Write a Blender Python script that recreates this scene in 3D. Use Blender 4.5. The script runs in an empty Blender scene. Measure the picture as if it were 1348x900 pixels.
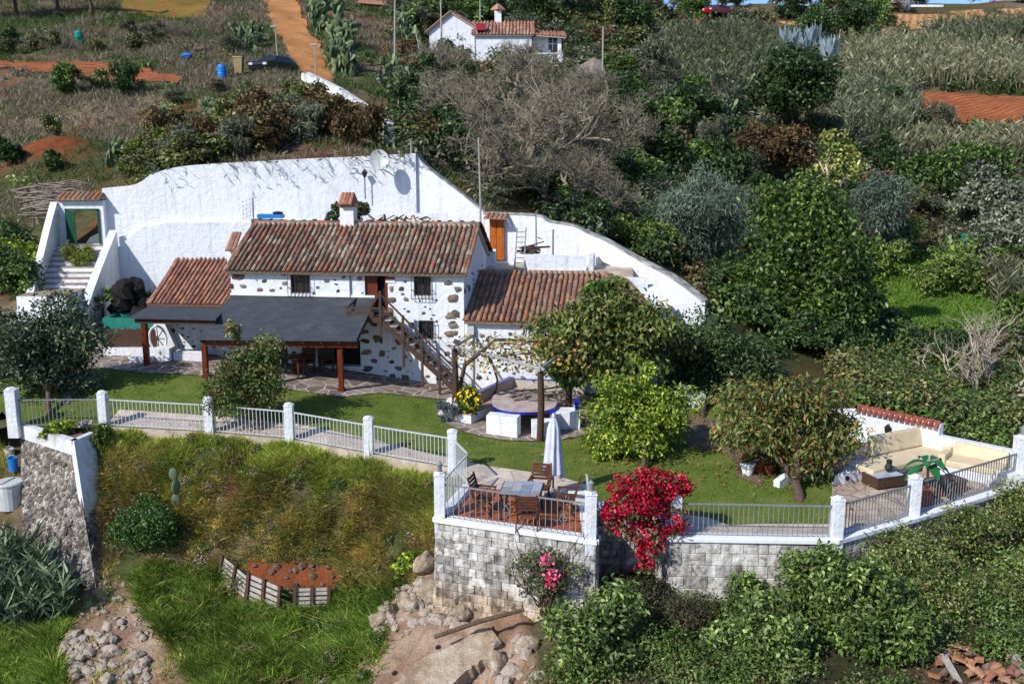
import bpy, math, random
import numpy as np
from mathutils import Vector, Matrix
from mathutils.geometry import delaunay_2d_cdt
R = math.radians
scn = bpy.context.scene
col = scn.collection

# ------------------------------------------------------------------ camera and measuring helpers
F_PX, PITCH, CAM_H = 1300.0, R(11.0), 9.2
CP, SP = math.cos(PITCH), math.sin(PITCH)

def ray(u, v):
    xr = (u - 674.0) / F_PX; yr = (450.0 - v) / F_PX
    return Vector((xr, CP + yr * SP, -SP + yr * CP))
def Pd(u, v, d):
    r = ray(u, v); return Vector((r.x * d / r.y, d, CAM_H + r.z * d / r.y))
def Pz(u, v, z):
    r = ray(u, v); t = (z - CAM_H) / r.z
    return Vector((r.x * t, r.y * t, z))
_DS = np.concatenate([np.arange(15, 60, .25), np.arange(60, 231, .6)])
def Pf(u, v, fn):
    """first hit of the sight line with the height field fn(x, y)"""
    r = ray(u, v); ds = _DS
    for _ in range(2):
        k = np.nonzero(CAM_H + r.z * ds / r.y < fn(r.x * ds / r.y, ds))[0]
        if len(k) == 0: return Pd(u, v, 230.0)
        i = max(int(k[0]), 1); lo, hi = ds[i - 1], ds[i]; ds = np.linspace(lo, hi, 24)
    d = float(hi); return Vector((r.x * d / r.y, d, CAM_H + r.z * d / r.y))

# ------------------------------------------------------------------ objects
def tag(o, label=None, cat=None, group=None, kind=None):
    if label: o['label'] = label
    if cat: o['category'] = cat
    if group: o['group'] = group
    if kind: o['kind'] = kind
    return o
XF = {}
def thing(name, label, cat, loc=(0, 0, 0), rz=0.0, group=None):
    o = bpy.data.objects.new(name, None); col.objects.link(o)
    o.location = loc; o.rotation_euler = (0, 0, rz); o.empty_display_size = 0.2
    XF[o.name] = Matrix.Translation(Vector(loc)) @ Matrix.Rotation(rz, 4, 'Z')
    return tag(o, label, cat, group)
def copy_tree(o, parent=None):
    c = o.copy(); col.objects.link(c); c.parent = parent
    for ch in list(o.children): copy_tree(ch, c)
    return c
def place(o, loc, rz=0.0, s=1.0, label=None, group=None):
    o.location = loc; o.rotation_euler = (0, 0, rz)
    o.scale = (s, s, s) if not hasattr(s, '__len__') else s
    if label: o['label'] = label
    if group: o['group'] = group
    return o

class MB:
    """collects shapes; build() links them as one mesh object"""
    def __init__(self): self.v = []; self.f = []; self.m = []
    def add(self, vs, fs, mi=0):
        n = len(self.v); self.v.extend(tuple(p) for p in vs)
        for f in fs: self.f.append(tuple(i + n for i in f)); self.m.append(mi)
        return self
    def box(self, x0, x1, y0, y1, z0, z1, mi=0):
        vs = [(x, y, z) for z in (z0, z1) for y in (y0, y1) for x in (x0, x1)]
        return self.add(vs, [(0, 2, 3, 1), (4, 5, 7, 6), (0, 1, 5, 4), (1, 3, 7, 5), (3, 2, 6, 7), (2, 0, 4, 6)], mi)
    def hexa(self, b, t, mi=0):
        """b, t: 4 bottom and 4 top points in the same (ccw) order"""
        return self.add(list(b) + list(t), [(3, 2, 1, 0), (4, 5, 6, 7), (0, 1, 5, 4), (1, 2, 6, 5), (2, 3, 7, 6), (3, 0, 4, 7)], mi)
    def beam(self, a, b, w, h, mi=0, up=(0, 0, 1)):
        a = Vector(a); b = Vector(b); d = (b - a).normalized(); up = Vector(up)
        s = d.cross(up)
        if s.length < 1e-4: s = d.cross(Vector((0, 1, 0)))
        s.normalize(); n = s.cross(d)
        q = [s * (-w / 2) + n * (-h / 2), s * (w / 2) + n * (-h / 2), s * (w / 2) + n * (h / 2), s * (-w / 2) + n * (h / 2)]
        return self.add([a + k for k in q] + [b + k for k in q], [(0, 1, 2, 3), (7, 6, 5, 4), (0, 4, 5, 1), (1, 5, 6, 2), (2, 6, 7, 3), (3, 7, 4, 0)], mi)
    def tube(self, pts, rad, n=8, mi=0, caps=True):
        pts = [Vector(p) for p in pts]
        if not hasattr(rad, '__len__'): rad = [rad] * len(pts)
        vs = []; fs = []; ref = None
        for i, p in enumerate(pts):
            d = (pts[min(i + 1, len(pts) - 1)] - pts[max(i - 1, 0)]).normalized()
            if ref is None: ref = Vector((0, 0, 1)) if abs(d.z) < .9 else Vector((1, 0, 0))
            s = d.cross(ref)
            if s.length < 1e-3: ref = Vector((0, 1, 0)); s = d.cross(ref)
            s.normalize(); t = s.cross(d); ref = t
            for k in range(n):
                a = 2 * math.pi * k / n; vs.append(p + (s * math.cos(a) + t * math.sin(a)) * rad[i])
        for i in range(len(pts) - 1):
            for k in range(n):
                k2 = (k + 1) % n; fs.append((i * n + k, i * n + k2, (i + 1) * n + k2, (i + 1) * n + k))
        if caps: fs.append(tuple(range(n))[::-1]); fs.append(tuple((len(pts) - 1) * n + k for k in range(n)))
        return self.add(vs, fs, mi)
    def lathe(self, prof, c=(0, 0, 0), n=16, mi=0):
        vs = []; fs = []
        for r, z in prof:
            for k in range(n):
                a = 2 * math.pi * k / n; vs.append((c[0] + r * math.cos(a), c[1] + r * math.sin(a), c[2] + z))
        for i in range(len(prof) - 1):
            for k in range(n):
                k2 = (k + 1) % n; fs.append((i * n + k, i * n + k2, (i + 1) * n + k2, (i + 1) * n + k))
        fs.append(tuple(range(n))[::-1]); fs.append(tuple((len(prof) - 1) * n + k for k in range(n)))
        return self.add(vs, fs, mi)
    def prism(self, poly, z0, z1, mi=0):
        n = len(poly); vs = [(p[0], p[1], z0) for p in poly] + [(p[0], p[1], z1) for p in poly]
        return self.add(vs, [tuple(range(n))[::-1], tuple(range(n, 2 * n))] + [(i, (i + 1) % n, n + (i + 1) % n, n + i) for i in range(n)], mi)
    def extr(self, pts, off, mi=0):
        """extrude a polygon of 3-D points by a vector"""
        pts = [Vector(p) for p in pts]; off = Vector(off); n = len(pts)
        return self.add(pts + [p + off for p in pts], [tuple(range(n))[::-1], tuple(range(n, 2 * n))] + [(i, (i + 1) % n, n + (i + 1) % n, n + i) for i in range(n)], mi)
    def rock(self, c, r, rng, mi=0, jit=.3, n=7):
        c = Vector(c); vs = []; fs = []; rings = 4
        rot = Matrix.Rotation(rng.uniform(0, 6.28), 3, 'Z') @ Matrix.Rotation(rng.uniform(-.4, .4), 3, 'X')
        for i in range(rings + 1):
            ph = math.pi * i / rings
            for k in range(n):
                a = 2 * math.pi * (k + .5 * (i % 2)) / n; q = 1 + rng.uniform(-jit, jit)
                w = rot @ Vector((math.sin(ph) * math.cos(a) * r[0] * q, math.sin(ph) * math.sin(a) * r[1] * q, math.cos(ph) * r[2] * (1 + rng.uniform(-jit, jit) * .5)))
                vs.append(c + w)
        for i in range(rings):
            for k in range(n):
                k2 = (k + 1) % n; fs.append((i * n + k, (i + 1) * n + k, (i + 1) * n + k2, i * n + k2))
        return self.add(vs, fs, mi)
    def build(self, name, mats, parent=None, smooth=False, world=False, loc=None, bevel=0.0):
        me = bpy.data.meshes.new(name)
        vs = self.v
        if world and parent is not None:
            iv = XF[parent.name].inverted(); vs = [tuple(iv @ Vector(p)) for p in vs]
        if loc is not None: vs = [(p[0] - loc[0], p[1] - loc[1], p[2] - loc[2]) for p in vs]
        me.from_pydata(vs, [], self.f)
        if not isinstance(mats, (list, tuple)): mats = [mats]
        for m in mats: me.materials.append(m)
        if len(mats) > 1: me.polygons.foreach_set('material_index', self.m)
        if smooth: me.polygons.foreach_set('use_smooth', [True] * len(me.polygons))
        me.validate(); me.update()
        o = bpy.data.objects.new(name, me); col.objects.link(o)
        if parent is not None: o.parent = parent
        if loc is not None: o.location = loc
        if bevel:
            b = o.modifiers.new('bevel', 'BEVEL'); b.width = bevel; b.segments = 2; b.limit_method = 'ANGLE'
        return o

def np_mesh(name, V, Fq, cols=None, mat=None, parent=None, loc=None, smooth=False):
    """V (n,3), Fq (m,k) faces of k corners, per-vertex colours"""
    me = bpy.data.meshes.new(name)
    V = np.asarray(V, dtype=np.float32); Fq = np.asarray(Fq, dtype=np.int32)
    if loc is not None: V = V - np.array(loc, dtype=np.float32)
    m, k = Fq.shape
    me.vertices.add(len(V)); me.vertices.foreach_set('co', V.ravel())
    me.loops.add(m * k); me.loops.foreach_set('vertex_index', Fq.ravel())
    me.polygons.add(m); me.polygons.foreach_set('loop_start', np.arange(0, m * k, k, dtype=np.int32))
    if smooth: me.polygons.foreach_set('use_smooth', np.ones(m, dtype=bool))
    me.update(calc_edges=True)
    if cols is not None:
        at = me.color_attributes.new('Col', 'FLOAT_COLOR', 'POINT')
        c4 = np.ones((len(V), 4), dtype=np.float32); c4[:, :3] = cols
        at.data.foreach_set('color', c4.ravel())
    if mat: me.materials.append(mat)
    o = bpy.data.objects.new(name, me); col.objects.link(o)
    if parent is not None: o.parent = parent
    if loc is not None: o.location = loc
    return o

# ------------------------------------------------------------------ materials
def new_mat(name):
    m = bpy.data.materials.new(name); m.use_nodes = True
    nt = m.node_tree; b = nt.nodes['Principled BSDF']
    return m, nt, b
def lin(h):
    """#rrggbb -> linear"""
    h = h.lstrip('#'); c = [int(h[i:i + 2], 16) / 255 for i in (0, 2, 4)]
    return tuple((x / 12.92 if x <= .04045 else ((x + .055) / 1.055) ** 2.4) for x in c)
def ramp(nt, stops, interp='LINEAR'):
    n = nt.nodes.new('ShaderNodeValToRGB'); e = n.color_ramp.elements; n.color_ramp.interpolation = interp
    while len(e) < len(stops): e.new(0.5)
    for i, (p, c) in enumerate(stops): e[i].position = p; e[i].color = (*c, 1)
    return n
def coords(nt, obj=True, scale=None):
    tc = nt.nodes.new('ShaderNodeTexCoord'); o = tc.outputs['Object']
    if scale:
        mp = nt.nodes.new('ShaderNodeMapping'); nt.links.new(o, mp.inputs[0]); mp.inputs['Scale'].default_value = scale; o = mp.outputs[0]
    return o
def noise(nt, co, scale, detail=4, rough=.6, dist=0):
    n = nt.nodes.new('ShaderNodeTexNoise'); n.inputs['Scale'].default_value = scale; n.inputs['Detail'].default_value = detail
    n.inputs['Roughness'].default_value = rough; n.inputs['Distortion'].default_value = dist
    if co is not None: nt.links.new(co, n.inputs['Vector'])
    return n.outputs['Fac']
def mix(nt, f, a, b, mode='MIX'):
    n = nt.nodes.new('ShaderNodeMix'); n.data_type = 'RGBA'; n.blend_type = mode
    for i, s in ((0, f), (6, a), (7, b)):
        if isinstance(s, (int, float)): n.inputs[i].default_value = s
        elif isinstance(s, tuple): n.inputs[i].default_value = (*s, 1)
        else: nt.links.new(s, n.inputs[i])
    return n.outputs[2]
def bump(nt, b, h, strength, dist):
    n = nt.nodes.new('ShaderNodeBump'); n.inputs['Strength'].default_value = strength; n.inputs['Distance'].default_value = dist
    nt.links.new(h, n.inputs['Height']); nt.links.new(n.outputs[0], b.inputs['Normal'])
def noisy(name, stops, scale=3, detail=6, rough=.8, bmp=0, bd=.02, bscale=None, sc=None, dist=0, metal=0, fine=None, spec=.3):
    m, nt, b = new_mat(name); co = coords(nt, scale=sc)
    f = noise(nt, co, scale, detail, .6, dist); r = ramp(nt, stops); nt.links.new(f, r.inputs[0]); c = r.outputs[0]
    if fine:
        f2 = noise(nt, co, fine[0], 3); r2 = ramp(nt, [(.3, (1 - fine[1],) * 3), (.7, (1, 1, 1))]); nt.links.new(f2, r2.inputs[0])
        c = mix(nt, 1.0, c, r2.outputs[0], 'MULTIPLY')
    nt.links.new(c, b.inputs['Base Color']); b.inputs['Roughness'].default_value = rough; b.inputs['Metallic'].default_value = metal
    b.inputs['Specular IOR Level'].default_value = spec
    if bmp: bump(nt, b, noise(nt, co, bscale or scale * 4, 5), bmp, bd)
    return m
def island(name, cols, rough=.8, nscale=6, namt=.45, bmp=.3, bd=.01, spec=.3, obj_var=0.0):
    """colour per loose piece (tile, stone, plank) with weathering on top"""
    m, nt, b = new_mat(name); g = nt.nodes.new('ShaderNodeNewGeometry')
    k = len(cols); r = ramp(nt, [(i / k, c) for i, c in enumerate(cols)], 'CONSTANT' if k > 2 else 'LINEAR')
    nt.links.new(g.outputs['Random Per Island'], r.inputs[0]); co = coords(nt)
    f = noise(nt, co, nscale, 6); r2 = ramp(nt, [(.32, (1 - namt,) * 3), (.66, (1.0, 1.0, 1.0))]); nt.links.new(f, r2.inputs[0])
    nt.links.new(mix(nt, 1.0, r.outputs[0], r2.outputs[0], 'MULTIPLY'), b.inputs['Base Color'])
    b.inputs['Roughness'].default_value = rough; b.inputs['Specular IOR Level'].default_value = spec
    if bmp: bump(nt, b, noise(nt, co, nscale * 5, 4), bmp, bd)
    return m
def leafmat(name, rough=.5, spec=.35, trans=.25, var=.25, gain=1.45):
    m, nt, b = new_mat(name); a = nt.nodes.new('ShaderNodeVertexColor'); a.layer_name = 'Col'
    oi = nt.nodes.new('ShaderNodeObjectInfo')
    h = nt.nodes.new('ShaderNodeHueSaturation'); nt.links.new(a.outputs[0], h.inputs['Color'])
    mr = nt.nodes.new('ShaderNodeMapRange'); nt.links.new(oi.outputs['Random'], mr.inputs[0]); mr.inputs[3].default_value = gain * (1 - var); mr.inputs[4].default_value = gain * (1 + var)
    nt.links.new(mr.outputs[0], h.inputs['Value'])
    nt.links.new(h.outputs[0], b.inputs['Base Color']); b.inputs['Roughness'].default_value = rough; b.inputs['Specular IOR Level'].default_value = spec
    if trans:
        t = nt.nodes.new('ShaderNodeBsdfTranslucent'); mx = nt.nodes.new('ShaderNodeMixShader'); mx.inputs[0].default_value = trans
        nt.links.new(h.outputs[0], t.inputs[0]); nt.links.new(b.outputs[0], mx.inputs[1]); nt.links.new(t.outputs[0], mx.inputs[2])
        nt.links.new(mx.outputs[0], nt.nodes['Material Output'].inputs[0])
    return m

def plaster(name, base=(.8, .8, .79), grime=(.42, .41, .39), g0=.6, g1=.78, bs=5.0, bstr=.5, streak=.8, patch=True):
    m, nt, b = new_mat(name); co = coords(nt)
    f = noise(nt, co, .55, 9, .68); r = ramp(nt, [(g0 - .3, base), (g0, tuple(x * .94 for x in base)), (g1, grime)]); nt.links.new(f, r.inputs[0])
    c = r.outputs[0]
    co2 = coords(nt, scale=(2.6, 2.6, .22)); f3 = noise(nt, co2, 1.7, 8, .72); k = 1 - .36 * streak; r3 = ramp(nt, [(.5, (1, 1, 1)), (.62, (.5 + k / 2, .5 + k / 2, .49 + k / 2)), (.8, (k, k * .98, k * .95))]); nt.links.new(f3, r3.inputs[0])
    c = mix(nt, 1.0, c, r3.outputs[0], 'MULTIPLY')
    if patch:          # repainted patches, slightly bluish and slightly creamy
        v = nt.nodes.new('ShaderNodeTexVoronoi'); v.inputs['Scale'].default_value = .55; v.inputs['Randomness'].default_value = 1
        n2 = nt.nodes.new('ShaderNodeTexNoise'); n2.inputs['Scale'].default_value = 1.2; nt.links.new(co, n2.inputs['Vector'])
        nt.links.new(mix(nt, .22, co, n2.outputs['Color']), v.inputs['Vector']); sp = nt.nodes.new('ShaderNodeSeparateColor'); nt.links.new(v.outputs['Color'], sp.inputs[0])
        r4 = ramp(nt, [(0, (.9, .92, .96)), (.35, (1, 1, 1)), (.7, (.97, .97, .97)), (1, (.95, .93, .89))]); nt.links.new(sp.outputs[0], r4.inputs[0]); c = mix(nt, .8, c, r4.outputs[0], 'MULTIPLY')
        v2 = nt.nodes.new('ShaderNodeTexVoronoi'); v2.feature = 'DISTANCE_TO_EDGE'; v2.inputs['Scale'].default_value = .5; nt.links.new(mix(nt, .3, co, n2.outputs['Color']), v2.inputs['Vector'])
        r5 = ramp(nt, [(0, (.62, .6, .57)), (.006, (1, 1, 1))]); nt.links.new(v2.outputs['Distance'], r5.inputs[0]); c = mix(nt, .5, c, r5.outputs[0], 'MULTIPLY')
    nt.links.new(c, b.inputs['Base Color']); b.inputs['Roughness'].default_value = .9; b.inputs['Specular IOR Level'].default_value = .15
    bump(nt, b, noise(nt, co, bs, 7, .68), bstr, .08)
    return m

M = {}
M['white'] = plaster('white_plaster', base=(.8, .81, .83), bs=3.5, bstr=.75)
M['white_old'] = plaster('weathered_white_plaster', base=(.76, .76, .75), grime=(.25, .24, .22), g0=.5, g1=.7, streak=1.2)
M['white_trim'] = plaster('white_trim', base=(.82, .82, .82), grime=(.6, .6, .58), bs=12, bstr=.2, streak=.5, patch=False)
M['stone_in_wall'] = island('dark_wall_stone', [lin('#655a4e'), lin('#8a7b69'), lin('#574d44'), lin('#9c8d7a'), lin('#6f675d'), lin('#8f7661'), lin('#7d7368')], nscale=14, namt=.55, bmp=.8, bd=.03)
M['tile_old'] = island('weathered_roof_tile', [lin('#96705a'), lin('#8c7460'), lin('#a58468'), lin('#7a6656'), lin('#ad7a60'), lin('#a8927a'), lin('#6f5e52'), lin('#a3725a'), lin('#bca88e'), lin('#88705f'), lin('#ae6c50'), lin('#9a8672'), lin('#8e7a66')], nscale=11, namt=.6)
M['tile_orange'] = island('orange_roof_tile', [lin('#a87258'), lin('#b47e64'), lin('#9c6a54'), lin('#bd8b70'), lin('#927060'), lin('#a67864')], nscale=9, namt=.45)
M['tile_mid'] = island('terracotta_roof_tile', [lin('#a87458'), lin('#946c5a'), lin('#ba8a6a'), lin('#866858'), lin('#a67c66'), lin('#ae7854'), lin('#a08470')], nscale=10, namt=.5)
M['tile_red'] = island('red_cap_tile', [lin('#94483a'), lin('#a0543f'), lin('#864538'), lin('#9c5a4a')], nscale=9, namt=.35)
M['mortar'] = noisy('mortar', [(.3, (.42, .36, .30)), (.7, (.55, .50, .44))], 8, bmp=.4)
M['slate'] = None
M['wood_red'] = noisy('varnished_red_wood', [(.3, lin('#3d170b')), (.7, lin('#7a3316'))], 5, sc=(6, 6, .6), rough=.45)
M['wood_dark'] = noisy('dark_brown_wood', [(.3, lin('#2e2019')), (.7, lin('#5c4537'))], 6, sc=(5, 5, 1), rough=.7, bmp=.3)
M['wood_door'] = noisy('orange_varnished_door', [(.3, lin('#8a4310')), (.7, lin('#bf6a1e'))], 4, sc=(8, 8, .6), rough=.5)
M['wood_grey'] = island('grey_pallet_wood', [lin('#9c9088'), lin('#8a7b70'), lin('#b0a69c'), lin('#77695f')], nscale=10, namt=.4)
M['wood_deck'] = island('oiled_deck_board', [lin('#a8603a'), lin('#9c552f'), lin('#b56b42'), lin('#a35a36'), lin('#ad6440')], nscale=3, namt=.25, rough=.6, bmp=.1)
M['wood_chair'] = noisy('teak_chair_wood', [(.3, lin('#43261b')), (.7, lin('#6b4130'))], 8, rough=.55)
M['wood_fence'] = island('weathered_picket', [lin('#6b4a38'), lin('#7d5a46'), lin('#543c2f'), lin('#8a6a55')], nscale=8, namt=.4)
M['black_iron'] = noisy('black_iron', [(.3, (.012, .012, .013)), (.7, (.03, .03, .03))], 10, rough=.5)
M['grey_iron'] = noisy('grey_painted_iron', [(.3, (.16, .165, .17)), (.7, (.26, .265, .27))], 10, rough=.45)
M['silver_paint'] = noisy('silver_rail_paint', [(.3, (.42, .43, .44)), (.7, (.6, .61, .62))], 9, rough=.4)
M['void'] = noisy('dark_interior', [(.3, (.006, .006, .007)), (.7, (.015, .014, .013))], 3)
M['glass_dark'] = noisy('dark_window_glass', [(.3, (.012, .014, .018)), (.7, (.03, .034, .04))], 2, rough=.12, spec=.5)
M['green_paint'] = noisy('dark_green_paint', [(.3, (.006, .045, .02)), (.7, (.012, .075, .035))], 4, rough=.5)
M['blue_tile'] = island('cobalt_glazed_tile', [(.012, .02, .25), (.02, .03, .36), (.01, .015, .19)], rough=.25, namt=.1, bmp=0)
M['beige'] = noisy('beige_cushion_cement', [(.3, lin('#cbb794')), (.7, lin('#decdad'))], 3, rough=.9, bmp=.2, bscale=20, fine=(30, .12))
M['grey_cloth'] = noisy('pale_grey_canvas', [(.3, (.46, .47, .56)), (.7, (.6, .61, .68))], 3, rough=.9)
M['bark'] = noisy('brown_bark', [(.3, lin('#3a2d22')), (.7, lin('#6e5b49'))], 6, sc=(3, 3, 1), bmp=.6, rough=.9)
M['bark_pale'] = noisy('pale_grey_bark', [(.3, lin('#8a7d6b')), (.7, lin('#c4b8a2'))], 6, bmp=.4, rough=.9)
M['bark_fig'] = noisy('silvery_bare_bark', [(.3, lin('#544c41')), (.7, lin('#9e937e'))], 3, bmp=.4, rough=.9)
M['leaf'] = leafmat('leaf', rough=.45, spec=.35, trans=.14, gain=1.72)
M['leaf_gloss'] = leafmat('glossy_leaf', rough=.42, spec=.3, trans=.15, var=.1, gain=1.68)
M['leaf_dull'] = leafmat('dull_leaf', rough=.75, spec=.15, trans=.2, gain=1.42)
M['grass'] = leafmat('grass_blade', rough=.6, spec=.2, trans=.3, var=0, gain=1.75)
M['cactus'] = leafmat('cactus_skin', rough=.55, spec=.3, trans=0, var=.15, gain=1.0)
M['rock'] = island('pale_rubble_rock', [lin('#d2ccc4'), lin('#c2b5a8'), lin('#e6e3de'), lin('#b8a898'), lin('#dcd4cc'), lin('#ad9e90')], nscale=5, namt=.35, bmp=.6, bd=.03)
M['rock_dark'] = island('dark_lava_rock', [lin('#2a2523'), lin('#3a3330'), lin('#1f1b1a'), lin('#4a423d')], nscale=5, namt=.5, bmp=.7, bd=.03)
M['terracotta'] = noisy('terracotta_pot', [(.3, lin('#7a3a24')), (.7, lin('#a3573a'))], 6, rough=.8)
M['steel'] = noisy('galvanised_steel', [(.3, (.3, .31, .32)), (.7, (.45, .46, .47))], 6, rough=.5, metal=.3)
M['concrete'] = noisy('weathered_concrete', [(.25, lin('#8c7c6b')), (.5, lin('#b3a38f')), (.75, lin('#cfc3b2'))], 2.2, 8, bmp=.7, bscale=12, bd=.03)
M['plastic_blue'] = noisy('blue_plastic', [(.3, (.01, .16, .5)), (.7, (.02, .22, .62))], 4, rough=.4)
M['plastic_white'] = noisy('dirty_white_plastic', [(.3, (.42, .42, .41)), (.7, (.62, .62, .6))], 3, rough=.5)
M['car_black'] = noisy('black_car_paint', [(.3, (.008, .009, .012)), (.7, (.014, .015, .02))], 2, rough=.15, spec=.6)
M['car_red'] = noisy('red_car_paint', [(.3, (.25, .005, .008)), (.7, (.33, .01, .012))], 2, rough=.2, spec=.6)
M['rubber'] = noisy('rubber', [(.3, (.012, .012, .012)), (.7, (.03, .03, .03))], 8, rough=.8)
M['pole_grey'] = noisy('grey_pole', [(.3, (.25, .24, .22)), (.7, (.4, .38, .35))], 4, rough=.7)
M['green_net'] = noisy('green_shade_cloth', [(.3, (.01, .14, .10)), (.7, (.02, .24, .18))], 5, rough=.6)

def slate_mat():
    m, nt, b = new_mat('dark_slate_shingle'); co = coords(nt)
    mp = nt.nodes.new('ShaderNodeMapping'); nt.links.new(co, mp.inputs[0])
    br = nt.nodes.new('ShaderNodeTexBrick'); nt.links.new(mp.outputs[0], br.inputs['Vector'])
    br.inputs['Scale'].default_value = 1; br.inputs['Brick Width'].default_value = .3; br.inputs['Row Height'].default_value = .14; br.inputs['Mortar Size'].default_value = .006
    br.inputs['Color1'].default_value = (.036, .042, .052, 1); br.inputs['Color2'].default_value = (.054, .06, .072, 1); br.inputs['Mortar'].default_value = (.015, .016, .02, 1)
    f = noise(nt, co, 1.5, 5); r = ramp(nt, [(.3, (.75, .75, .75)), (.7, (1.2, 1.2, 1.2))]); nt.links.new(f, r.inputs[0])
    nt.links.new(mix(nt, 1.0, br.outputs[0], r.outputs[0], 'MULTIPLY'), b.inputs['Base Color']); b.inputs['Roughness'].default_value = .8
    bump(nt, b, br.outputs['Fac'], -.4, .01)
    return m
M['slate'] = slate_mat()

def vcol_ground(name, rough=.95, nscale=2.0, amt=.4, bs=6, bstr=.8, bd=.1, fine=18):
    m, nt, b = new_mat(name); a = nt.nodes.new('ShaderNodeVertexColor'); a.layer_name = 'Col'; co = coords(nt)
    f = noise(nt, co, nscale, 8, .65); r = ramp(nt, [(.3, (1 - amt,) * 3), (.7, (1 + amt * .6,) * 3)]); nt.links.new(f, r.inputs[0])
    f2 = noise(nt, co, fine, 4); r2 = ramp(nt, [(.35, (.72,) * 3), (.65, (1.15,) * 3)]); nt.links.new(f2, r2.inputs[0])
    c = mix(nt, 1.0, mix(nt, 1.0, a.outputs[0], r.outputs[0], 'MULTIPLY'), r2.outputs[0], 'MULTIPLY')
    nt.links.new(c, b.inputs['Base Color']); b.inputs['Roughness'].default_value = rough; b.inputs['Specular IOR Level'].default_value = .1
    bump(nt, b, noise(nt, co, bs, 7, .7), bstr, bd)
    return m
M['ground'] = vcol_ground('earth')

def soil_mat(name, c0, c1, wave=None):
    m, nt, b = new_mat(name); co = coords(nt)
    f = noise(nt, co, .6, 8, .65); r = ramp(nt, [(.3, c0), (.7, c1)]); nt.links.new(f, r.inputs[0]); c = r.outputs[0]
    f2 = noise(nt, co, 9, 4); r2 = ramp(nt, [(.35, (.75,) * 3), (.65, (1.1,) * 3)]); nt.links.new(f2, r2.inputs[0])
    c = mix(nt, 1.0, c, r2.outputs[0], 'MULTIPLY'); h = noise(nt, co, 5, 6)
    if wave:
        w = nt.nodes.new('ShaderNodeTexWave'); w.inputs['Scale'].default_value = wave[0]; w.inputs['Distortion'].default_value = 2.5; w.inputs['Detail'].default_value = 3
        mp = nt.nodes.new('ShaderNodeMapping'); mp.inputs['Rotation'].default_value = (0, 0, wave[1]); nt.links.new(co, mp.inputs[0]); nt.links.new(mp.outputs[0], w.inputs[0])
        r3 = ramp(nt, [(.2, (.62,) * 3), (.8, (1.08,) * 3)]); nt.links.new(w.outputs['Fac'], r3.inputs[0]); c = mix(nt, .8, c, r3.outputs[0], 'MULTIPLY')
        if len(wave) > 2:
            r4 = ramp(nt, [(.35, (0, 0, 0)), (.6, (1, 1, 1))]); nt.links.new(w.outputs['Fac'], r4.inputs[0]); c = mix(nt, r4.outputs[0], c, wave[2])
    nt.links.new(c, b.inputs['Base Color']); b.inputs['Roughness'].default_value = .95; b.inputs['Specular IOR Level'].default_value = .1
    bump(nt, b, h, .6, .12)
    return m

def block_mat():
    """painted concrete blocks, white paint flaking to grey and black mould, earth stained low down"""
    m, nt, b = new_mat('flaking_painted_block'); co = coords(nt); g = nt.nodes.new('ShaderNodeNewGeometry')
    f = noise(nt, co, 3.2, 10, .75, .6); r = ramp(nt, [(.30, lin('#4c4844')), (.41, lin('#8d8881')), (.47, lin('#bcb7b0')), (.57, lin('#dedbd7'))]); nt.links.new(f, r.inputs[0])
    r2 = ramp(nt, [(0, (.55, .54, .53)), (.5, (.9, .89, .87)), (1, (1.1, 1.1, 1.08))]); nt.links.new(g.outputs['Random Per Island'], r2.inputs[0])
    c = mix(nt, 1.0, r.outputs[0], r2.outputs[0], 'MULTIPLY')
    co2 = coords(nt, scale=(3.5, 3.5, .4)); f3 = noise(nt, co2, 1.3, 7, .7); r3 = ramp(nt, [(.36, (.38, .37, .36)), (.54, (1, 1, 1))]); nt.links.new(f3, r3.inputs[0])
    c = mix(nt, 1.0, c, r3.outputs[0], 'MULTIPLY')
    sx = nt.nodes.new('ShaderNodeSeparateXYZ'); nt.links.new(co, sx.inputs[0]); ad = nt.nodes.new('ShaderNodeMath'); ad.operation = 'ADD'; nt.links.new(sx.outputs[2], ad.inputs[0]); nt.links.new(noise(nt, co, 1.4, 5), ad.inputs[1])
    r6 = ramp(nt, [(.0, (1, 1, 1)), (1, (0, 0, 0))]); mr = nt.nodes.new('ShaderNodeMapRange'); mr.inputs[1].default_value = -1.5; mr.inputs[2].default_value = -.9; mr.inputs[3].default_value = 0; mr.inputs[4].default_value = 1; nt.links.new(ad.outputs[0], mr.inputs[0]); nt.links.new(mr.outputs[0], r6.inputs[0])
    c = mix(nt, r6.outputs[0], c, mix(nt, 1.0, c, (.86, .68, .52), 'MULTIPLY'))
    nt.links.new(c, b.inputs['Base Color']); b.inputs['Roughness'].default_value = .95; bump(nt, b, noise(nt, co, 9, 6), .9, .04)
    return m
M['block'] = block_mat()

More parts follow.
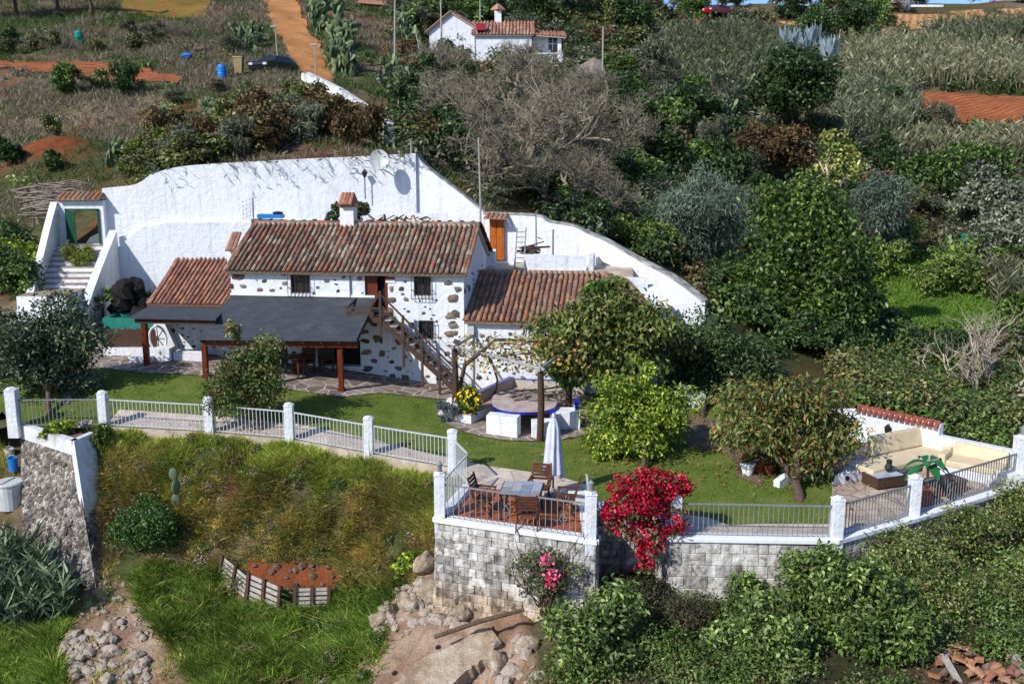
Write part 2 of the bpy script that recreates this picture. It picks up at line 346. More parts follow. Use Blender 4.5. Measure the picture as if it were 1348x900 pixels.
def rubble_mat():
    m, nt, b = new_mat('rubble_masonry'); co = coords(nt)
    v = nt.nodes.new('ShaderNodeTexVoronoi'); v.inputs['Scale'].default_value = 8.5; nt.links.new(co, v.inputs['Vector'])
    sep = nt.nodes.new('ShaderNodeSeparateColor'); nt.links.new(v.outputs['Color'], sep.inputs[0])
    r = ramp(nt, [(0, lin('#5a534d')), (.35, lin('#7f776f')), (.7, lin('#9d958c')), (1, lin('#ccc6be'))]); nt.links.new(sep.outputs[0], r.inputs[0])
    v2 = nt.nodes.new('ShaderNodeTexVoronoi'); v2.feature = 'DISTANCE_TO_EDGE'; v2.inputs['Scale'].default_value = 8.5; nt.links.new(co, v2.inputs['Vector'])
    r2 = ramp(nt, [(.0, (.5, .46, .42)), (.08, (1, 1, 1))]); nt.links.new(v2.outputs['Distance'], r2.inputs[0])
    f = noise(nt, co, 1.2, 7); r3 = ramp(nt, [(.3, (.6, .57, .55)), (.7, (1.1, 1.07, 1.04))]); nt.links.new(f, r3.inputs[0])
    c = mix(nt, 1.0, mix(nt, 1.0, r.outputs[0], r2.outputs[0], 'MULTIPLY'), r3.outputs[0], 'MULTIPLY')
    nt.links.new(c, b.inputs['Base Color']); b.inputs['Roughness'].default_value = .95
    bump(nt, b, v2.outputs['Distance'], .9, .12)
    return m
M['rubble'] = rubble_mat()

def flag_mat(name, scale, c0, c1, mortar, edge=.06):
    m, nt, b = new_mat(name); co = coords(nt)
    v = nt.nodes.new('ShaderNodeTexVoronoi'); v.inputs['Scale'].default_value = scale; nt.links.new(co, v.inputs['Vector'])
    sep = nt.nodes.new('ShaderNodeSeparateColor'); nt.links.new(v.outputs['Color'], sep.inputs[0])
    r = ramp(nt, [(0, c0), (1, c1)]); nt.links.new(sep.outputs[0], r.inputs[0])
    v2 = nt.nodes.new('ShaderNodeTexVoronoi'); v2.feature = 'DISTANCE_TO_EDGE'; v2.inputs['Scale'].default_value = scale; nt.links.new(co, v2.inputs['Vector'])
    r2 = ramp(nt, [(edge * .5, (0, 0, 0)), (edge, (1, 1, 1))]); nt.links.new(v2.outputs['Distance'], r2.inputs[0])
    c = mix(nt, r2.outputs[0], mortar, r.outputs[0])
    f = noise(nt, co, 2, 6); r3 = ramp(nt, [(.3, (.7,) * 3), (.7, (1.1,) * 3)]); nt.links.new(f, r3.inputs[0])
    nt.links.new(mix(nt, 1.0, c, r3.outputs[0], 'MULTIPLY'), b.inputs['Base Color']); b.inputs['Roughness'].default_value = .9
    bump(nt, b, noise(nt, co, 14, 4), .3, .01)
    return m
M['patio'] = flag_mat('stone_flag_patio', 1.7, lin('#6b5c52'), lin('#94837a'), lin('#b8aa9c'))
M['path'] = flag_mat('pale_cement_path', .8, lin('#c6b5a4'), lin('#d6c6b4'), lin('#a89a8a'), .015)
M['terrace_flag'] = flag_mat('tan_terrace_flag', 2.0, lin('#a89482'), lin('#c4b09c'), lin('#8f8070'))

def planks_mat():
    pass
# ------------------------------------------------------------------ height fields
class TPS:
    def __init__(self, pts, lam=0.02):
        p = np.array(pts, dtype=float); self.c = p[:, :2]; n = len(p)
        K = self._k(self.c) + lam * np.eye(n); Pm = np.c_[np.ones(n), self.c]
        A = np.zeros((n + 3, n + 3)); A[:n, :n] = K; A[:n, n:] = Pm; A[n:, :n] = Pm.T
        self.w = np.linalg.solve(A, np.r_[p[:, 2], 0, 0, 0])
    def _k(self, q):
        d2 = ((q[:, None, :] - self.c[None]) ** 2).sum(-1) * 1e-2 + 1e-9
        return .5 * d2 * np.log(d2)
    def __call__(self, x, y):
        q = np.c_[np.atleast_1d(x).ravel(), np.atleast_1d(y).ravel()].astype(float)
        out = np.empty(len(q)); n = len(self.c)
        for i in range(0, len(q), 20000):
            s = q[i:i + 20000]; out[i:i + 20000] = self._k(s) @ self.w[:n] + self.w[n] + s @ self.w[n + 1:]
        return out
def vnoise(x, y, seed=0):
    """smooth value noise, numpy"""
    x = np.asarray(x, float); y = np.asarray(y, float)
    xi = np.floor(x).astype(int); yi = np.floor(y).astype(int); xf = x - xi; yf = y - yi
    xf = xf * xf * (3 - 2 * xf); yf = yf * yf * (3 - 2 * yf)
    def h(a, b):
        n = (a * 374761393 + b * 668265263 + seed * 1442695041) & 0x7fffffff
        n = ((n ^ (n >> 13)) * 1274126177) & 0x7fffffff
        return ((n ^ (n >> 16)) & 0xffff) / 65535.0
    return (h(xi, yi) * (1 - xf) + h(xi + 1, yi) * xf) * (1 - yf) + (h(xi, yi + 1) * (1 - xf) + h(xi + 1, yi + 1) * xf) * yf
def fbm(x, y, seed=0, oct=4):
    s = 0; a = .5; t = 0
    for i in range(oct):
        s = s + a * vnoise(np.asarray(x) * 2 ** i, np.asarray(y) * 2 ** i, seed + i); t += a; a *= .55
    return s / t

Ltps = TPS([(-1.84, 23.9, 0), (1.85, 22.3, 0), (7.7, 22.3, 0), (10.07, 23.6, 0), (14.1, 26.3, 0), (0, 31.1, 0), (4, 31, 0), (8, 33, .15),
            (11, 30, .1), (-1.8, 28, .05), (-4.3, 28.8, .1), (-7, 29.6, .2), (-9.8, 30.2, .3), (-13.6, 30.5, .4), (-16.6, 30.5, .4), (-1.8, 36.5, .3), (-6, 33.7, .75),
            (-13.3, 35, 1.3), (-10.8, 37.7, 1.25), (-14, 39, 1.35), (-18, 38, 1.4), (3, 36, .3), (8, 38, .4), (-4, 32.5, .4), (-9, 33, .75)])
def L(x, y):
    r = Ltps(x, y); return float(r[0]) if np.isscalar(x) else r
hill_pts = [(-150, 330, 44), (20, 372, 42), (105, 330, 44.5), (60, 222, 56), (250, 222, 46), (340, 218, 46), (545, 212, 46), (600, 258, 46.5), (700, 298, 47), (770, 308, 46.5),
            (850, 348, 45.5), (920, 392, 42.5), (150, 100, 75), (420, 108, 72), (300, 130, 66), (0, 150, 66), (230, 12, 112), (0, 0, 118), (440, 0, 112), (-400, 120, 78), (-400, 0, 115),
            (640, 84, 98), (745, 98, 96), (560, 112, 84), (600, 0, 150), (720, 4, 145), (800, 112, 92), (800, 14, 165), (920, 300, 60), (1050, 425, 50), (1200, 382, 58), (1340, 332, 66), (1150, 300, 69),
            (1250, 142, 108), (1100, 192, 95), (1040, 104, 118), (1000, 34, 150), (1250, 24, 155), (1000, 7, 172), (1300, 4, 172), (1500, 4, 172), (1500, 142, 108), (1300, 505, 40), (1348, 565, 34), (1650, 500, 38), (1650, 332, 66), (700, 190, 68), (-150, 500, 36)]
_hp = [tuple(Pd(*p)) for p in hill_pts] + [(x, 240, 33 + .03 * abs(x)) for x in (-120, -60, 0, 60, 120)] + [(-120, 172, 34), (-70, 172, 34), (0, 190, 34), (60, 200, 33)]
Htps = TPS(_hp, .05)
_md = Pd(68, 212, 57)
def Hill(x, y):
    xa = np.atleast_1d(np.asarray(x, float)); ya = np.atleast_1d(np.asarray(y, float))
    z = Htps(xa, ya).reshape(xa.shape)
    z = z + np.clip((ya - 46) / 12, 0, 1) * ((fbm(xa / 7, ya / 7, 3) - .5) * 1.6 + (fbm(xa / 1.8, ya / 1.8, 9) - .5) * .5)
    z = z + 1.0 * np.exp(-(((xa - _md.x) / 2.1) ** 2 + ((ya - _md.y) / 2.6) ** 2))
    return float(z[0]) if np.isscalar(x) else z

# fence line: bottoms of the white posts
FP = {k: Pf(u, v, L) for k, (u, v) in dict(a=(20, 563), b=(138, 562), c=(277, 570), d=(382, 579), e=(486, 598), f=(596, 617), g=(579.5, 684), h=(777, 713), j=(888, 708), k=(1100, 712), l=(1201, 682), m=(1340, 637)).items()}
FP['e0'] = Pf(20, 563, L)
DKB = Pf(617, 640, L); DKR = Pf(769, 662, L)
bank_pts = []
def bp(u, v, d): bank_pts.append(tuple(Pd(u, v, d)))
for k in 'bcdef': p = FP[k]; bank_pts.append((p.x, p.y - .25, p.z - .0)); bank_pts.append((p.x, p.y - .7, p.z - .22)); bank_pts.append((p.x, p.y + 1.2, p.z - .5))
for a in [(300, 640, 28.8), (200, 640, 29.2), (450, 640, 28.3), (540, 660, 27.2), (350, 740, 27.2), (250, 735, 27.6), (480, 720, 27.2), (560, 720, 25.6), (140, 730, 28.0), (350, 762, 26.5), (450, 765, 26.4), (330, 800, 25.7), (480, 800, 25.4), (300, 850, 24.6), (420, 850, 24.4),
          (300, 905, 23.4), (420, 905, 23.2), (130, 772, 26.4), (100, 850, 24.9), (0, 850, 25), (20, 690, 29), (-60, 640, 30.5), (-200, 760, 27), (60, 770, 27), (160, 700, 28.2), (590, 800, 24.0), (560, 830, 23.3), (650, 802, 23.0), (780, 800, 22.2), (600, 850, 22.4), (520, 890, 22.6), (640, 885, 21.3), (700, 905, 20.3),
          (880, 790, 22.4), (830, 780, 23), (1050, 785, 22.2), (950, 830, 20.8), (950, 905, 18.6), (1200, 760, 22.6), (1348, 700, 25.3), (1348, 800, 21.5), (1348, 905, 18.4), (1150, 905, 18.5), (1500, 700, 25), (1300, 640, 26.5)]: bp(*a)
for a in [(60, 745, 27.4), (100, 775, 26.8), (126, 779, 26.8), (25, 705, 28.4), (15, 668, 29.6), (16, 612, 30.8), (-40, 668, 29.8)]: bp(*a)
bank_pts += [(FP['a'].x, FP['a'].y - .4, -1.6), (0, 26, -2.2), (3, 26, -1.8), (8, 26, -1.4), (12, 27, -1.0), (16, 29, -.6), (24, 30, -.4), (-24, 33, -.6), (-19.5, 33, -.4), (-10, 12, -8), (0, 12, -7), (10, 12, -5), (-20, 14, -8), (20, 12, -5), (0, 2, -10), (-20, 2, -11), (20, 2, -9), (40, 25, -2), (-40, 30, -2), (40, 5, -8), (-40, 5, -10)]
Btps = TPS(bank_pts, .02)
def Bank(x, y):
    xa = np.atleast_1d(np.asarray(x, float)); ya = np.atleast_1d(np.asarray(y, float))
    z = Btps(xa, ya).reshape(xa.shape) + (fbm(xa / 1.5, ya / 1.5, 21) - .5) * .35 + (fbm(xa / .4, ya / .4, 31) - .5) * .12
    rough = np.clip((xa + 4.2) / .8, 0, 1) * np.clip((1.9 - xa) / .6, 0, 1) * np.clip((24.6 - ya) / .6, 0, 1)
    z = z + rough * ((fbm(xa / .7, ya / .7, 61) - .5) * .75 + (fbm(xa / .22, ya / .22, 62) - .5) * .22)
    return float(z[0]) if np.isscalar(x) else z

# outline of the garden terrace (world x, y)
FENCE = [FP[k] for k in 'abcdefghjklm']
front = [(FP[k].x, FP[k].y) for k in 'abcdef'] + [(DKB.x, DKB.y), (FP['g'].x, FP['g'].y), (FP['h'].x, FP['h'].y), (FP['h'].x + .03, 24.6), (FP['j'].x - .02, 24.6), (FP['j'].x, FP['j'].y)] + [(FP[k].x, FP[k].y) for k in 'klm']
PLAT = front + [(14.55, 26.9), (11.3, 30.2), (10.4, 33), (8.8, 39.3), (7.95, 40.4), (3.3, 43.2), (-.8, 44.4), (-4.4, 45.0), (-19.5, 44.9), (-19.8, 38), (-18.3, 33.5)]
def inpoly(poly, x, y):
    x = np.asarray(x); y = np.asarray(y); r = np.zeros(x.shape, bool); n = len(poly)
    for i in range(n):
        x0, y0 = poly[i][:2]; x1, y1 = poly[(i + 1) % n][:2]
        c = ((y0 > y) != (y1 > y)) & (x < (x1 - x0) * (y - y0) / (y1 - y0 + 1e-12) + x0); r ^= c
    return r
def dens(poly, step):
    out = []
    for i in range(len(poly)):
        a = Vector(poly[i][:2]); b = Vector(poly[(i + 1) % len(poly)][:2]); n = max(1, int((b - a).length / step))
        out += [a.lerp(b, k / n) for k in range(n)]
    return out
def drape(name, poly, step, fn, dz, mat, cols=None, ragged=0.0, thick=0.0, seed=1, **tg):
    P = dens(poly, step); rg = random.Random(seed)
    if ragged: P = [p + Vector((rg.uniform(-ragged, ragged), rg.uniform(-ragged, ragged))) for p in P]
    nb = len(P); xs = [p.x for p in P]; ys = [p.y for p in P]
    gx, gy = np.meshgrid(np.arange(min(xs), max(xs), step), np.arange(min(ys), max(ys), step)); gx = gx.ravel(); gy = gy.ravel()
    k = inpoly([tuple(p) for p in P], gx, gy); gx = gx[k]; gy = gy[k]
    bx = np.array(xs); by = np.array(ys)
    if len(gx):
        keep = np.array([((bx - a) ** 2 + (by - b) ** 2).min() > (step * .4) ** 2 for a, b in zip(gx, gy)]); gx = gx[keep]; gy = gy[keep]
    co = P + [Vector((a, b)) for a, b in zip(gx, gy)]
    vo, _, fo, _, _, _ = delaunay_2d_cdt(co, [], [list(range(nb))], 1, 1e-4)
    vx = np.array([v.x for v in vo]); vy = np.array([v.y for v in vo]); vz = fn(vx, vy) + dz
    mb = MB(); mb.add(list(zip(vx, vy, vz)), [tuple(f) for f in fo])
    if thick:
        mb2 = [(p.x, p.y) for p in P]; z = fn(np.array([p[0] for p in mb2]), np.array([p[1] for p in mb2])) + dz
        n = len(mb2); mb.add([(p[0], p[1], zz) for p, zz in zip(mb2, z)] + [(p[0], p[1], zz - thick) for p, zz in zip(mb2, z)], [(i, n + i, n + (i + 1) % n, (i + 1) % n) for i in range(n)])
    o = mb.build(name, mat, smooth=True)
    o.data.polygons.foreach_set('use_smooth', [True] * len(o.data.polygons))
    # make every face look up
    import bmesh
    bm = bmesh.new(); bm.from_mesh(o.data)
    for f in bm.faces:
        f.normal_update()
        if f.normal.z < -1e-3: f.normal_flip()
    bm.to_mesh(o.data); bm.free()
    return tag(o, **tg)
def pixpoly(pp, fn): return [tuple(Pf(u, v, fn))[:2] for u, v in pp]

# ---- colours of the ground sheets
SOIL = np.array(lin('#8a4e30')); OLIVE = np.array((.075, .085, .03)); DRY = np.array((.21, .16, .10)); GRN = np.array((.05, .085, .018)); BRN = np.array((.12, .085, .05)); DARK = np.array((.03, .034, .015)); SAND = np.array(lin('#b0906a'))
def mixc(a, b, t): return a + (b - a) * np.clip(t, 0, 1)[:, None]
def grid_sheet(name, xs, ys, fn, colf, mat, mask=None):
    X, Y = np.meshgrid(xs, ys); x = X.ravel(); y = Y.ravel(); z = fn(x, y)
    nx = len(xs); ny = len(ys); i = np.arange((ny - 1) * (nx - 1)); r = i // (nx - 1); c = i % (nx - 1); q = r * nx + c
    Fq = np.c_[q, q + 1, q + nx + 1, q + nx]
    if mask is not None:
        cx = x[Fq].mean(1); cy = y[Fq].mean(1); Fq = Fq[mask(cx, cy)]
    o = np_mesh(name, np.c_[x, y, z], Fq, colf(x, y, z), mat, smooth=True)
    return tag(o, kind='structure')

grass_patch = pixpoly([(1135, 342), (1235, 334), (1305, 348), (1325, 400), (1300, 436), (1215, 434), (1150, 400)], Hill)
mound = np.array(_md[:2])
def hill_col(x, y, z):
    n1 = fbm(x / 9, y / 9, 5); n2 = fbm(x / 3, y / 3, 15); n3 = fbm(x / 1.2, y / 1.2, 25)
    c = mixc(np.repeat(DRY[None], len(x), 0), np.repeat(OLIVE[None], len(x), 0), (n1 - .38) * 5)
    c = mixc(c, SOIL[None] * .8, (n2 - .58) * 7)
    c = mixc(c, BRN[None], (n3 - .5) * 4)
    rt = np.clip((x / y + .05) / .12, 0, 1) * np.clip((130 - y) / 30, 0, 1)          # darker ground colour on the wooded side
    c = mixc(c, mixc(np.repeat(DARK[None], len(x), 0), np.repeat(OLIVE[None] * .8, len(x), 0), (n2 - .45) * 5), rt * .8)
    d = np.hypot((x - mound[0]) / 2.5, (y - mound[1]) / 2.8); c = mixc(c, SOIL[None] * .9, (1.1 - d + (n3 - .5) * 1.6) * 1.8)
    c = mixc(c, np.array((.085, .15, .022))[None], inpoly(grass_patch, x, y) * 1.0)
    return c
def hill_mask(x, y): return ~inpoly(PLAT, x, y) & (y > np.where(x > 9.5, 26.6, 31.0))
tag(grid_sheet('hillside', np.unique(np.r_[np.arange(-130, -50, 4), np.arange(-50, 60, .7), np.arange(60, 131, 4)]), np.unique(np.r_[np.arange(25.5, 75, .5), np.arange(75, 120, .8), np.arange(120, 240, 2.0)]), Hill, hill_col, M['ground'], hill_mask), 'dry scrubby hillside rising behind the house', 'hillside')

soilpit = pixpoly([(322, 742), (360, 738), (440, 742), (455, 768), (440, 775), (385, 776), (330, 765)], Bank)
gully = pixpoly([(120, 770), (175, 760), (200, 800), (240, 860), (250, 930), (60, 930), (75, 830)], Bank)
cliff = pixpoly([(575, 690), (600, 780), (690, 800), (720, 930), (450, 930), (500, 800), (545, 740)], Bank)
def bank_col(x, y, z):
    n1 = fbm(x / 2.5, y / 2.5, 45); n2 = fbm(x / .9, y / .9, 55)
    c = mixc(np.repeat((BRN * 1.3)[None], len(x), 0), np.repeat(OLIVE[None], len(x), 0), (n1 - .35) * 5)
    c = mixc(c, SOIL[None] * .5, (n2 - .62) * 3)
    c = mixc(c, SOIL[None] * .9, inpoly(soilpit, x, y) * 1.0)
    c = mixc(c, mixc(np.repeat(np.array(lin('#8f715c'))[None], len(x), 0), np.repeat(np.array(lin('#b39c86'))[None], len(x), 0), (n2 - .4) * 4), (inpoly(gully, x, y) | inpoly(cliff, x, y)) * 1.0)
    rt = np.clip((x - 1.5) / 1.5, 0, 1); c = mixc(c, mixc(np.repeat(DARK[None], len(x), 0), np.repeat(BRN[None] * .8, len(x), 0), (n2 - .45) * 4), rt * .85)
    return c
def bank_z(x, y):
    z = Bank(x, y); ins = inpoly(PLAT, x, y) | inpoly(PLAT, x, y - .3)
    z = np.where(ins, np.minimum(z, Ltps(x, y) - .35), z)
    hz = Hill(x, y); out = ~ins & (y > 30)
    return np.where(out, np.minimum(z, hz - .1), z)
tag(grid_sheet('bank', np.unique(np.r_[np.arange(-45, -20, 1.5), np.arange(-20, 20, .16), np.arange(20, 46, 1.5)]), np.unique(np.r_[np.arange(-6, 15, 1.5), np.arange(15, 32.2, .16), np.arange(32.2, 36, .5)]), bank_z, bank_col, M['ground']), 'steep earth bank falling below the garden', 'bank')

# ---- garden surfaces
lawn_col = noisy('mown_lawn_turf', [(.3, (.075, .11, .018)), (.5, (.11, .155, .028)), (.72, (.18, .19, .05))], 1.1, 8, bmp=.5, bscale=30, rough=.9, spec=.1)
tag(drape('lawn', PLAT, .5, L, -.02, lawn_col), 'mown green lawn', 'lawn', kind='structure')
pathfront = [(FP[k].x, FP[k].y + .06) for k in 'bcdef']
_pi = [(p[0] + .02, p[1] + 1.15) for p in pathfront]
_pi[-1] = tuple(Pf(640, 613, L))[:2]
pathpoly = pathfront + pixpoly([(617, 640), (769, 662), (779, 640), (735, 627), (690, 620)], L) + _pi[::-1]
tag(drape('garden_path', pathpoly, .4, L, .012, M['path']), 'pale cement garden path behind the railing', 'path', kind='structure')
p2 = [(FP['j'].x + .1, FP['j'].y + .1), (FP['k'].x, FP['k'].y + .08), (FP['l'].x, FP['l'].y + .08)] + pixpoly([(1165, 672), (1100, 684), (1090, 690), (1000, 690), (960, 692), (935, 682), (890, 676)], L)
tag(drape('lower_path', p2, .4, L, .014, M['path']), 'pale paved strip behind the low railing', 'path', kind='structure')
patio = pixpoly([(90, 532), (128, 484), (190, 491), (262, 494), (330, 503), (385, 513), (450, 523), (500, 517), (590, 526), (640, 528)], L) + [(-.6, 37.2), (-11, 39), (-15.5, 41), (-17.5, 40)] + pixpoly([(120, 470), (96, 495), (78, 532)], L)
tag(drape('stone_patio', patio, .4, L, .01, M['patio']), 'crazy stone paving round the house', 'patio', kind='structure')
rt = [(FP['k'].x + .9, FP['k'].y + .75), (FP['l'].x, FP['l'].y + .1), (FP['m'].x, FP['m'].y + .1), (14.45, 26.9), (11.3, 30.1), (9.4, 27.8), (8.4, 24.6)]
tag(drape('terrace_floor', rt, .4, L, .018, M['terrace_flag']), 'stone floor of the sitting terrace', 'terrace floor', kind='structure')
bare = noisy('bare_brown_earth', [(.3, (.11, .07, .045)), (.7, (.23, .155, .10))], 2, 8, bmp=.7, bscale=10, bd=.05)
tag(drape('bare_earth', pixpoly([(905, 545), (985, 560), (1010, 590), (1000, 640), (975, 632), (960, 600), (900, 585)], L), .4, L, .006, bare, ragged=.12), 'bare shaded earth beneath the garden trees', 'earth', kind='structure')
pg = [(Pz(690, 548, 0).x + 3.1 * math.cos(a), Pz(690, 548, 0).y + 3.0 * math.sin(a)) for a in np.linspace(0, 2 * math.pi, 26)[:-1]]
tag(drape('pergola_floor', pg, .5, L, .016, M['patio']), 'stone floor round the outdoor dining table', 'floor', kind='structure')

# ---- hill surfaces
S_red = soil_mat('red_ploughed_soil', lin('#8e5032'), lin('#aa6a46'), (.55, 1.2))
S_tan = soil_mat('dry_stubble_soil', lin('#a87a50'), lin('#c49a6c'), (.3, .4))
S_rows = soil_mat('tyre_marked_soil', lin('#98582e'), lin('#b4784a'), (.16, .9, lin('#6b6a2c')))
S_road = soil_mat('dirt_road_soil', lin('#a3683c'), lin('#be8c5c'))
for nm, lab, pp, mt in [('ploughed_field', 'red ploughed field on the right slope', [(1207, 123), (1290, 126), (1348, 128), (1420, 130), (1420, 165), (1348, 163), (1240, 168), (1213, 150)], S_red),
                        ('stubble_field', 'tan stubble field near the hilltop', [(1168, 22), (1250, 16), (1348, 11), (1430, 9), (1430, 36), (1348, 30), (1300, 32), (1240, 37), (1172, 39)], S_tan),
                        ('dry_strip', 'narrow tan strip near the crest', [(1015, 28), (1085, 27), (1088, 33), (1040, 35)], S_tan),
                        ('tilled_field', 'orange tilled field with curving tyre tracks', [(160, 2), (160, -12), (292, -12), (272, 25), (236, 27), (160, 20)], S_rows),
                        ('dirt_track', 'level orange dirt track', [(-40, 84), (60, 83), (130, 84), (195, 90), (238, 103), (236, 113), (180, 109), (100, 103), (-40, 99)], S_red),
                        ('dirt_road', 'steep orange dirt road', [(335, -12), (380, -12), (400, 28), (424, 66), (438, 95), (440, 116), (412, 112), (388, 85), (362, 45)], S_road),
                        ('bare_patch', 'bare reddish clearing among reeds', [(1130, 187), (1180, 188), (1178, 196), (1140, 197)], S_red),
                        ('garden_soil', 'bare brown soil by the water tank', [(1275, 340), (1320, 336), (1325, 352), (1285, 355)], bare)]:
    tag(drape(nm, pixpoly(pp, Hill), .8, Hill, .1, mt, ragged=.22), lab, 'field' if 'field' in nm else 'soil', kind='structure')
# ------------------------------------------------------------------ the white stone house
TH = R(7.0)
HC = Vector((-1.8, 36.5, 0.0)); E1 = Vector((math.cos(TH), -math.sin(TH), 0)); E2 = Vector((math.sin(TH), math.cos(TH), 0))
def hf(u, v, t=0.0):
    r = ray(u, v); o = Vector((0, 0, CAM_H)) - HC; k = (t - o.dot(E2)) / r.dot(E2); p = o + r * k
    return p.dot(E1), p.z
def hw(s, t, z): return HC + E1 * s + E2 * t + Vector((0, 0, z))
def loc_of(p): q = Vector(p) - HC; return Vector((q.dot(E1), q.dot(E2), q.z))
rnd = random.Random(11)

def arc_tile(mb, a, b, w0, w1, lift, up, side, mi=0, n=5, conv=True):
    """one barrel tile from lower point a to upper point b"""
    vs = []
    for p, w in ((a, w0), (b, w1)):
        for k in range(n + 1):
            an = math.pi * k / n
            vs.append(p + side * (math.cos(an) * w) + up * ((math.sin(an) * w * .95 + lift) if conv else (lift - math.sin(an) * w * .6)))
    fs = [(k, k + 1, n + 2 + k, n + 1 + k) for k in range(n)]
    fs.append(tuple(range(n + 1))[::-1])
    mb.add(vs, fs, mi)
def tile_roof(name, A, B, Cc, D, pitch, rowlen, mats, parent, seed=0, sag=.03, under=1, th=.1):
    """barrel-tiled plane: eave A->B, ridge D->Cc (local points)"""
    A, B, Cc, D = map(Vector, (A, B, Cc, D)); rg = random.Random(seed); mb = MB()
    nc = max(2, int(round((B - A).length / pitch))); nr = max(2, int(round(((D - A).length + (Cc - B).length) / 2 / rowlen)))
    N = (B - A).cross(D - A).normalized()
    if N.z < 0: N = -N
    def P(i, j):
        u = i / nc; q = j / nr; p = A.lerp(B, u).lerp(D.lerp(Cc, u), q)
        return p - N * (sag * math.sin(math.pi * q) * (1 + .5 * math.sin(u * 7 + seed))) + N * (.012 * math.sin(u * 23 + q * 5 + seed))
    side = (B - A).normalized()
    for i in range(nc):
        j0 = rg.uniform(-.015, .015)
        for j in range(nr):
            o = side * (j0 + rg.uniform(-.012, .012)); w = pitch * .36
            if i < nc:
                a = P(i + .5, j - .04) + o; b = P(i + .5, j + 1.1) + o
                arc_tile(mb, a, b, w * rg.uniform(.98, 1.08), w * .82, .045 + rg.uniform(0, .012), N, side, 0)
    for i in range(nc + 1):
        for j in range(nr):
            a = P(i, j - .02); b = P(i, j + 1.0)
            if i in (0, nc): arc_tile(mb, a, b, pitch * .36, pitch * .3, .04, N, side, 0)
            else: arc_tile(mb, a, b, pitch * .3, pitch * .26, .03 + .006 * (j % 2), N, side, 0, n=3, conv=False)
    q = [P(0, -.02), P(nc, -.02), P(nc, nr), P(0, nr)]
    mb.hexa([p - N * th for p in q], [p - N * .012 for p in q], under)
    return mb.build(name, mats, parent)
def ridge_caps(mb, a, b, r, step, N=Vector((0, 0, 1)), mi=0, seed=3):
    a = Vector(a); b = Vector(b); d = (b - a); n = max(1, int(d.length / step)); d = d / n; side = d.normalized().cross(N); rg = random.Random(seed)
    for k in range(n):
        arc_tile(mb, a + d * k + N * rg.uniform(0, .012), a + d * (k + 1.08), r * rg.uniform(.95, 1.08), r * .9, 0, N, side, mi)

def wall_stones(mb, rng, s0, s1, z0, z1, n, avoid, face, mi=1, size=(.10, .34), big=()):
    """irregular dark stones left showing in the plaster; face(s, z, o) -> point"""
    placed = []
    def put(s, z, a, b):
        k = rng.randint(7, 10); ps = []
        rot = rng.uniform(-.25, .25)
        for i in range(k):
            an = 2 * math.pi * (i + rng.uniform(-.25, .25)) / k; q = rng.uniform(.68, 1.12)
            ca, sa = math.cos(an), math.sin(an)
            x = math.copysign(abs(ca) ** .75, ca) * a * q; y = math.copysign(abs(sa) ** .75, sa) * b * q
            ps.append((s + x * math.cos(rot) - y * math.sin(rot), z + x * math.sin(rot) + y * math.cos(rot)))
        o = rng.uniform(.012, .03)
        lo = [face(p[0], p[1], -.01) for p in ps]; hi = [face(s + (p[0] - s) * .86, z + (p[1] - z) * .86, o) for p in ps]
        mb.add(lo + hi + [face(s, z, o + min(.05, a * .22))], [(i, (i + 1) % k, k + (i + 1) % k, k + i) for i in range(k)] + [(k + i, k + (i + 1) % k, 2 * k) for i in range(k)], mi)
    for s, z, a, b in big: put(s, z, a, b); placed.append((s, z, a + .02))
    tries = 0
    while len(placed) < n and tries < n * 30:
        tries += 1
        a = rng.uniform(*size) * rng.choice([.5, .6, .8, 1]) * .5; b = a * rng.uniform(.45, .85); s = rng.uniform(s0 + a, s1 - a); z = rng.uniform(z0 + b, z1 - b)
        if any(x0 - a < s < x1 + a and y0 - b < z < y1 + b for x0, x1, y0, y1 in avoid): continue
        if any(math.hypot(s - p[0], (z - p[1]) * 1.4) < a + p[2] + .05 for p in placed): continue
        placed.append((s, z, a)); put(s, z, a, b)

house = thing('stone_house', 'white plastered stone house with old barrel tile roof and dark slate porch', 'house', HC, -TH)
HL = hf(303, 353)[0]                               # left end of the two-storey block
WT, DEP, RIDGE = 4.78, 6.0, 6.25
# openings (s0, s1, z0, z1)
def rect(u0, u1, v0, v1, t=0): a = hf(u0, v1, t); b = hf(u1, v0, t); return (a[0], b[0], a[1], b[1])
W1 = rect(383, 407, 357, 386); W2 = rect(545, 567, 359, 389); W3 = rect(551, 571, 422, 446); DR = rect(481, 510, 356, 409); LO = rect(437, 474, 448, 481); LO2 = rect(352, 378, 452, 500)
OPEN = [W1, W2, W3, DR, LO, LO2]
# front wall as panels round the openings, then the gables
def wall_with_holes(mb, s0, s1, z0, z1, holes, t0, t1, mi=0):
    xs = sorted({s0, s1, *[h[0] for h in holes], *[h[1] for h in holes]}); xs = [x for x in xs if s0 <= x <= s1]
    for a, b in zip(xs[:-1], xs[1:]):
        hs = sorted([h for h in holes if h[0] < (a + b) / 2 < h[1]], key=lambda h: h[2]); z = z0
        for h in hs:
            if h[2] > z: mb.box(a, b, t0, t1, z, h[2], mi)
            z = max(z, h[3])
        if z < z1: mb.box(a, b, t0, t1, z, z1, mi)
mb = MB()
wall_with_holes(mb, HL, 0, -.5, WT, OPEN, 0, .45)
for sx in (HL, -.45):
    mb.extr([(sx, .45, -.5), (sx, DEP, -.5), (sx, DEP, WT), (sx, DEP / 2, RIDGE - .06), (sx, .45, WT + .2)], (.45, 0, 0))
mb.box(HL + .45, -.45, DEP - .45, DEP, -.5, WT)
q0 = lambda u, v, a, b: (*hf(u, v), a, b)
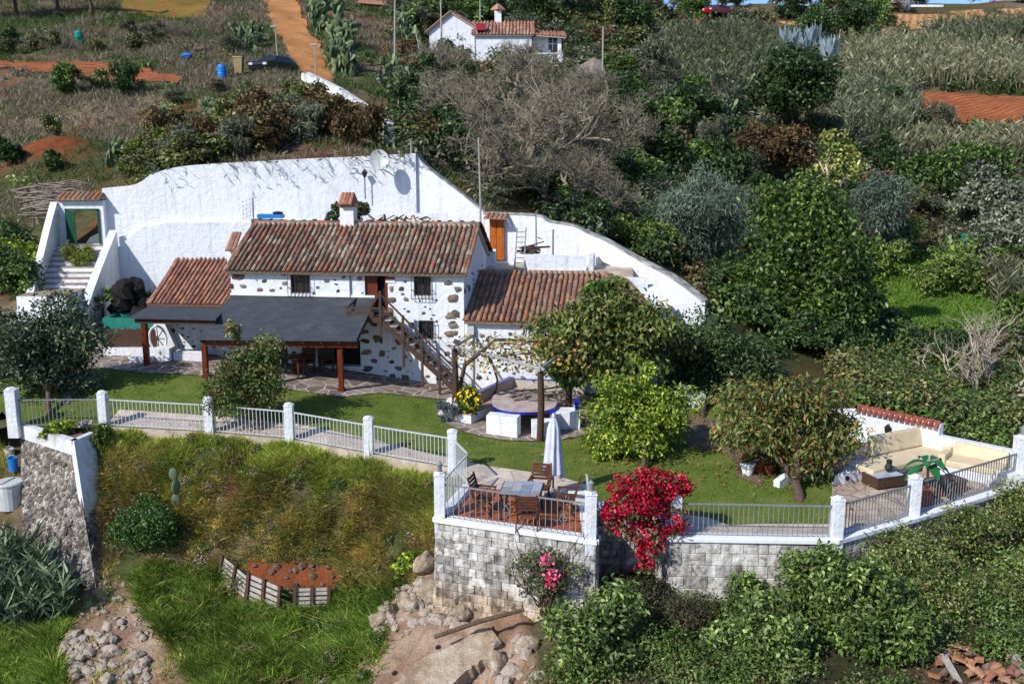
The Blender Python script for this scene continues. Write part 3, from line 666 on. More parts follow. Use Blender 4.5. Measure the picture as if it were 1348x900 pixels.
quoins = [q0(596, 393, .24, .17), q0(600, 413, .2, .16), q0(594, 416, .26, .15), q0(597, 428, .28, .16), q0(592, 440, .22, .16), q0(601, 450, .16, .13), q0(603, 381, .17, .14), q0(590, 372, .2, .1), q0(559, 370, .01, .01), q0(600, 465, .17, .11), q0(515, 380, .1, .14), q0(516, 395, .18, .14), q0(514, 409, .13, .17), q0(528, 380, .13, .1), q0(313, 364, .3, .14), q0(320, 377, .16, .1), q0(305, 377, .1, .11), q0(348, 370, .13, .07), q0(342, 381, .14, .09), q0(358, 382, .15, .07), q0(430, 370, .13, .08), q0(473, 366, .12, .1), q0(445, 383, .1, .08), q0(327, 357, .14, .09)]
wall_stones(mb, rnd, HL + .1, -.05, 3.0, 4.65, 66, OPEN, lambda s, z, o: Vector((s, -o, z)), big=quoins)
wall_stones(mb, rnd, HL + .1, -.05, .2, 3.05, 150, OPEN, lambda s, z, o: Vector((s, -o, z)), size=(.14, .42),
            big=[q0(480, 437, .2, .1), q0(480, 449, .22, .11), q0(482, 464, .27, .12), q0(484, 485, .28, .13), q0(487, 496, .3, .14), q0(533, 497, .18, .16), q0(525, 485, .2, .09), q0(503, 465, .13, .17), q0(493, 475, .16, .1)])
wall_stones(mb, rnd, .3, DEP - .2, .6, 4.6, 60, [], lambda s, z, o: Vector((o, s, z)), size=(.14, .4), big=[(.25, .8, .18, .14), (.25, 1.5, .18, .14), (.25, 2.3, .2, .14), (.25, 3.2, .18, .14), (.22, 4.0, .18, .13)])
mb.build('wall', [M['white'], M['stone_in_wall']], house)
# main roof, front and back planes
OV = .28; sl = (RIDGE - WT) / (DEP / 2)
e0 = (HL - .12, -OV, WT - OV * sl + .04); e1 = (.12, -OV, WT - OV * sl + .04)
ro = tile_roof('roof', e0, e1, (.12, DEP / 2, RIDGE), (HL - .12, DEP / 2, RIDGE), .2, .32, [M['tile_old'], M['tile_old']], house, 5)
tile_roof('roof', (.12, DEP + OV, WT - OV * sl + .04), (HL - .12, DEP + OV, WT - OV * sl + .04), (HL - .12, DEP / 2 + .02, RIDGE), (.12, DEP / 2 + .02, RIDGE), .47, .6, [M['tile_old'], M['mortar']], house, 6)
mb = MB(); ridge_caps(mb, (HL - .12, DEP / 2, RIDGE + .05), (.12, DEP / 2, RIDGE + .05), .1, .38, seed=2); mb.box(HL - .1, .1, DEP / 2 - .09, DEP / 2 + .09, RIDGE - .08, RIDGE + .07, 1)
mb.build('ridge', [M['tile_old'], M['mortar']], ro)

def window(r, t=0.0, bars=5, basket=True):
    s0, s1, z0, z1 = r; f = MB()
    f.box(s0, s1, t + .16, t + .19, z0, z1)
    w = f.build('window', M['glass_dark'], house)
    fr = MB(); k = .05
    for a in ((s0, s0 + k, z0, z1), (s1 - k, s1, z0, z1), (s0 + k, s1 - k, z0, z0 + k), (s0 + k, s1 - k, z1 - k, z1), ((s0 + s1) / 2 - .02, (s0 + s1) / 2 + .02, z0 + k, z1 - k)):
        fr.box(a[0], a[1], t + .10, t + .155, a[2], a[3])
    fr.build('frame', M['wood_dark'], w)
    g = MB(); o = -.16
    for i in range(bars + 2):
        x = s0 - .06 + (s1 - s0 + .12) * i / (bars + 1); g.beam((x, t + o, z0 - .1), (x, t + o, z1 - .02), .016, .016)
    for z in (z0 - .1, z0 + .22, z1 - .03):
        g.beam((s0 - .07, t + o, z), (s1 + .07, t + o, z), .018, .018)
        for x in (s0 - .07, s1 + .07): g.beam((x, t + o, z), (x, t + .0, z), .018, .018)
    for i in range(bars):
        x = s0 + (s1 - s0) * (i + .5) / bars; g.tube([(x + .05 * math.cos(a), t + o - .005, z0 + .06 + .05 * math.sin(a)) for a in np.linspace(0, 6.28, 9)], .007, 4, caps=False)
    g.build('grille', M['black_iron'], w)
for W in (W1, W2, W3): window(W)
# upper door: one leaf closed, one open on a dark room
s0, s1, z0, z1 = DR; mb = MB(); mb.box(s0, s1, .3, .33, z0, z1); d = mb.build('door', M['void'], house)
mb = MB(); mb.box(s0 + .02, s0 + (s1 - s0) * .52, .1, .15, z0, z1 - .03); mb.box(s1 - .12, s1 - .005, .02, .12, z0, z1 - .03); mb.build('leaf', M['wood_red'], d)
mb = MB(); mb.box(s0 - .06, s1 + .06, -.03, .08, z1 - .02, z1 + .1); mb.build('lintel', M['wood_dark'], d)
for k, (s0, s1, z0, z1) in enumerate((LO, LO2)):
    mb = MB(); mb.box(s0, s1, .3, .33, z0, z1); w = mb.build('window' if k == 0 else 'door', M['void'], house)
    mb = MB(); mb.box(s0 - .12, s1 + .14, -.07, .28, z0 - .1, z0 - .002); mb.build('sill', M['white_trim'], w)
mb = MB(); a = hf(514, 372); mb.box(a[0] - .18, a[0] + .18, -.03, -.003, a[1] + .0, a[1] + .22); pl = mb.build('plaque', M['white_trim'], house)
mb = MB(); mb.box(a[0] - .18, a[0] + .18, -.034, -.031, a[1] + .12, a[1] + .22); mb.build('red_band', M['car_red'], pl)
# chimney
cb = hf(459, 296, DEP / 2); ct = hf(459, 256, DEP / 2)
mb = MB(); mb.box(cb[0] - .28, cb[0] + .28, 2.75, 3.3, RIDGE - .3, ct[1] - .45); ch = mb.build('chimney', M['white'], house)
mb = MB(); mb.box(cb[0] - .3, cb[0] + .3, 2.72, 3.33, ct[1] - .5, ct[1] - .42)
for i in range(4):
    x = cb[0] - .28 + .56 * (i + .5) / 4; arc_tile(mb, Vector((x, 2.52, ct[1] - .42)), Vector((x, 3.05, ct[1] + .02)), .085, .075, .02, Vector((0, -.6, .8)), Vector((1, 0, 0)))
    arc_tile(mb, Vector((x, 3.55, ct[1] - .42)), Vector((x, 3.02, ct[1] + .02)), .085, .075, .02, Vector((0, .6, .8)), Vector((1, 0, 0)))
mb.extr([(cb[0] - .3, 2.6, ct[1] - .4), (cb[0] - .3, 3.45, ct[1] - .4), (cb[0] - .3, 3.03, ct[1])], (.6, 0, 0)); mb.build('chimney_cap', M['tile_orange'], ch)
# small tiled vent left of the main roof
a = hf(309, 330, 2.4); b = hf(309, 308, 2.4)
mb = MB(); mb.box(a[0] - .26, a[0] + .2, 2.2, 2.7, 3.6, a[1] + .1); ch = mb.build('vent', M['white'], house)
mb = MB()
for i in range(3):
    x = a[0] - .22 + .42 * (i + .5) / 3; arc_tile(mb, Vector((x, 1.95, a[1] + .0)), Vector((x, 2.75, b[1])), .085, .075, .02, Vector((0, -.5, .85)), Vector((1, 0, 0)))
mb.box(a[0] - .26, a[0] + .2, 2.1, 2.72, a[1] + .1, a[1] + .16); mb.build('vent_cap', M['tile_orange'], ch)

# ---- left lean-to wing
el = hf(196, 401, -.05); er = hf(303, 402, -.05); rl = hf(233, 342, 3.1); rr = hf(312, 341, 3.1)
tile_roof('wing_roof', (el[0], -.12, el[1] + .02), (HL - .12, -.12, er[1] + .02), (HL - .13, 3.1, rr[1]), (rl[0], 3.1, rl[1]), .185, .36, [M['tile_orange'], M['tile_orange']], house, 8, sag=.02)
mb = MB(); ws0 = hf(213, 430, .3)[0]
mb.extr([(ws0, .3, .6), (HL - .001, .3, .6), (HL - .001, .3, er[1] - .12), (ws0, .3, el[1] - .12)], (0, .4, 0))
mb.extr([(ws0, .7, .6), (ws0, 3.0, .6), (ws0, 3.0, rl[1] - .15), (ws0, .7, el[1] + .15)], (.35, 0, 0))
wall_stones(mb, rnd, ws0 + .1, HL - .1, 1.5, 3.0, 46, [], lambda s, z, o: Vector((s, .3 - o, z)), size=(.1, .36))
mb.build('wing_wall', [M['white'], M['stone_in_wall']], house)
# ---- right wing
a = hf(609, 423, -.2); b = hf(868, 432, -.2); c = hf(622, 358, 3.9); d_ = hf(775, 362, 3.9)
RWS = b[0]
tile_roof('wing_roof', (.04, -.22, a[1]), (5.2, -.22, a[1] - .03), (5.2, 3.9, c[1]), (.04, 3.9, c[1]), .215, .33, [M['tile_mid'], M['tile_mid']], house, 9, sag=.02)
tile_roof('wing_roof', (5.2, -.22, a[1] - .06), (RWS + .2, .6, a[1] - .1), (RWS - 1.2, 3.6, c[1] - .25), (5.2, 3.88, c[1] - .04), .22, .33, [M['tile_mid'], M['tile_mid']], house, 10, sag=.0)
mb = MB(); hz = a[1] - .1
RW = [rect(738, 752, 455, 480)]
wall_with_holes(mb, .001, RWS, -.3, hz, RW, .02, .4); mb.extr([(RWS - .4, .4, -.3), (RWS - .4, 4, -.3), (RWS - .4, 4, c[1] - .4), (RWS - .4, .4, hz)], (.4, 0, 0)); mb.box(.3, RWS - .4, 3.6, 4.0, -.3, c[1] - .12)
wall_stones(mb, rnd, .1, RWS - .1, .4, hz - .1, 60, RW, lambda s, z, o: Vector((s, .02 - o, z)), size=(.14, .4))
mb.build('wing_wall', [M['white'], M['stone_in_wall']], house)
s0, s1, z0, z1 = RW[0]; mb = MB(); mb.box(s0, (s0 + s1) / 2 - .005, .06, .11, z0, z1); mb.box((s0 + s1) / 2 + .005, s1, .06, .11, z0, z1); mb.build('shutter', M['wood_door'], house)
mb = MB(); a_ = hf(620, 434, -.02); mb.box(a_[0] - .13, a_[0] + .13, -.16, .015, a_[1] - .16, a_[1] + .16); mb.tube([(a_[0] + .06, -.04, a_[1] - .17), (a_[0] + .06, -.04, .4)], .03, 6); mb.build('meter_box', M['plastic_white'], house)
mb = MB(); x = hf(461, 370)[0]; mb.tube([(x, -.05, 4.7), (x, -.05, 3.75)], .03, 6); mb.build('drain_pipe', M['grey_iron'], house)

# ---- slate porches
PT = -3.05
fl = hf(259, 445, PT); fr = hf(469, 447, PT); bl = hf(304, 388.5, -.02); br = hf(497, 388.5, -.02)
mb = MB()
A = Vector((fl[0], PT, fl[1])); B = Vector((fr[0], PT, fr[1])); C_ = Vector((br[0] - .05, -.02, bl[1])); D = Vector((bl[0], -.02, bl[1]))
mb.hexa([p - Vector((0, 0, .07)) for p in (A, B, C_, D)], [A, B, C_, D])
pr = mb.build('porch_roof', M['slate'], house)
mb = MB(); z3 = Vector((0, 0, .075))
mb.beam(D - z3 + Vector((.3, 0, -.06)), A - z3 + Vector((.12, .1, -.06)), .09, .12); mb.beam(C_ - z3 + Vector((-.05, 0, -.06)), B - z3 + Vector((-.06, .1, -.06)), .09, .12)
for i in range(1, 9):
    k = i / 9; mb.beam(D.lerp(C_, k) - z3 + Vector((0, 0, -.05)), A.lerp(B, k) - z3 + Vector((0, .05, -.05)), .07, .1)
mb.build('rafters', M['wood_dark'], pr)
mb = MB(); mb.beam(A - z3 + Vector((.05, .3, -.16)), B - z3 + Vector((-.05, .3, -.16)), .14, .2); mb.build('beam', M['wood_red'], pr)
mb = MB(); mb.box(bl[0] - .02, br[0] - .1, -.06, -.003, bl[1] + .01, bl[1] + .09); mb.build('flashing', M['white_trim'], pr)
pt = PT + .3
for u, vb in ((270, 492), (358, 506), (449, 520)):
    s = hf(u, vb - 20, pt)[0]; g = hw(s, pt, 0); z0 = L(g.x, g.y); mb = MB(); mb.box(s - .085, s + .085, pt - .085, pt + .085, z0 - .02, fl[1] - .33); mb.box(s - .12, s + .12, pt - .12, pt + .12, z0 - .05, z0 + .09)
    mb.build('porch_post', M['wood_red'], house)
P2 = -2.3
fl2 = hf(171, 417, P2); fr2 = hf(284, 418, P2); bl2 = hf(197, 402, -.15)
mb = MB(); A = Vector((fl2[0], P2, fl2[1])); B = Vector((fr2[0], P2, fl2[1])); C_ = Vector((HL - .1, -.15, bl2[1])); D = Vector((bl2[0], -.15, bl2[1]))
mb.hexa([p - Vector((0, 0, .07)) for p in (A, B, C_, D)], [A, B, C_, D]); pr2 = mb.build('porch_roof', M['slate'], house)
mb = MB(); mb.beam(A + Vector((.1, .2, -.17)), B + Vector((-.1, .2, -.17)), .12, .18); mb.beam(A + Vector((.12, .3, -.13)), D + Vector((.1, 0, -.13)), .1, .12)
for i in range(1, 6): mb.beam(A.lerp(B, i / 6) + Vector((0, .1, -.12)), D.lerp(C_, i / 6) + Vector((0, 0, -.12)), .07, .1)
mb.build('beam', M['wood_dark'], pr2)
s = hf(193, 470, P2 + .25)[0]; g = hw(s, P2 + .25, 0); z0 = L(g.x, g.y); mb = MB(); mb.box(s - .09, s + .09, P2 + .16, P2 + .34, z0 - .02, fl2[1] - .27); mb.build('porch_post', M['wood_red'], house)

# ---- wooden outside stair
st = thing('wooden_staircase', 'dark wooden outside stair climbing to the upper door', 'staircase', hw(0, -1, 0), -TH)
def sl_(p): return Vector(p) - Vector((0, -1, 0))
def sb(mb): mb.v = [(p[0], p[1] + 1.0, p[2]) for p in mb.v]; return mb
ltop = hf(487, 409, -.9); LZ = DR[2] - .03; lx0 = hf(456, 400, -1.2)[0]; lx1 = hf(505, 400, -1.2)[0]
bot = hf(604, 500, -1.0); bx = bot[0] + .05; bz = L(hw(bx, -1, 0).x, hw(bx, -1, 0).y)
mb = MB()
for i in range(6): mb.box(lx0 + .0, lx1, -1.3 + .215 * i, -1.3 + .215 * i + .2, LZ - .05, LZ)
for y in (-1.25, -.1): mb.beam((lx0, y, LZ - .12), (lx1, y, LZ - .12), .08, .14)
sb(mb).build('landing', M['wood_dark'], st)
mb = MB(); nst = 13
for y in (-1.28, -.32): mb.beam((lx1 - .1, y, LZ - .14), (bx, y, bz + .1), .06, .17)
sb(mb).build('stringer', M['wood_dark'], st)
mb = MB()
for i in range(nst):
    k = (i + .6) / nst; x = lx1 + (bx - lx1) * k; z = LZ + (bz - LZ) * k + .03; mb.box(x - .14, x + .14, -1.24, -.36, z - .03, z + .02)
sb(mb).build('tread', M['wood_grey'], st)
mb = MB(); mb.beam((lx1 - .15, -1.3, LZ + .92), (bx - .1, -1.3, bz + 1.02), .06, .06); mb.beam((lx1 - .15, -1.3, LZ + .52), (bx - .1, -1.3, bz + .6), .045, .07)
mb.beam((lx0 - .02, -1.3, LZ + .34), (lx1 - .1, -1.3, LZ + .34), .06, .08); mb.box(lx0, lx1 - .35, -1.32, -1.28, LZ + .02, LZ + .22); mb.beam((lx1 - .5, -1.3, LZ + .34), (lx1 - .1, -1.3, LZ + .92), .06, .08)
mb.beam((lx0 + .05, -1.3, LZ + .34), (lx0 + .05, -.1, LZ + .5), .06, .08)
sb(mb).build('handrail', M['wood_dark'], st)
for k in (0, .3, .55, .78, .99):
    x = lx1 - .1 + (bx - lx1) * k; zt = LZ + (bz - LZ) * k; mb = MB(); lo = zt - (.95 if k < .9 else 0.1)
    g = hw(x, -1.3, 0); lo = max(lo, L(g.x, g.y) - .05); mb.box(x - .042, x + .042, -1.35, -1.26, lo, zt + .98); sb(mb).build('post', M['wood_dark'], st)
# things stored under the porch
for k, (u, v, t) in enumerate(((400, 480, -1.0), (432, 478, -.8))):
    p = hf(u, v, t); g = hw(p[0], t, 0); z0 = L(g.x, g.y); b_ = thing('cane_chair' , 'dark cane armchair in the porch shade, ' + ('nearer the house wall opening' if k else 'left of the other cane armchair'), 'chair', (g.x, g.y, z0), -TH - .4 + k, 'cane chairs under the porch')
    mb = MB(); mb.box(-.3, .3, -.3, .3, .36, .44); mb.build('seat', M['wood_dark'], b_)
    mb = MB(); mb.box(-.3, .3, .25, .31, .44, .95); mb.build('backrest', M['wood_dark'], b_)
    for sx in (-1, 1):
        mb = MB(); mb.box(sx * .3 - .03, sx * .3 + .03, -.3, .3, .6, .65); mb.box(sx * .3 - .03, sx * .3 + .03, -.3, -.24, .44, .6); mb.build('armrest', M['wood_dark'], b_)
        for sy in (-1, 1): mb = MB(); mb.box(sx * .26 - .03, sx * .26 + .03, sy * .26 - .03, sy * .26 + .03, 0, .36); mb.build('leg', M['wood_dark'], b_)
t_ = hf(372, 480, -1.7); g = hw(t_[0], -1.7, 0); z0 = L(g.x, g.y); tb = thing('porch_table', 'wooden table standing in shade under the slate porch', 'table', (g.x, g.y, z0), -TH)
mb = MB(); mb.box(-.8, .8, -.4, .4, .7, .75); mb.build('tabletop', M['wood_red'], tb)
for sx in (-.7, .7):
    for sy in (-.32, .32): mb = MB(); mb.box(sx - .035, sx + .035, sy - .035, sy + .035, 0, .7); mb.build('leg', M['wood_red'], tb)
# ------------------------------------------------------------------ garden walls
def mid(*ps): return tuple(sum(Vector(p)[i] for p in ps) / len(ps) for i in range(3))
def wall_strip(mb, top, zb, off, mi=0):
    """wall with a shaped top: top = list of 3-D points along the crest, zb base height, off = thickness vector"""
    off = Vector(off)
    for a, b in zip(top[:-1], top[1:]):
        a = Vector(a); b = Vector(b); a0 = Vector((a.x, a.y, zb)); b0 = Vector((b.x, b.y, zb))
        mb.hexa([a0, b0, b0 + off, a0 + off], [a, b, b + off, a + off], mi)
def smooth_line(pts, n=4):
    out = []; P = [Vector(p) for p in pts]
    for i in range(len(P) - 1):
        p0 = P[max(i - 1, 0)]; p1 = P[i]; p2 = P[i + 1]; p3 = P[min(i + 2, len(P) - 1)]
        for k in range(n):
            t = k / n; out.append(.5 * ((2 * p1) + (p2 - p0) * t + (2 * p0 - 5 * p1 + 4 * p2 - p3) * t * t + (3 * p1 - p0 - 3 * p2 + p3) * t ** 3))
    return out + [P[-1]]
t1 = [Pd(u, v, 44.75 - (u - 133) * .0005) for u, v in ((134, 248), (152, 246), (172, 244), (186, 239), (198, 230), (212, 225), (240, 219), (290, 215), (400, 209), (470, 206), (547, 202))]
rw = thing('retaining_wall', 'tall white plastered retaining wall behind the house roofs', 'wall', (t1[0].x, 44.7, 1.0))
mb = MB(); wall_strip(mb, smooth_line(t1), .9, (0, .45, 0)); mb.build('wall', M['white'], rw, world=True)
mb = MB(); a = Pd(150, 293, 44.5); b = Pd(430, 292, 44.4); lt = [Pd(150, 330, 44.52), Pd(185, 300, 44.5), Pd(218, 293, 44.47), b]; wall_strip(mb, lt, .95, (0, .24, 0)); mb.build('plinth', M['white'], rw, world=True)
t2 = [Pd(547.5, 203, 44.7), Pd(562, 221, 44.62), Pd(600, 250, 44.4), Pd(636, 279, 44.2), Pd(642, 281, 44.17), Pd(706, 284, 43.6), Pd(722, 292, 43.45), Pd(752, 297, 43.2), Pd(774, 307, 43.0), Pd(800, 318, 42.6), Pd(840, 341, 41.9), Pd(880, 362, 41.0), Pd(905, 379, 40.4), Pd(928, 398, 39.9)]
gw = thing('garden_wall', 'curved white wall with sloping top descending right behind the roofs', 'wall', (t2[4].x, 44.2, 2.0))
mb = MB(); tt = smooth_line(t2, 3); wall_strip(mb, tt, 1.0, (.12, .38, 0)); mb.build('wall', M['white'], gw, world=True)
mb = MB()
for a, b in zip(tt[:-1], tt[1:]): mb.beam(a + Vector((.05, .2, .03)), b + Vector((.05, .2, .03)), .5, .05)
mb.build('mossy_coping', noisy('mossy_coping', [(.35, (.12, .11, .09)), (.55, (.4, .39, .36)), (.7, (.62, .6, .57))], 2.5), gw, world=True)
# wooden door with tiled canopy
dl = Pd(645, 341, 44.0); drt = Pd(664, 341, 43.86); dt = Pd(645, 288, 44.0).z; dz = dl.z; ux = (drt - dl); ux.z = 0; W = ux.length; ux.normalize(); nn = Vector((ux.y, -ux.x, 0))
mb = MB()
for k in (0, 1):
    a = dl + ux * (W * (.5 * k + .015)); b = dl + ux * (W * (.5 * k + .485)); mb.hexa([a + nn * .1, b + nn * .1, b - nn * .03, a - nn * .03], [Vector((p.x, p.y, dt)) for p in (a + nn * .1, b + nn * .1, b - nn * .03, a - nn * .03)])
    for zz in (.15, 1.0):
        c = a.lerp(b, .2); e = a.lerp(b, .8); mb.hexa([p + Vector((0, 0, zz)) for p in (c + nn * .12, e + nn * .12, e + nn * .098, c + nn * .098)], [p + Vector((0, 0, zz + .6)) for p in (c + nn * .12, e + nn * .12, e + nn * .098, c + nn * .098)])
mb.build('door', M['wood_door'], gw, world=True)
ca = Pd(639, 288, 43.9); cb_ = Pd(669, 289, 43.7); mb = MB(); cu = (cb_ - ca).normalized()
for i in range(5):
    p = ca.lerp(cb_, (i + .5) / 5); arc_tile(mb, p + nn * .42 + Vector((0, 0, .02)), p - nn * .25 + Vector((0, 0, .22)), .1, .085, .0, Vector((0, 0, 1)), cu)
mb.build('door_canopy', M['tile_mid'], gw, world=True)
# rear terrace behind the house
RZ = dz - .05
rt_ = thing('rear_terrace', 'white parapet and steps of the upper terrace behind the right roof', 'terrace', (1, 42, RZ))
mb = MB(); mb.hexa([(-11, 43.0, 1), (5.0, 40.6, 1), (5.2, 43.0, 1), (-11, 44.6, 1)], [(-11, 43.0, RZ - .1), (5.0, 40.6, RZ - .1), (5.2, 43.0, RZ - .1), (-11, 44.6, RZ - .1)]); mb.build('floor_slab', M['concrete'], rt_, world=True)
mb = MB(); pa = Pd(690, 335, 41.3); pb = Pd(772, 338, 41.0); wall_strip(mb, [pa, pb], 3.6, (0, .25, 0)); q = Pd(775, 337, 41.0); wall_strip(mb, [q, q + Vector((.2, 1.6, 0))], 3.6, (.2, 0, 0)); mb.build('parapet', M['white'], rt_, world=True)
mb = MB()
for k in range(3): p = Pd(660, 345 + 5 * k, 43.3 - .3 * k); mb.box(p.x - .75, p.x + .55, 43.2 - .35 * k, 43.6, RZ - .3, p.z)
p = Pd(645, 330, 42.6); mb.box(p.x - .2, p.x + .25, 42.4, 43.3, RZ - .3, p.z)
mb.build('step', M['white'], rt_, world=True)
mb = MB(); a = Pd(493, 280, 43.4); b = Pd(588, 281, 42.9); wall_strip(mb, [a, b], 5.0, (0, .25, 0)); mb.build('low_wall', M['white'], rt_, world=True); mb = MB(); c = Pd(330, 288, 43.2); d = Pd(425, 291, 43.1); wall_strip(mb, [c, d], 5.0, (0, .25, 0)); mb.build('low_wall', M['white'], rt_, world=True)
# ladder, wood pile, thin post, antenna mast, dish, lantern
la = Pd(677, 357, 41.1); lt_ = Pd(681, 300, 42.0); ld = thing('ladder', 'grey metal ladder leaning beside the orange wooden door', 'ladder', la)
for k in (0, 1): mb = MB(); o = Vector((.4 * k, 0, 0)); mb.beam(la + o, lt_ + o + Vector((-.03 * k, 0, 0)), .05, .06); mb.build('rail', M['grey_iron'], ld, world=True)
for k in range(8): mb = MB(); p = la.lerp(lt_, (k + .6) / 8.4); mb.tube([p, p + Vector((.39, 0, 0))], .02, 6); mb.build('rung', M['grey_iron'], ld, world=True)
wp = Pd(702, 335, 41.7); wt_ = thing('wood_pile', 'small pile of brown logs and boards on the white parapet', 'wood pile', wp); rg = random.Random(4)
for k in range(12): mb = MB(); x = rg.uniform(-.5, .5); z = .08 + .07 * (k % 4); mb.tube([wp + Vector((x - .28, rg.uniform(-.2, .1), z)), wp + Vector((x + .28, rg.uniform(-.2, .1), z + rg.uniform(-.03, .05)))], rg.uniform(.04, .07), 7); mb.build('log', M['wood_dark' if k % 3 else 'wood_fence'], wt_, world=True)
mb = MB(); mb.beam(wp + Vector((-.5, -.05, .28)), wp + Vector((.45, -.05, .55)), .12, .04); mb.build('board', M['wood_dark'], wt_, world=True)
p = Pd(728, 334, 41.7); mb = MB(); mb.box(p.x - .04, p.x + .04, p.y - .04, p.y + .04, p.z - .2, Pd(728, 302, 41.7).z); o = mb.build('post', M['grey_iron'], loc=tuple(p)); tag(o, 'short dark post standing right of the wood pile', 'post')
p = Pd(633, 360, 41.2); mb = MB(); zt = Pd(630, 181, 41.2).z; mb.tube([(p.x, p.y, p.z - .5), (p.x, p.y, 7), (p.x - .06, p.y, zt)], [.045, .04, .028], 8); o = mb.build('antenna_mast', M['pole_grey'], loc=tuple(p)); tag(o, 'tall thin grey mast rising at the right gable of the house', 'mast')
p = Pd(499, 211, 43.75); ds = thing('satellite_dish', 'round white satellite dish at the crest of the tall white wall', 'dish', (p.x, 44.6, p.z - .3))
mb = MB(); R0 = .46; axis = Vector((.12, -1, .25)).normalized(); s_ = axis.cross(Vector((0, 0, 1))).normalized(); t_ = s_.cross(axis); vs = []; fs = []
for i in range(6):
    r = R0 * i / 5
    for k in range(20): a = 2 * math.pi * k / 20; vs.append(p + (s_ * math.cos(a) * r * .9 + t_ * math.sin(a) * r) + axis * (.1 * (i / 5) ** 2))
for i in range(5):
    for k in range(20): fs.append((i * 20 + k, i * 20 + (k + 1) % 20, (i + 1) * 20 + (k + 1) % 20, (i + 1) * 20 + k))
mb.add(vs, fs); mb.build('reflector', M['plastic_white'], ds, smooth=True, world=True)
mb = MB(); mb.tube([p - axis * .02, p + Vector((0, .5, -.2)), (p.x, 44.75, p.z - .5)], .03, 6); mb.build('arm', M['steel'], ds, world=True)
mb = MB(); mb.tube([p - t_ * R0 + axis * .1, p + axis * .42], .012, 5); mb.tube([p + axis * .38, p + axis * .46], .035, 8); mb.build('feed_horn', M['steel'], ds, world=True)
p = Pd(481, 262, 44.3); q = Pd(480, 232, 44.3); lm = thing('garden_lantern', 'small dark lantern on a thin post against the tall white wall', 'lantern', p)
mb = MB(); mb.tube([p, q], .025, 6); mb.build('post', M['black_iron'], lm, world=True); mb = MB(); mb.lathe([(.05, -.05), (.12, .12), (.15, .15), (.02, .3)], q, 6); mb.build('lamp_head', M['black_iron'], lm, world=True)
p = Pd(326, 290, 42.9); br_ = thing('vent_screen', 'pierced white block screen left of the blue tub', 'screen', p); mb = MB()
for i in range(3):
    for j in range(5):
        x = p.x - .21 + .15 * i; z = p.z + .02 + .17 * j + .05 * i
        for a in ((0, .15, 0, .05), (0, .15, .12, .17), (0, .04, .05, .12), (.11, .15, .05, .12)): mb.box(x + a[0], x + a[1], p.y - .06, p.y + .06, z + a[2], z + a[3])
mb.build('blockwork', M['white'], br_, world=True)
mb = MB(); mb.tube([Pd(334, 288, 43.0), Pd(333, 252, 43.0)], .02, 6); mb.tube([Pd(333, 252, 43.0), Pd(337, 262, 43.0)], .014, 5); mb.build('aerial_rod', M['steel'], br_, world=True)
p = Pd(357, 287, 43.2); tb_ = thing('blue_tub', 'blue plastic tub lying on the white low wall', 'tub', p); mb = MB(); mb.prism([(p.x - .55, p.y - .25), (p.x + .5, p.y - .25), (p.x + .55, p.y + .2), (p.x - .5, p.y + .25)], p.z, p.z + .17); mb.build('body', M['plastic_blue'], tb_, world=True)
mb = MB(); mb.lathe([(.2, 0), (.24, .08), (.1, .12)], p + Vector((.3, 0, .171)), 9); mb.build('lid', M['black_iron'], tb_, world=True)
rg = random.Random(9); rb = thing('rubble_pile', 'heap of broken tiles and sticks along the roof ridge', 'rubble', Pd(520, 292, 42.3))
mb = MB()
for k in range(46):
    p = Pd(rg.uniform(490, 570), rg.uniform(288, 294), 42.4 + rg.uniform(-.3, .3)); mb.beam(p, p + Vector((rg.uniform(-.4, .4), rg.uniform(-.2, .2), rg.uniform(0, .22))), rg.uniform(.03, .09), rg.uniform(.02, .05), mi=k % 2)
mb.build('debris', [M['wood_dark'], M['tile_mid']], rb, world=True)

# ------------------------------------------------------------------ stone stair and gateway on the left
gw_ = thing('gateway', 'white garden gateway with green door and tiled cap', 'gateway', Pd(105, 320, 44.4))
g0, g1 = Pd(76, 264, 44.4), Pd(135, 264, 44.4); gb = Pd(100, 321, 44.4).z; o0, o1 = Pd(86, 275, 44.4), Pd(130, 275, 44.4)
mb = MB(); mb.box(g0.x, o0.x, 44.4, 44.75, gb - 2.5, g0.z); mb.box(o1.x, g1.x, 44.4, 44.75, gb - 2.5, g0.z); mb.box(o0.x, o1.x, 44.4, 44.75, o0.z, g0.z); mb.box(o0.x, o1.x, 44.4, 44.75, gb - 2.5, gb); mb.build('wall', M['white'], gw_, world=True)
mb = MB(); n = 9
for i in range(n): x = g0.x + (g1.x - g0.x) * (i + .5) / n; arc_tile(mb, Vector((x, 44.15, g0.z + .03)), Vector((x, 44.85, g0.z + .3)), .105, .09, 0, Vector((0, 0, 1)), Vector((1, 0, 0)))
mb.box(g0.x - .03, g1.x + .03, 44.3, 44.85, g0.z, g0.z + .05); mb.build('tiled_cap', M['tile_mid'], gw_, world=True)
mb = MB(); mb.beam(Vector((o0.x + .03, 44.38, gb)), Vector((o0.x + .03, 44.38, o0.z)), .08, .1, up=(0, 1, 0)); mb.beam(Vector((o1.x - .03, 44.38, gb)), Vector((o1.x - .03, 44.38, o0.z)), .08, .1, up=(0, 1, 0)); mb.beam(Vector((o0.x, 44.38, o0.z - .03)), Vector((o1.x, 44.38, o0.z - .03)), .1, .08); mb.build('door_frame', M['green_paint'], gw_, world=True)
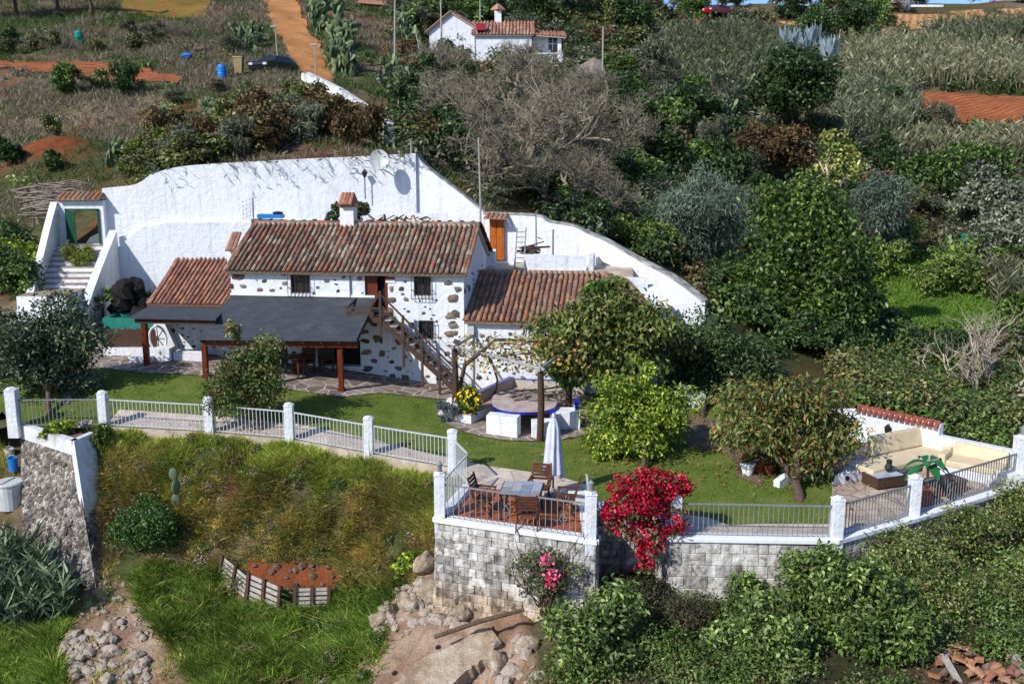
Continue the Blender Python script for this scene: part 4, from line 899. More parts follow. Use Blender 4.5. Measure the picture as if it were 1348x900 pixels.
lx = Pd(103, 300, 44.2).x; mb = MB(); mb.hexa([(o0.x + .06, 44.3, gb + .02), (lx, 43.9, gb + .02), (lx, 43.95, gb + .02), (o0.x + .06, 44.35, gb + .02)], [(o0.x + .06, 44.3, o0.z - .08), (lx, 43.9, o0.z - .08), (lx, 43.95, o0.z - .08), (o0.x + .06, 44.35, o0.z - .08)]); mb.build('door', M['green_paint'], gw_, world=True)
ss = thing('stone_staircase', 'white walled stone stair climbing to the green gate', 'staircase', Pd(90, 385, 41))
lw = smooth_line([Pd(75, 266, 44.35), Pd(66, 300, 43.2), Pd(55, 345, 41.4), Pd(43, 388, 39.8), Pd(33, 425, 38.4)], 3); mb = MB(); wall_strip(mb, lw, .8, (-.32, .05, 0)); mb.build('side_wall', M['white'], ss, world=True)
rw2 = smooth_line([Pd(144, 303, 44.45), Pd(135, 325, 43.4), Pd(120, 362, 41.6), Pd(105, 403, 39.8), Pd(98, 425, 39)], 3); mb = MB(); wall_strip(mb, rw2, .8, (.32, .05, 0)); mb.build('side_wall', M['white'], ss, world=True)
stepm = noisy('worn_stone_step', [(.3, (.2, .14, .1)), (.7, (.42, .33, .26))], 4)
for k in range(9):
    q = k / 8; y = 44.2 - 3.1 * q; z = gb - 1.55 * q; xl = lw[0].x + (lw[6].x - lw[0].x) * q * .75; xr = rw2[0].x + (rw2[6].x - rw2[0].x) * q
    mb = MB(); mb.box(xl, xr, y - .45, y, .9, z - .04); mb.box(xl + .01, xr - .01, y - .47, y - .01, z - .04, z, 1); mb.build('step', [M['white'], stepm], ss, world=True)
mb = MB(); mb.box(lw[6].x, rw2[6].x, 39.0, 40.65, .9, gb - 1.6); mb.box(lw[6].x + .05, rw2[6].x, 39.05, 40.64, gb - 1.6, gb - 1.55, 1); mb.build('landing', [M['white'], stepm], ss, world=True)
for k in range(6): mb = MB(); mb.box(lw[9].x, rw2[9].x, 38.95 - .28 * (k + 1), 38.98 - .28 * k, .9, gb - 1.6 - .22 * (k + 1)); mb.build('step', M['white'], ss, world=True)
mb = MB(); a = Pd(113, 358, 42.6); mb.box(a.x - .45, a.x + .5, 42.0, 43.6, 3.0, a.z + .1); mb.build('planter', M['white'], ss, world=True)

# ------------------------------------------------------------------ pond corner with rockery, picket fence and white benches
rk = thing('rock_waterfall', 'dark lava rock waterfall above the small pond', 'waterfall', Pd(168, 420, 41.5)); rg = random.Random(2)
for k in range(15):
    p = Pd(rg.uniform(152, 184), rg.uniform(376, 418), 41.4 + rg.uniform(-.3, .6)); mb = MB(); mb.rock(p, (rg.uniform(.3, .55), rg.uniform(.3, .5), rg.uniform(.3, .5)), rg); mb.build('rock', M['rock_dark'], rk, world=True)
mb = MB(); p = Pd(168, 410, 41.9); mb.box(p.x - .5, p.x + .55, 41.7, 42.6, 1.2, Pd(168, 374, 42).z); mb.build('core', M['rock_dark'], rk, world=True)
pb_ = thing('pond_basin', 'small teal lined pond basin below the lava rocks', 'basin', Pd(180, 440, 40)); z = Pd(180, 416, 40.4).z
x0, x1 = Pd(140, 420, 40.4).x, Pd(206, 420, 40.4).x; mb = MB(); mb.box(x0, x1, 40.0, 40.2, 1.0, z - .02); mb.box(x0, x1, 41.2, 41.4, 1.0, z); mb.box(x0, x0 + .2, 40.2, 41.2, 1.0, z); mb.box(x1 - .2, x1, 40.2, 41.2, 1.0, z); mb.build('basin', M['green_net'], pb_, world=True)
mb = MB(); mb.box(x0 + .2, x1 - .2, 40.2, 41.2, z - .3, z - .12); o = mb.build('pond_water', noisy('pond_water', [(.3, (.005, .05, .045)), (.7, (.01, .09, .075))], 2, rough=.05, spec=.6)); tag(o, 'dark teal water of the small pond', 'water', kind='structure')
pkz = Pf(172, 466, L); pf = thing('picket_fence', 'low brown picket fence in front of the pond', 'fence', pkz); rg = random.Random(3)
xa, xb = Pf(140, 466, L), Pf(207, 466, L); n = 26; h = .75
for i in range(n):
    p = xa.lerp(xb, (i + .5) / n); mb = MB(); hh = h + rg.uniform(-.04, .04); mb.hexa([p + Vector((-.035, -.012, .3)), p + Vector((.035, -.012, .3)), p + Vector((.035, .012, .3)), p + Vector((-.035, .012, .3))], [p + Vector((-.035, -.012, .25 + hh)), p + Vector((.035, -.012, .25 + hh)), p + Vector((.035, .012, .25 + hh)), p + Vector((-.035, .012, .25 + hh))]); mb.build('picket', M['wood_fence'], pf, world=True)
mb = MB()
for z in (.42, .8): mb.beam(xa + Vector((0, .03, z)), xb + Vector((0, .03, z)), .03, .07)
mb.build('rail', M['wood_fence'], pf, world=True)
lw_ = thing('low_wall', 'low white wall and bench blocks below the picket fence', 'wall', pkz); mb = MB(); mb.box(xa.x, xb.x + .1, pkz.y - .28, pkz.y + .12, pkz.z - .4, pkz.z + .27); mb.build('wall', M['white'], lw_, world=True)
p = Pf(198, 478, L); q = Pf(240, 474, L)
for lab, bx_ in (('low white step block in front of the picket fence', (Pf(171, 476, L).x, p.x, p.y + .1, p.y + .7, p.z - .2, p.z + .22)), ('white block below the painted wheel', (p.x + .02, q.x - .35, q.y - .2, q.y + .35, q.z - .2, q.z + .5)), ('long low white bench block beside the left porch post', (q.x - .3, q.x + .85, q.y - .1, q.y + .35, q.z - .2, q.z + .36))):
    mb = MB(); mb.box(*bx_); o = mb.build('bench_block', M['white'], bevel=.02, loc=(bx_[0], bx_[2], bx_[4])); tag(o, lab, 'bench')
mb = MB(); a = hw(ws0 + .05, .3, 0); b = Pf(233, 468, L)
mb.extr([(a.x, a.y - .1, 1.2), (b.x, a.y - .1, 1.2), (b.x - .15, a.y - .1, 1.75), (a.x + .1, a.y - .1, 2.9), (a.x - .25, a.y - .1, 2.9)], (0, -.35, 0)); mb.build('buttress', M['white'], lw_, world=True)
p = Pf(211, 470, L) + Vector((0, -.12, .75)); cw = thing('cart_wheel', 'white painted wheel leaning on the white buttress', 'wheel', p)
mb = MB(); mb.tube([p + Vector((.32 * math.cos(a), -.06 * math.sin(a), .5 * math.sin(a))) for a in np.linspace(0, 2 * math.pi, 21)], .045, 6, caps=False); mb.build('rim', M['white_trim'], cw, world=True)
for k in range(4): a = math.pi * k / 4; mb = MB(); d = Vector((.31 * math.cos(a), -.06 * math.sin(a), .48 * math.sin(a))); mb.tube([p - d, p + d], .02, 5); mb.build('spoke', M['wood_dark'], cw, world=True)

# ------------------------------------------------------------------ fence along the terrace: posts and railing panels
def post(p, lab, h=1.14, w=.13, cap=True, lantern=False, zb=-.3):
    o = thing('fence_post', lab, 'post', tuple(p), 0, 'white masonry posts of the railing')
    mb = MB(); mb.box(-w, w, -w, w, zb, h); mb.box(-w - .015, w + .015, -w - .015, w + .015, h, h + .03); mb.lathe([(w * 1.2, 0), (w * .9, .05), (.02, .075)], (0, 0, h + .03), 4); mb.build('pillar', M['white'], o, bevel=.012)
    if lantern:
        mb = MB(); mb.lathe([(.07, 0), (.075, .04), (.055, .06), (.07, .19), (.085, .2), (.02, .27)], (0, 0, h + .08), 8); mb.build('lantern', M['grey_iron'], o)
    return o
PO = {}
labs = dict(a='weathered white post at the far left corner by the stone planter', b='white fence post right of the stone planter', c='white fence post left of the small garden tree', d='white fence post just right of the small garden tree', e='white fence post below the pergola planter', f='white fence post where the railing turns toward the deck',
            g='white deck corner post with blue lantern, left of the dining table', h='white deck corner post beside the red bougainvillea', j='white post hidden beneath the red bougainvillea', k='white fence post below the autumn coloured tree', l='white fence post left of the potted banana plant', m='tall white post at the far right end of the railing')
for k, p in FP.items():
    if k == 'e0': continue
    PO[k] = post(p, labs[k], h={'g': 1.2, 'h': 1.2, 'm': 1.35, 'a': 1.25, 'k': 1.05, 'l': 1.08}.get(k, 1.12), w={'a': .17, 'm': .17}.get(k, .135), lantern=k in 'ghm')
def railing(a, b, lab, mat, h=.92, h2=None, gap=.125, lo=.1, dia=()):
    a = Vector(a); b = Vector(b); c = (a + b) / 2; d = b - a; ln = Vector((d.x, d.y, 0)).length; rz = math.atan2(d.y, d.x)
    o = thing('railing', lab, 'railing', (c.x, c.y, min(a.z, b.z)), rz, 'railing panels round the garden'); za = a.z - min(a.z, b.z); zb = b.z - min(a.z, b.z); h2 = h2 or h
    x0, x1 = -ln / 2 + .14, ln / 2 - .14; zz = lambda x, hh: za + (zb - za) * (x / ln + .5) + hh
    mb = MB(); mb.beam((x0, 0, zz(x0, h)), (x1, 0, zz(x1, h2)), .045, .035); mb.build('top_rail', mat, o)
    mb = MB(); mb.beam((x0, 0, zz(x0, lo)), (x1, 0, zz(x1, lo)), .03, .02); mb.build('bottom_rail', mat, o)
    n = max(2, int((x1 - x0) / gap)); first = None
    for i in range(n):
        x = x0 + (x1 - x0) * (i + .5) / n
        if first is None:
            mb = MB(); mb.box(-.009, .009, -.009, .009, 0, h - lo); first = mb.build('baluster', mat, o); q = first
        else:
            q = first.copy(); col.objects.link(q); q.parent = o
        q.location = (x, 0, zz(x, lo))
    for f in dia:
        x = x0 + (x1 - x0) * f; mb = MB(); mb.tube([(x, 0, zz(x, h * .68)), (x + .09, 0, zz(x, h * .5)), (x, 0, zz(x, h * .32)), (x - .09, 0, zz(x, h * .5)), (x, 0, zz(x, h * .68))], .012, 5, caps=False); mb.build('scroll', mat, o)
    return o
railing(FP['a'], FP['b'], 'grey railing panel behind the leafy stone planter', M['grey_iron'])
railing(FP['b'], FP['c'], 'pale thin railing panel left of the small garden tree', M['silver_paint'])
railing(FP['c'], FP['d'], 'railing panel passing in front of the small garden tree', M['silver_paint'])
railing(FP['d'], FP['e'], 'silver railing panel in front of the open lawn', M['silver_paint'])
railing(FP['e'], FP['f'], 'silver railing panel nearest the pergola planter', M['silver_paint'])
railing(FP['f'], DKB, 'short silver railing panel folding back to the deck corner', M['silver_paint'])
railing(DKB, FP['g'], 'silver railing panel along the left side of the deck', M['silver_paint'], h=.95)
railing(FP['g'], FP['h'], 'dark thin railing panel along the front of the wooden deck', M['grey_iron'], h=.95, gap=.15, dia=(.12, .45, .85))
railing(FP['h'], Vector((FP['h'].x + .06, 24.6, 0)), 'silver railing panel along the right side of the deck', M['silver_paint'], h=.95)
railing(FP['j'], FP['k'], 'grey railing panel on the block wall right of the bougainvillea', M['grey_iron'], h=.88, gap=.115)
railing(FP['k'], FP['l'], 'grey railing panel left of the potted banana plant', M['grey_iron'], h=.9, gap=.115)
railing(FP['l'], FP['m'], 'long grey railing panel in front of the beige sofas', M['grey_iron'], h=.92, gap=.12, dia=(.3, .75))

def block_wall(name, lab, a, b, z0, seed, ztop=-.02, bh=.22, bw=.46, th=.3, cop=.12, mat=None, z0b=None):
    a = Vector(a); b = Vector(b); d = b - a; ln = Vector((d.x, d.y, 0)).length; rz = math.atan2(d.y, d.x); o = thing(name, lab, 'wall', (a.x, a.y, 0), rz); rg = random.Random(seed); mb = MB()
    rows = int(math.ceil((ztop - z0) / bh))
    for r in range(rows):
        z1 = ztop - r * bh; x = -bw * .5 * (r % 2)
        while x < ln:
            xa_, xb_ = max(0, x), min(ln, x + bw * rg.uniform(.9, 1.1)); x = xb_
            if xb_ - xa_ < .06: continue
            j = rg.uniform(-.02, .012); bt = -.1 * 0 + r * .008
            mb.hexa([(xa_ + .006, j - bt - .0, z1 - bh + .008), (xb_ - .006, j - bt, z1 - bh + .008), (xb_ - .006, th, z1 - bh + .008), (xa_ + .006, th, z1 - bh + .008)], [(xa_ + .006, j - bt, z1 - .004), (xb_ - .006, j - bt, z1 - .004), (xb_ - .006, th, z1 - .004), (xa_ + .006, th, z1 - .004)])
    mb.build('blockwork', mat or M['block'], o, bevel=.012)
    mb = MB(); mb.box(.01, ln - .01, .035, th - .02, z0, ztop - .01); mb.build('mortar_bed', M['white_old'], o)
    if cop: mb = MB(); mb.box(-.02, ln + .02, -.06, th + .02, ztop, ztop + cop); mb.build('coping', M['white_trim'], o, bevel=.015)
    return o
block_wall('block_wall', 'flaking white block wall under the front of the wooden deck', (FP['g'].x - .12, FP['g'].y - .12, 0), (FP['h'].x + .14, FP['h'].y - .14, 0), -3.2, 1)
block_wall('block_wall', 'shaded block wall on the right side of the deck', (FP['h'].x + .14, FP['h'].y - .13, 0), (FP['h'].x + .2, 24.75, 0), -3.0, 2)
block_wall('block_wall', 'left side block wall of the wooden deck above the grass bank', (DKB.x - .1, DKB.y - .05, 0), (FP['g'].x - .13, FP['g'].y - .1, 0), -3.0, 3)
block_wall('block_wall', 'recessed block wall behind the hanging bougainvillea', (FP['h'].x + .2, 24.5, 0), (FP['j'].x, 24.5, 0), -3, 4)
block_wall('block_wall', 'short block wall turning behind the bougainvillea', (FP['j'].x - .2, 24.5, 0), (FP['j'].x - .14, FP['j'].y - .1, 0), -3, 5)
block_wall('block_wall', 'grey block wall below the railing right of the bougainvillea', (FP['j'].x - .14, FP['j'].y - .14, 0), (FP['k'].x, FP['k'].y - .14, 0), -2.8, 6, bh=.3, bw=.6)
block_wall('block_wall', 'block wall below the railing left of the potted banana', (FP['k'].x, FP['k'].y - .14, 0), (FP['l'].x + .1, FP['l'].y - .14, 0), -2.2, 7, bh=.28, bw=.58)
block_wall('block_wall', 'block wall below the long railing of the sofa terrace', (FP['l'].x + .1, FP['l'].y - .14, 0), (FP['m'].x + .15, FP['m'].y - .16, 0), -1.8, 8, bh=.28, bw=.58)
mb = MB(); p = FP['m']; mb.box(p.x - .75, p.x + .2, p.y - .32, p.y - .02, -.6, .42); mb.box(p.x - .95, p.x - .75, p.y - .34, p.y - .1, -.6, .2); o = mb.build('pier', M['white_old'], loc=tuple(p), bevel=.02); tag(o, 'stepped white plinth at the foot of the rightmost post', 'plinth')
for ks, lab in (('bc', 'planter end'), ('cd', 'small tree'), ('de', 'open lawn'), ('ef', 'pergola end')):
    a, b = FP[ks[0]], FP[ks[1]]; d = (b - a); nrm = Vector((d.y, -d.x, 0)).normalized() * .06; mb = MB()
    mb.hexa([a + nrm - Vector((0, 0, .6)), b + nrm - Vector((0, 0, .6)), b - nrm * .3 - Vector((0, 0, .6)), a - nrm * .3 - Vector((0, 0, .6))], [a + nrm + Vector((0, 0, .03)), b + nrm + Vector((0, 0, .03)), b - nrm * .3 + Vector((0, 0, .03)), a - nrm * .3 + Vector((0, 0, .03))])
    o = mb.build('kerb', M['concrete'], loc=tuple(a)); tag(o, 'low cement kerb under the railing by the ' + lab, 'kerb')

# ------------------------------------------------------------------ stone planter and rubble wall on the left
A0, B0, C0 = Pz(26, 558, .5), Pz(96, 580, .5), Pz(124, 568, .5); Ab, Bb = Pd(30, 715, 28.1), Pd(128, 782, 26.7); Cb = Pd(152, 740, 28.0)
sp = thing('stone_planter', 'rough rubble stone planter wall with white rim at left', 'planter', mid(Ab, Bb)); D0 = Vector((FP['a'].x + .1, FP['a'].y + .3, .5)); E0 = Vector((C0.x, C0.y + .8, .5))
dn = Vector((0, 0, -.45)); Dl = Vector((D0.x - .6, D0.y + 1.2, -2.6))
mb = MB(); n = 9
def quadsheet(mb, p00, p10, p11, p01, nu, nv, amp, rg, mi=0):
    nrm = (p10 - p00).cross(p01 - p00).normalized(); vs = [p00.lerp(p10, i / nu).lerp(p01.lerp(p11, i / nu), j / nv) + nrm * (rg.uniform(-amp, amp) if 0 < i < nu and 0 < j < nv else 0) for j in range(nv + 1) for i in range(nu + 1)]
    mb.add(vs, [(j * (nu + 1) + i, j * (nu + 1) + i + 1, (j + 1) * (nu + 1) + i + 1, (j + 1) * (nu + 1) + i) for j in range(nv) for i in range(nu)], mi)
rg = random.Random(6)
quadsheet(mb, Ab, Bb, B0 + dn, A0 + dn, 26, 30, .06, rg); quadsheet(mb, Bb, Cb, C0 + dn + Vector((0, 0, -.1)), B0 + dn, 10, 30, .04, rg); quadsheet(mb, Dl, Ab, A0 + dn, D0 + dn, 10, 20, .06, rg); mb.build('rubble_wall', M['rubble'], sp, world=True)
mb = MB(); nA = Vector((-.6, -.8, 0)) * .05
mb.hexa([A0 + dn + nA, B0 + dn + nA, B0 + dn - nA * 4, A0 + dn - nA * 4], [A0 + nA, B0 + nA, B0 - nA * 4, A0 - nA * 4]); mb.build('rim', M['white_old'], sp, world=True)
zb = Vector((0, 0, -2.1)); nB = Vector((.5, -.3, 0)).normalized() * .05; tA = (C0 - B0) * .92
mb = MB(); lean = (Bb - B0) * .42; lean.z = 0
mb.hexa([B0 + zb + lean + nB * 1.5, B0 + zb + lean + tA + nB * 1.5, B0 + zb + lean + tA - nB * 3, B0 + zb + lean - nB * 3], [B0 + nB, B0 + tA + nB, B0 + tA - nB * 3, B0 - nB * 3]); mb.build('side_rim', M['white_old'], sp, world=True)
mb = MB(); mb.hexa([A0 + dn, B0 + dn, C0 + dn, D0 + dn], [p + Vector((0, 0, -.1)) for p in (A0, B0, C0, D0)]); mb.build('soil', bare, sp, world=True)
p = Pd(15, 668, 29.6); wb = thing('water_butt', 'round dirty white water butt with lid at the left edge', 'tank', p); mb = MB(); mb.lathe([(.36, 0), (.4, .5), (.42, .78), (.4, .8)], p, 20); mb.build('barrel', M['plastic_white'], wb, smooth=False, world=True)
mb = MB(); mb.lathe([(.44, .79), (.45, .84), (.42, .88), (.1, .9)], p, 20); mb.build('lid', M['plastic_white'], wb, world=True)
mb = MB(); mb.tube([p + Vector((-.1, -.42, .88)), p + Vector((.02, -.1, .92)), p + Vector((.05, .3, .9))], .012, 5); mb.build('strap', M['black_iron'], wb, world=True)
for nm, lab, u, v, d, r, h, mt in (('bucket', 'blue plastic bucket behind the water butt', 18, 619, 30.6, .16, .4, 'plastic_blue'), ('bucket', 'white pail beside the rubble wall behind the blue bucket', 14, 606, 31.3, .15, .38, 'plastic_white')):
    p = Pd(u, v, d); o = thing(nm, lab, 'bucket', p); mb = MB(); mb.lathe([(r * .8, 0), (r, h), (r * 1.06, h), (r * 1.06, h + .03), (r * .9, h + .03), (r * .75, .05)], p, 14); mb.build('body', M[mt], o, world=True)
    mb = MB(); mb.tube([p + Vector((r * math.cos(a), 0, h + .12 * math.sin(a))) for a in np.linspace(0, math.pi, 9)], .008, 4); mb.build('handle', M['steel'], o, world=True)

# ------------------------------------------------------------------ wooden deck with table, chairs, parasol
dk = thing('wooden_deck', 'orange brown wooden deck on top of the block wall', 'deck', mid(FP['g'], FP['h'])); n = 25
dfl, dfr, dbl, dbr = FP['g'] + Vector((.15, .02, 0)), FP['h'] + Vector((-.12, .05, 0)), DKB + Vector((.12, -.05, 0)), DKR
mb = MB()
for i in range(n):
    k0, k1 = (i + .02) / n, (i + .98) / n; q = [dfl.lerp(dfr, k0), dfl.lerp(dfr, k1), dbl.lerp(dbr, k1), dbl.lerp(dbr, k0)]; mb.hexa([Vector((p.x, p.y, .02)) for p in q], [Vector((p.x, p.y, .06)) for p in q])
mb.build('decking', M['wood_deck'], dk, world=True)
mb = MB(); a = FP['g'] + Vector((.02, .1, 0)); b = DKB; mb.hexa([a, a + Vector((.2, 0, 0)), b + Vector((.2, 0, 0)), b], [p + Vector((0, 0, .17)) for p in (a, a + Vector((.2, 0, 0)), b + Vector((.2, 0, 0)), b)]); mb.build('kerb', M['white_trim'], dk, world=True)
tc = Pz(687, 641, .78); tb = thing('tiled_table', 'square table with pale marbled tile top on the deck', 'table', (tc.x, tc.y, .06), R(-8))
tilem = island('marbled_tile', [lin('#8e95a6'), lin('#aab0bb'), lin('#9c9794'), lin('#b5b3b0')], rough=.35, nscale=7, namt=.3, bmp=0)
mb = MB()
for i in range(4):
    for j in range(4): mb.box(-.5 + .25 * i + .004, -.25 + .25 * i - .004, -.5 + .25 * j + .004, -.25 + .25 * j - .004, .69, .715)
mb.build('tabletop', tilem, tb); mb = MB(); mb.box(-.53, .53, -.53, .53, .65, .69); mb.build('frame', M['black_iron'], tb)
for sx in (-1, 1):
    for sy in (-1, 1): mb = MB(); mb.tube([(sx * .47, sy * .47, .66), (sx * .44, sy * .44, .35), (sx * .48, sy * .48, 0)], .025, 6); mb.build('leg', M['black_iron'], tb)
def deck_chair(lab, loc, rz):
    o = thing('folding_chair', lab, 'chair', loc, rz, 'wooden chairs round the deck table')     # faces +y
    mb = MB()
    for i in range(6): mb.box(-.23, .23, -.21 + .075 * i, -.15 + .075 * i, .42, .44)
    mb.build('seat', M['wood_chair'], o); mb = MB()
    for i in range(5): z = .56 + .085 * i; y = -.25 - .03 * i; mb.box(-.23, .23, y - .012, y + .012, z, z + .065)
    for sx in (-.25, .25): mb.beam((sx, -.2, .4), (sx, -.38, 1.0), .04, .04)
    mb.build('backrest', M['wood_chair'], o)
    for sx in (-.26, .26):
        mb = MB(); mb.box(sx - .035, sx + .035, -.3, .24, .62, .65); mb.beam((sx, .2, .44), (sx, .2, .63), .035, .035); mb.build('armrest', M['wood_chair'], o)
        mb = MB(); mb.beam((sx * .9, -.25, .5), (sx * .9, .24, 0), .035, .045); mb.build('leg', M['wood_chair'], o)
        mb = MB(); mb.beam((sx, .2, .43), (sx, -.3, 0), .035, .045); mb.build('leg', M['wood_chair'], o)
    return o
deck_chair('brown slatted chair at the back side of the tiled table', (tc.x + .48, tc.y + .95, .02), R(168))
deck_chair('brown slatted chair on the left of the tiled table', (tc.x - .95, tc.y + .08, .06), R(-105))
deck_chair('brown slatted chair right of the table under the parasol', (tc.x + 1.12, tc.y - .02, .06), R(82))
deck_chair('brown slatted chair between the table and the front railing', (tc.x + .12, tc.y - 1.0, .06), R(-4))
pp = Pz(728, 652, .02); pr = thing('closed_parasol', 'folded pale grey parasol standing beside the deck table', 'parasol', (pp.x, pp.y, .0))
mb = MB(); mb.tube([(0, 0, .05), (0, 0, 2.25)], .025, 8); mb.build('pole', M['wood_chair'], pr)
mb = MB(); N_ = 36; prof = [(.05, 2.22), (.1, 2.12), (.15, 1.9), (.17, 1.5), (.2, 1.1), (.25, .72), (.24, .6)]; vs = []; fs = []
for i, (r, z) in enumerate(prof):
    for k in range(N_): a = 2 * math.pi * k / N_; rr = r * (1 + .28 * math.sin(a * 8 + .5 * i) * min(1, i / 3)); vs.append((rr * math.cos(a), rr * math.sin(a), z + (.07 * math.sin(a * 4) if i == len(prof) - 1 else 0)))
for i in range(len(prof) - 1):
    for k in range(N_): fs.append((i * N_ + k, i * N_ + (k + 1) % N_, (i + 1) * N_ + (k + 1) % N_, (i + 1) * N_ + k))
mb.add(vs, fs); cn = mb.build('canopy', M['grey_cloth'], pr, smooth=True)
mb = MB(); mb.lathe([(.03, 2.2), (.06, 2.24), (.03, 2.32)], (0, 0, 0), 8); mb.build('finial', M['grey_cloth'], pr)
mb = MB(); mb.lathe([(.24, 0), (.24, .05), (.05, .09), (.04, .25)], (0, 0, .012), 14); mb.build('base', M['grey_iron'], pr)
q = Pz(762, 668, 0); mb = MB(); mb.box(q.x - .28, q.x + .3, q.y - .05, q.y + .15, 0.015, .42); o = mb.build('dwarf_wall', M['white_old'], loc=tuple(q), bevel=.015); tag(o, 'small low wall end at the back right of the deck', 'wall')

# ------------------------------------------------------------------ pergola, stone dining table and benches
def post_at(u, vb): return Pz(u, vb, 0)
pgp = [post_at(599, 541), post_at(711, 579), post_at(640, 511), post_at(748, 545)]; PH = 2.3
pg_ = thing('pergola', 'rustic dark pole pergola over the stone dining table', 'pergola', mid(*pgp[:2])); rg = random.Random(5)
for p in pgp: mb = MB(); z0 = L(p.x, p.y); mb.tube([(p.x, p.y, z0 - .1), (p.x + .03, p.y, 1.2), (p.x, p.y, PH)], [.12, .11, .1], 9); mb.build('post', M['wood_dark'], pg_, world=True)
tp = [Vector((p.x, p.y, PH + .05)) for p in pgp]
for a, b in ((0, 1), (2, 3), (0, 2), (1, 3)): mb = MB(); d = (tp[b] - tp[a]).normalized() * .2; mb.tube([tp[a] - d, (tp[a] + tp[b]) / 2 + Vector((0, 0, .03)), tp[b] + d], .055, 7); mb.build('beam', M['pole_grey'], pg_, world=True)
for k in (): mb = MB(); mb.tube([tp[0].lerp(tp[1], k) + Vector((0, -.1, .09)), tp[2].lerp(tp[3], k) + Vector((0, .1, .09))], .03, 6); mb.build('rafter', M['pole_grey'], pg_, world=True)
tcz = .76; tcn = Pz(690, 527, tcz); st_ = thing('stone_table', 'big oval stone dining table edged in cobalt blue tile', 'table', (tcn.x, tcn.y, 0))
ell = [Vector((tcn.x + 1.12 * math.copysign(abs(math.cos(a)) ** .8, math.cos(a)) + .0, tcn.y + 1.55 * math.copysign(abs(math.sin(a)) ** .8, math.sin(a)), 0)) for a in np.linspace(0, 2 * math.pi, 41)[:-1]]
mb = MB(); mb.prism([(p.x, p.y) for p in ell], tcz - .07, tcz); mb.build('tabletop', noisy('pinkish_table_stone', [(.3, lin('#a08f8a')), (.7, lin('#cdbdb4'))], 3, fine=(25, .2)), st_, world=True)
mb = MB()
for i in range(40):
    a, b = ell[i], ell[(i + 1) % 40]; c_ = Vector((tcn.x, tcn.y, 0)); oa = c_ + (a - c_) * 1.012; ob = c_ + (b - c_) * 1.012; mb.hexa([p + Vector((0, 0, tcz - .085)) for p in (oa, ob, b, a)], [p + Vector((0, 0, tcz + .004)) for p in (oa, ob, b, a)])
mb.build('tile_edge', M['blue_tile'], st_, world=True)
a, b = Pz(640, 573, 0), Pz(681, 577, 0); mb = MB(); mb.hexa([a, b, b + Vector((.12, .5, 0)), a + Vector((.12, .5, 0))], [p + Vector((0, 0, tcz - .075)) for p in (a, b, b + Vector((.12, .5, 0)), a + Vector((.12, .5, 0)))]); mb.build('pedestal', M['white'], st_, world=True, bevel=.02)
mb = MB(); mb.box(tcn.x - .3, tcn.x + .3, tcn.y + .6, tcn.y + 1.3, 0, tcz - .075); mb.build('pedestal', M['white'], st_, world=True, bevel=.02)
for lab, u, v, w, d, h in (('white plaster stool nearest the front right pergola post', 713, 576, .33, .3, .5), ('white plaster stool seat right of the stone table', 744, 566, .36, .34, .62)):
    p = Pz(u, v, 0); o = thing('stone_stool', lab, 'stool', p); mb = MB(); mb.box(p.x - w, p.x + w * .9, p.y, p.y + d * 2, 0, h); mb.build('seat_block', M['white'], o, world=True, bevel=.02)
    mb = MB(); x = p.x + w * .9 + .005; mb.extr([(x, p.y - .02, 0), (x, p.y + d * 2, 0), (x, p.y + d * 2 + .1, h + .24), (x, p.y + .05, h + .08)], (.16, 0, 0)); mb.build('backrest', M['white'], o, world=True)
    mb = MB(); mb.beam((x + .08, p.y + .05, h + .095), (x + .08, p.y + d * 2 + .1, h + .255), .17, .025); mb.build('tile_edge', M['blue_tile'], o, world=True)
bn = thing('stone_bench', 'long white built in bench with blue tiled backrest beside the stone table', 'bench', Pz(620, 566, 0))
a, b = Pz(603, 561, 0), Pz(676, 524, 0); c_ = Pz(770, 528, 0); sd = Vector((.75, -.35, 0)).normalized() * .5; mb = MB()
for q0_, q1, s in ((a, b, sd), ):
    mb.hexa([q0_, q0_ + s, q1 + s, q1], [p + Vector((0, 0, .42)) for p in (q0_, q0_ + s, q1 + s, q1)])
mb.build('seat', M['white'], bn, world=True, bevel=.015)
mb = MB(); mb.hexa([a + Vector((0, 0, .42)) + sd * .1, a + sd * .98 + Vector((0, 0, .42)), b + sd * .98 + Vector((0, 0, .42)), b + sd * .1 + Vector((0, 0, .42))], [p + Vector((0, 0, .45)) for p in (a + sd * .1, a + sd * .98, b + sd * .98, b + sd * .1)]); mb.build('seat_top', noisy('terracotta_slab', [(.3, lin('#a08070')), (.7, lin('#c4a896'))], 4), bn, world=True)
th_ = -sd * .38; mb = MB(); mb.hexa([a, b, b + th_, a + th_], [p + Vector((0, 0, .8)) for p in (a, b, b + th_, a + th_)]); mb.hexa([b, c_, c_ + Vector((0, .2, 0)), b + Vector((0, .2, 0))], [p + Vector((0, 0, .72)) for p in (b, c_, c_ + Vector((0, .2, 0)), b + Vector((0, .2, 0)))]); mb.build('backrest', M['mortar'], bn, world=True)
mb = MB(); mb.hexa([p + Vector((0, 0, .8)) for p in (a, b, b + th_, a + th_)], [p + Vector((0, 0, .83)) for p in (a, b, b + th_, a + th_)]); mb.hexa([p + Vector((0, 0, .72)) for p in (b, c_, c_ + Vector((0, .2, 0)), b + Vector((0, .2, 0)))], [p + Vector((0, 0, .75)) for p in (b, c_, c_ + Vector((0, .2, 0)), b + Vector((0, .2, 0)))]); mb.build('tile_edge', M['blue_tile'], bn, world=True)
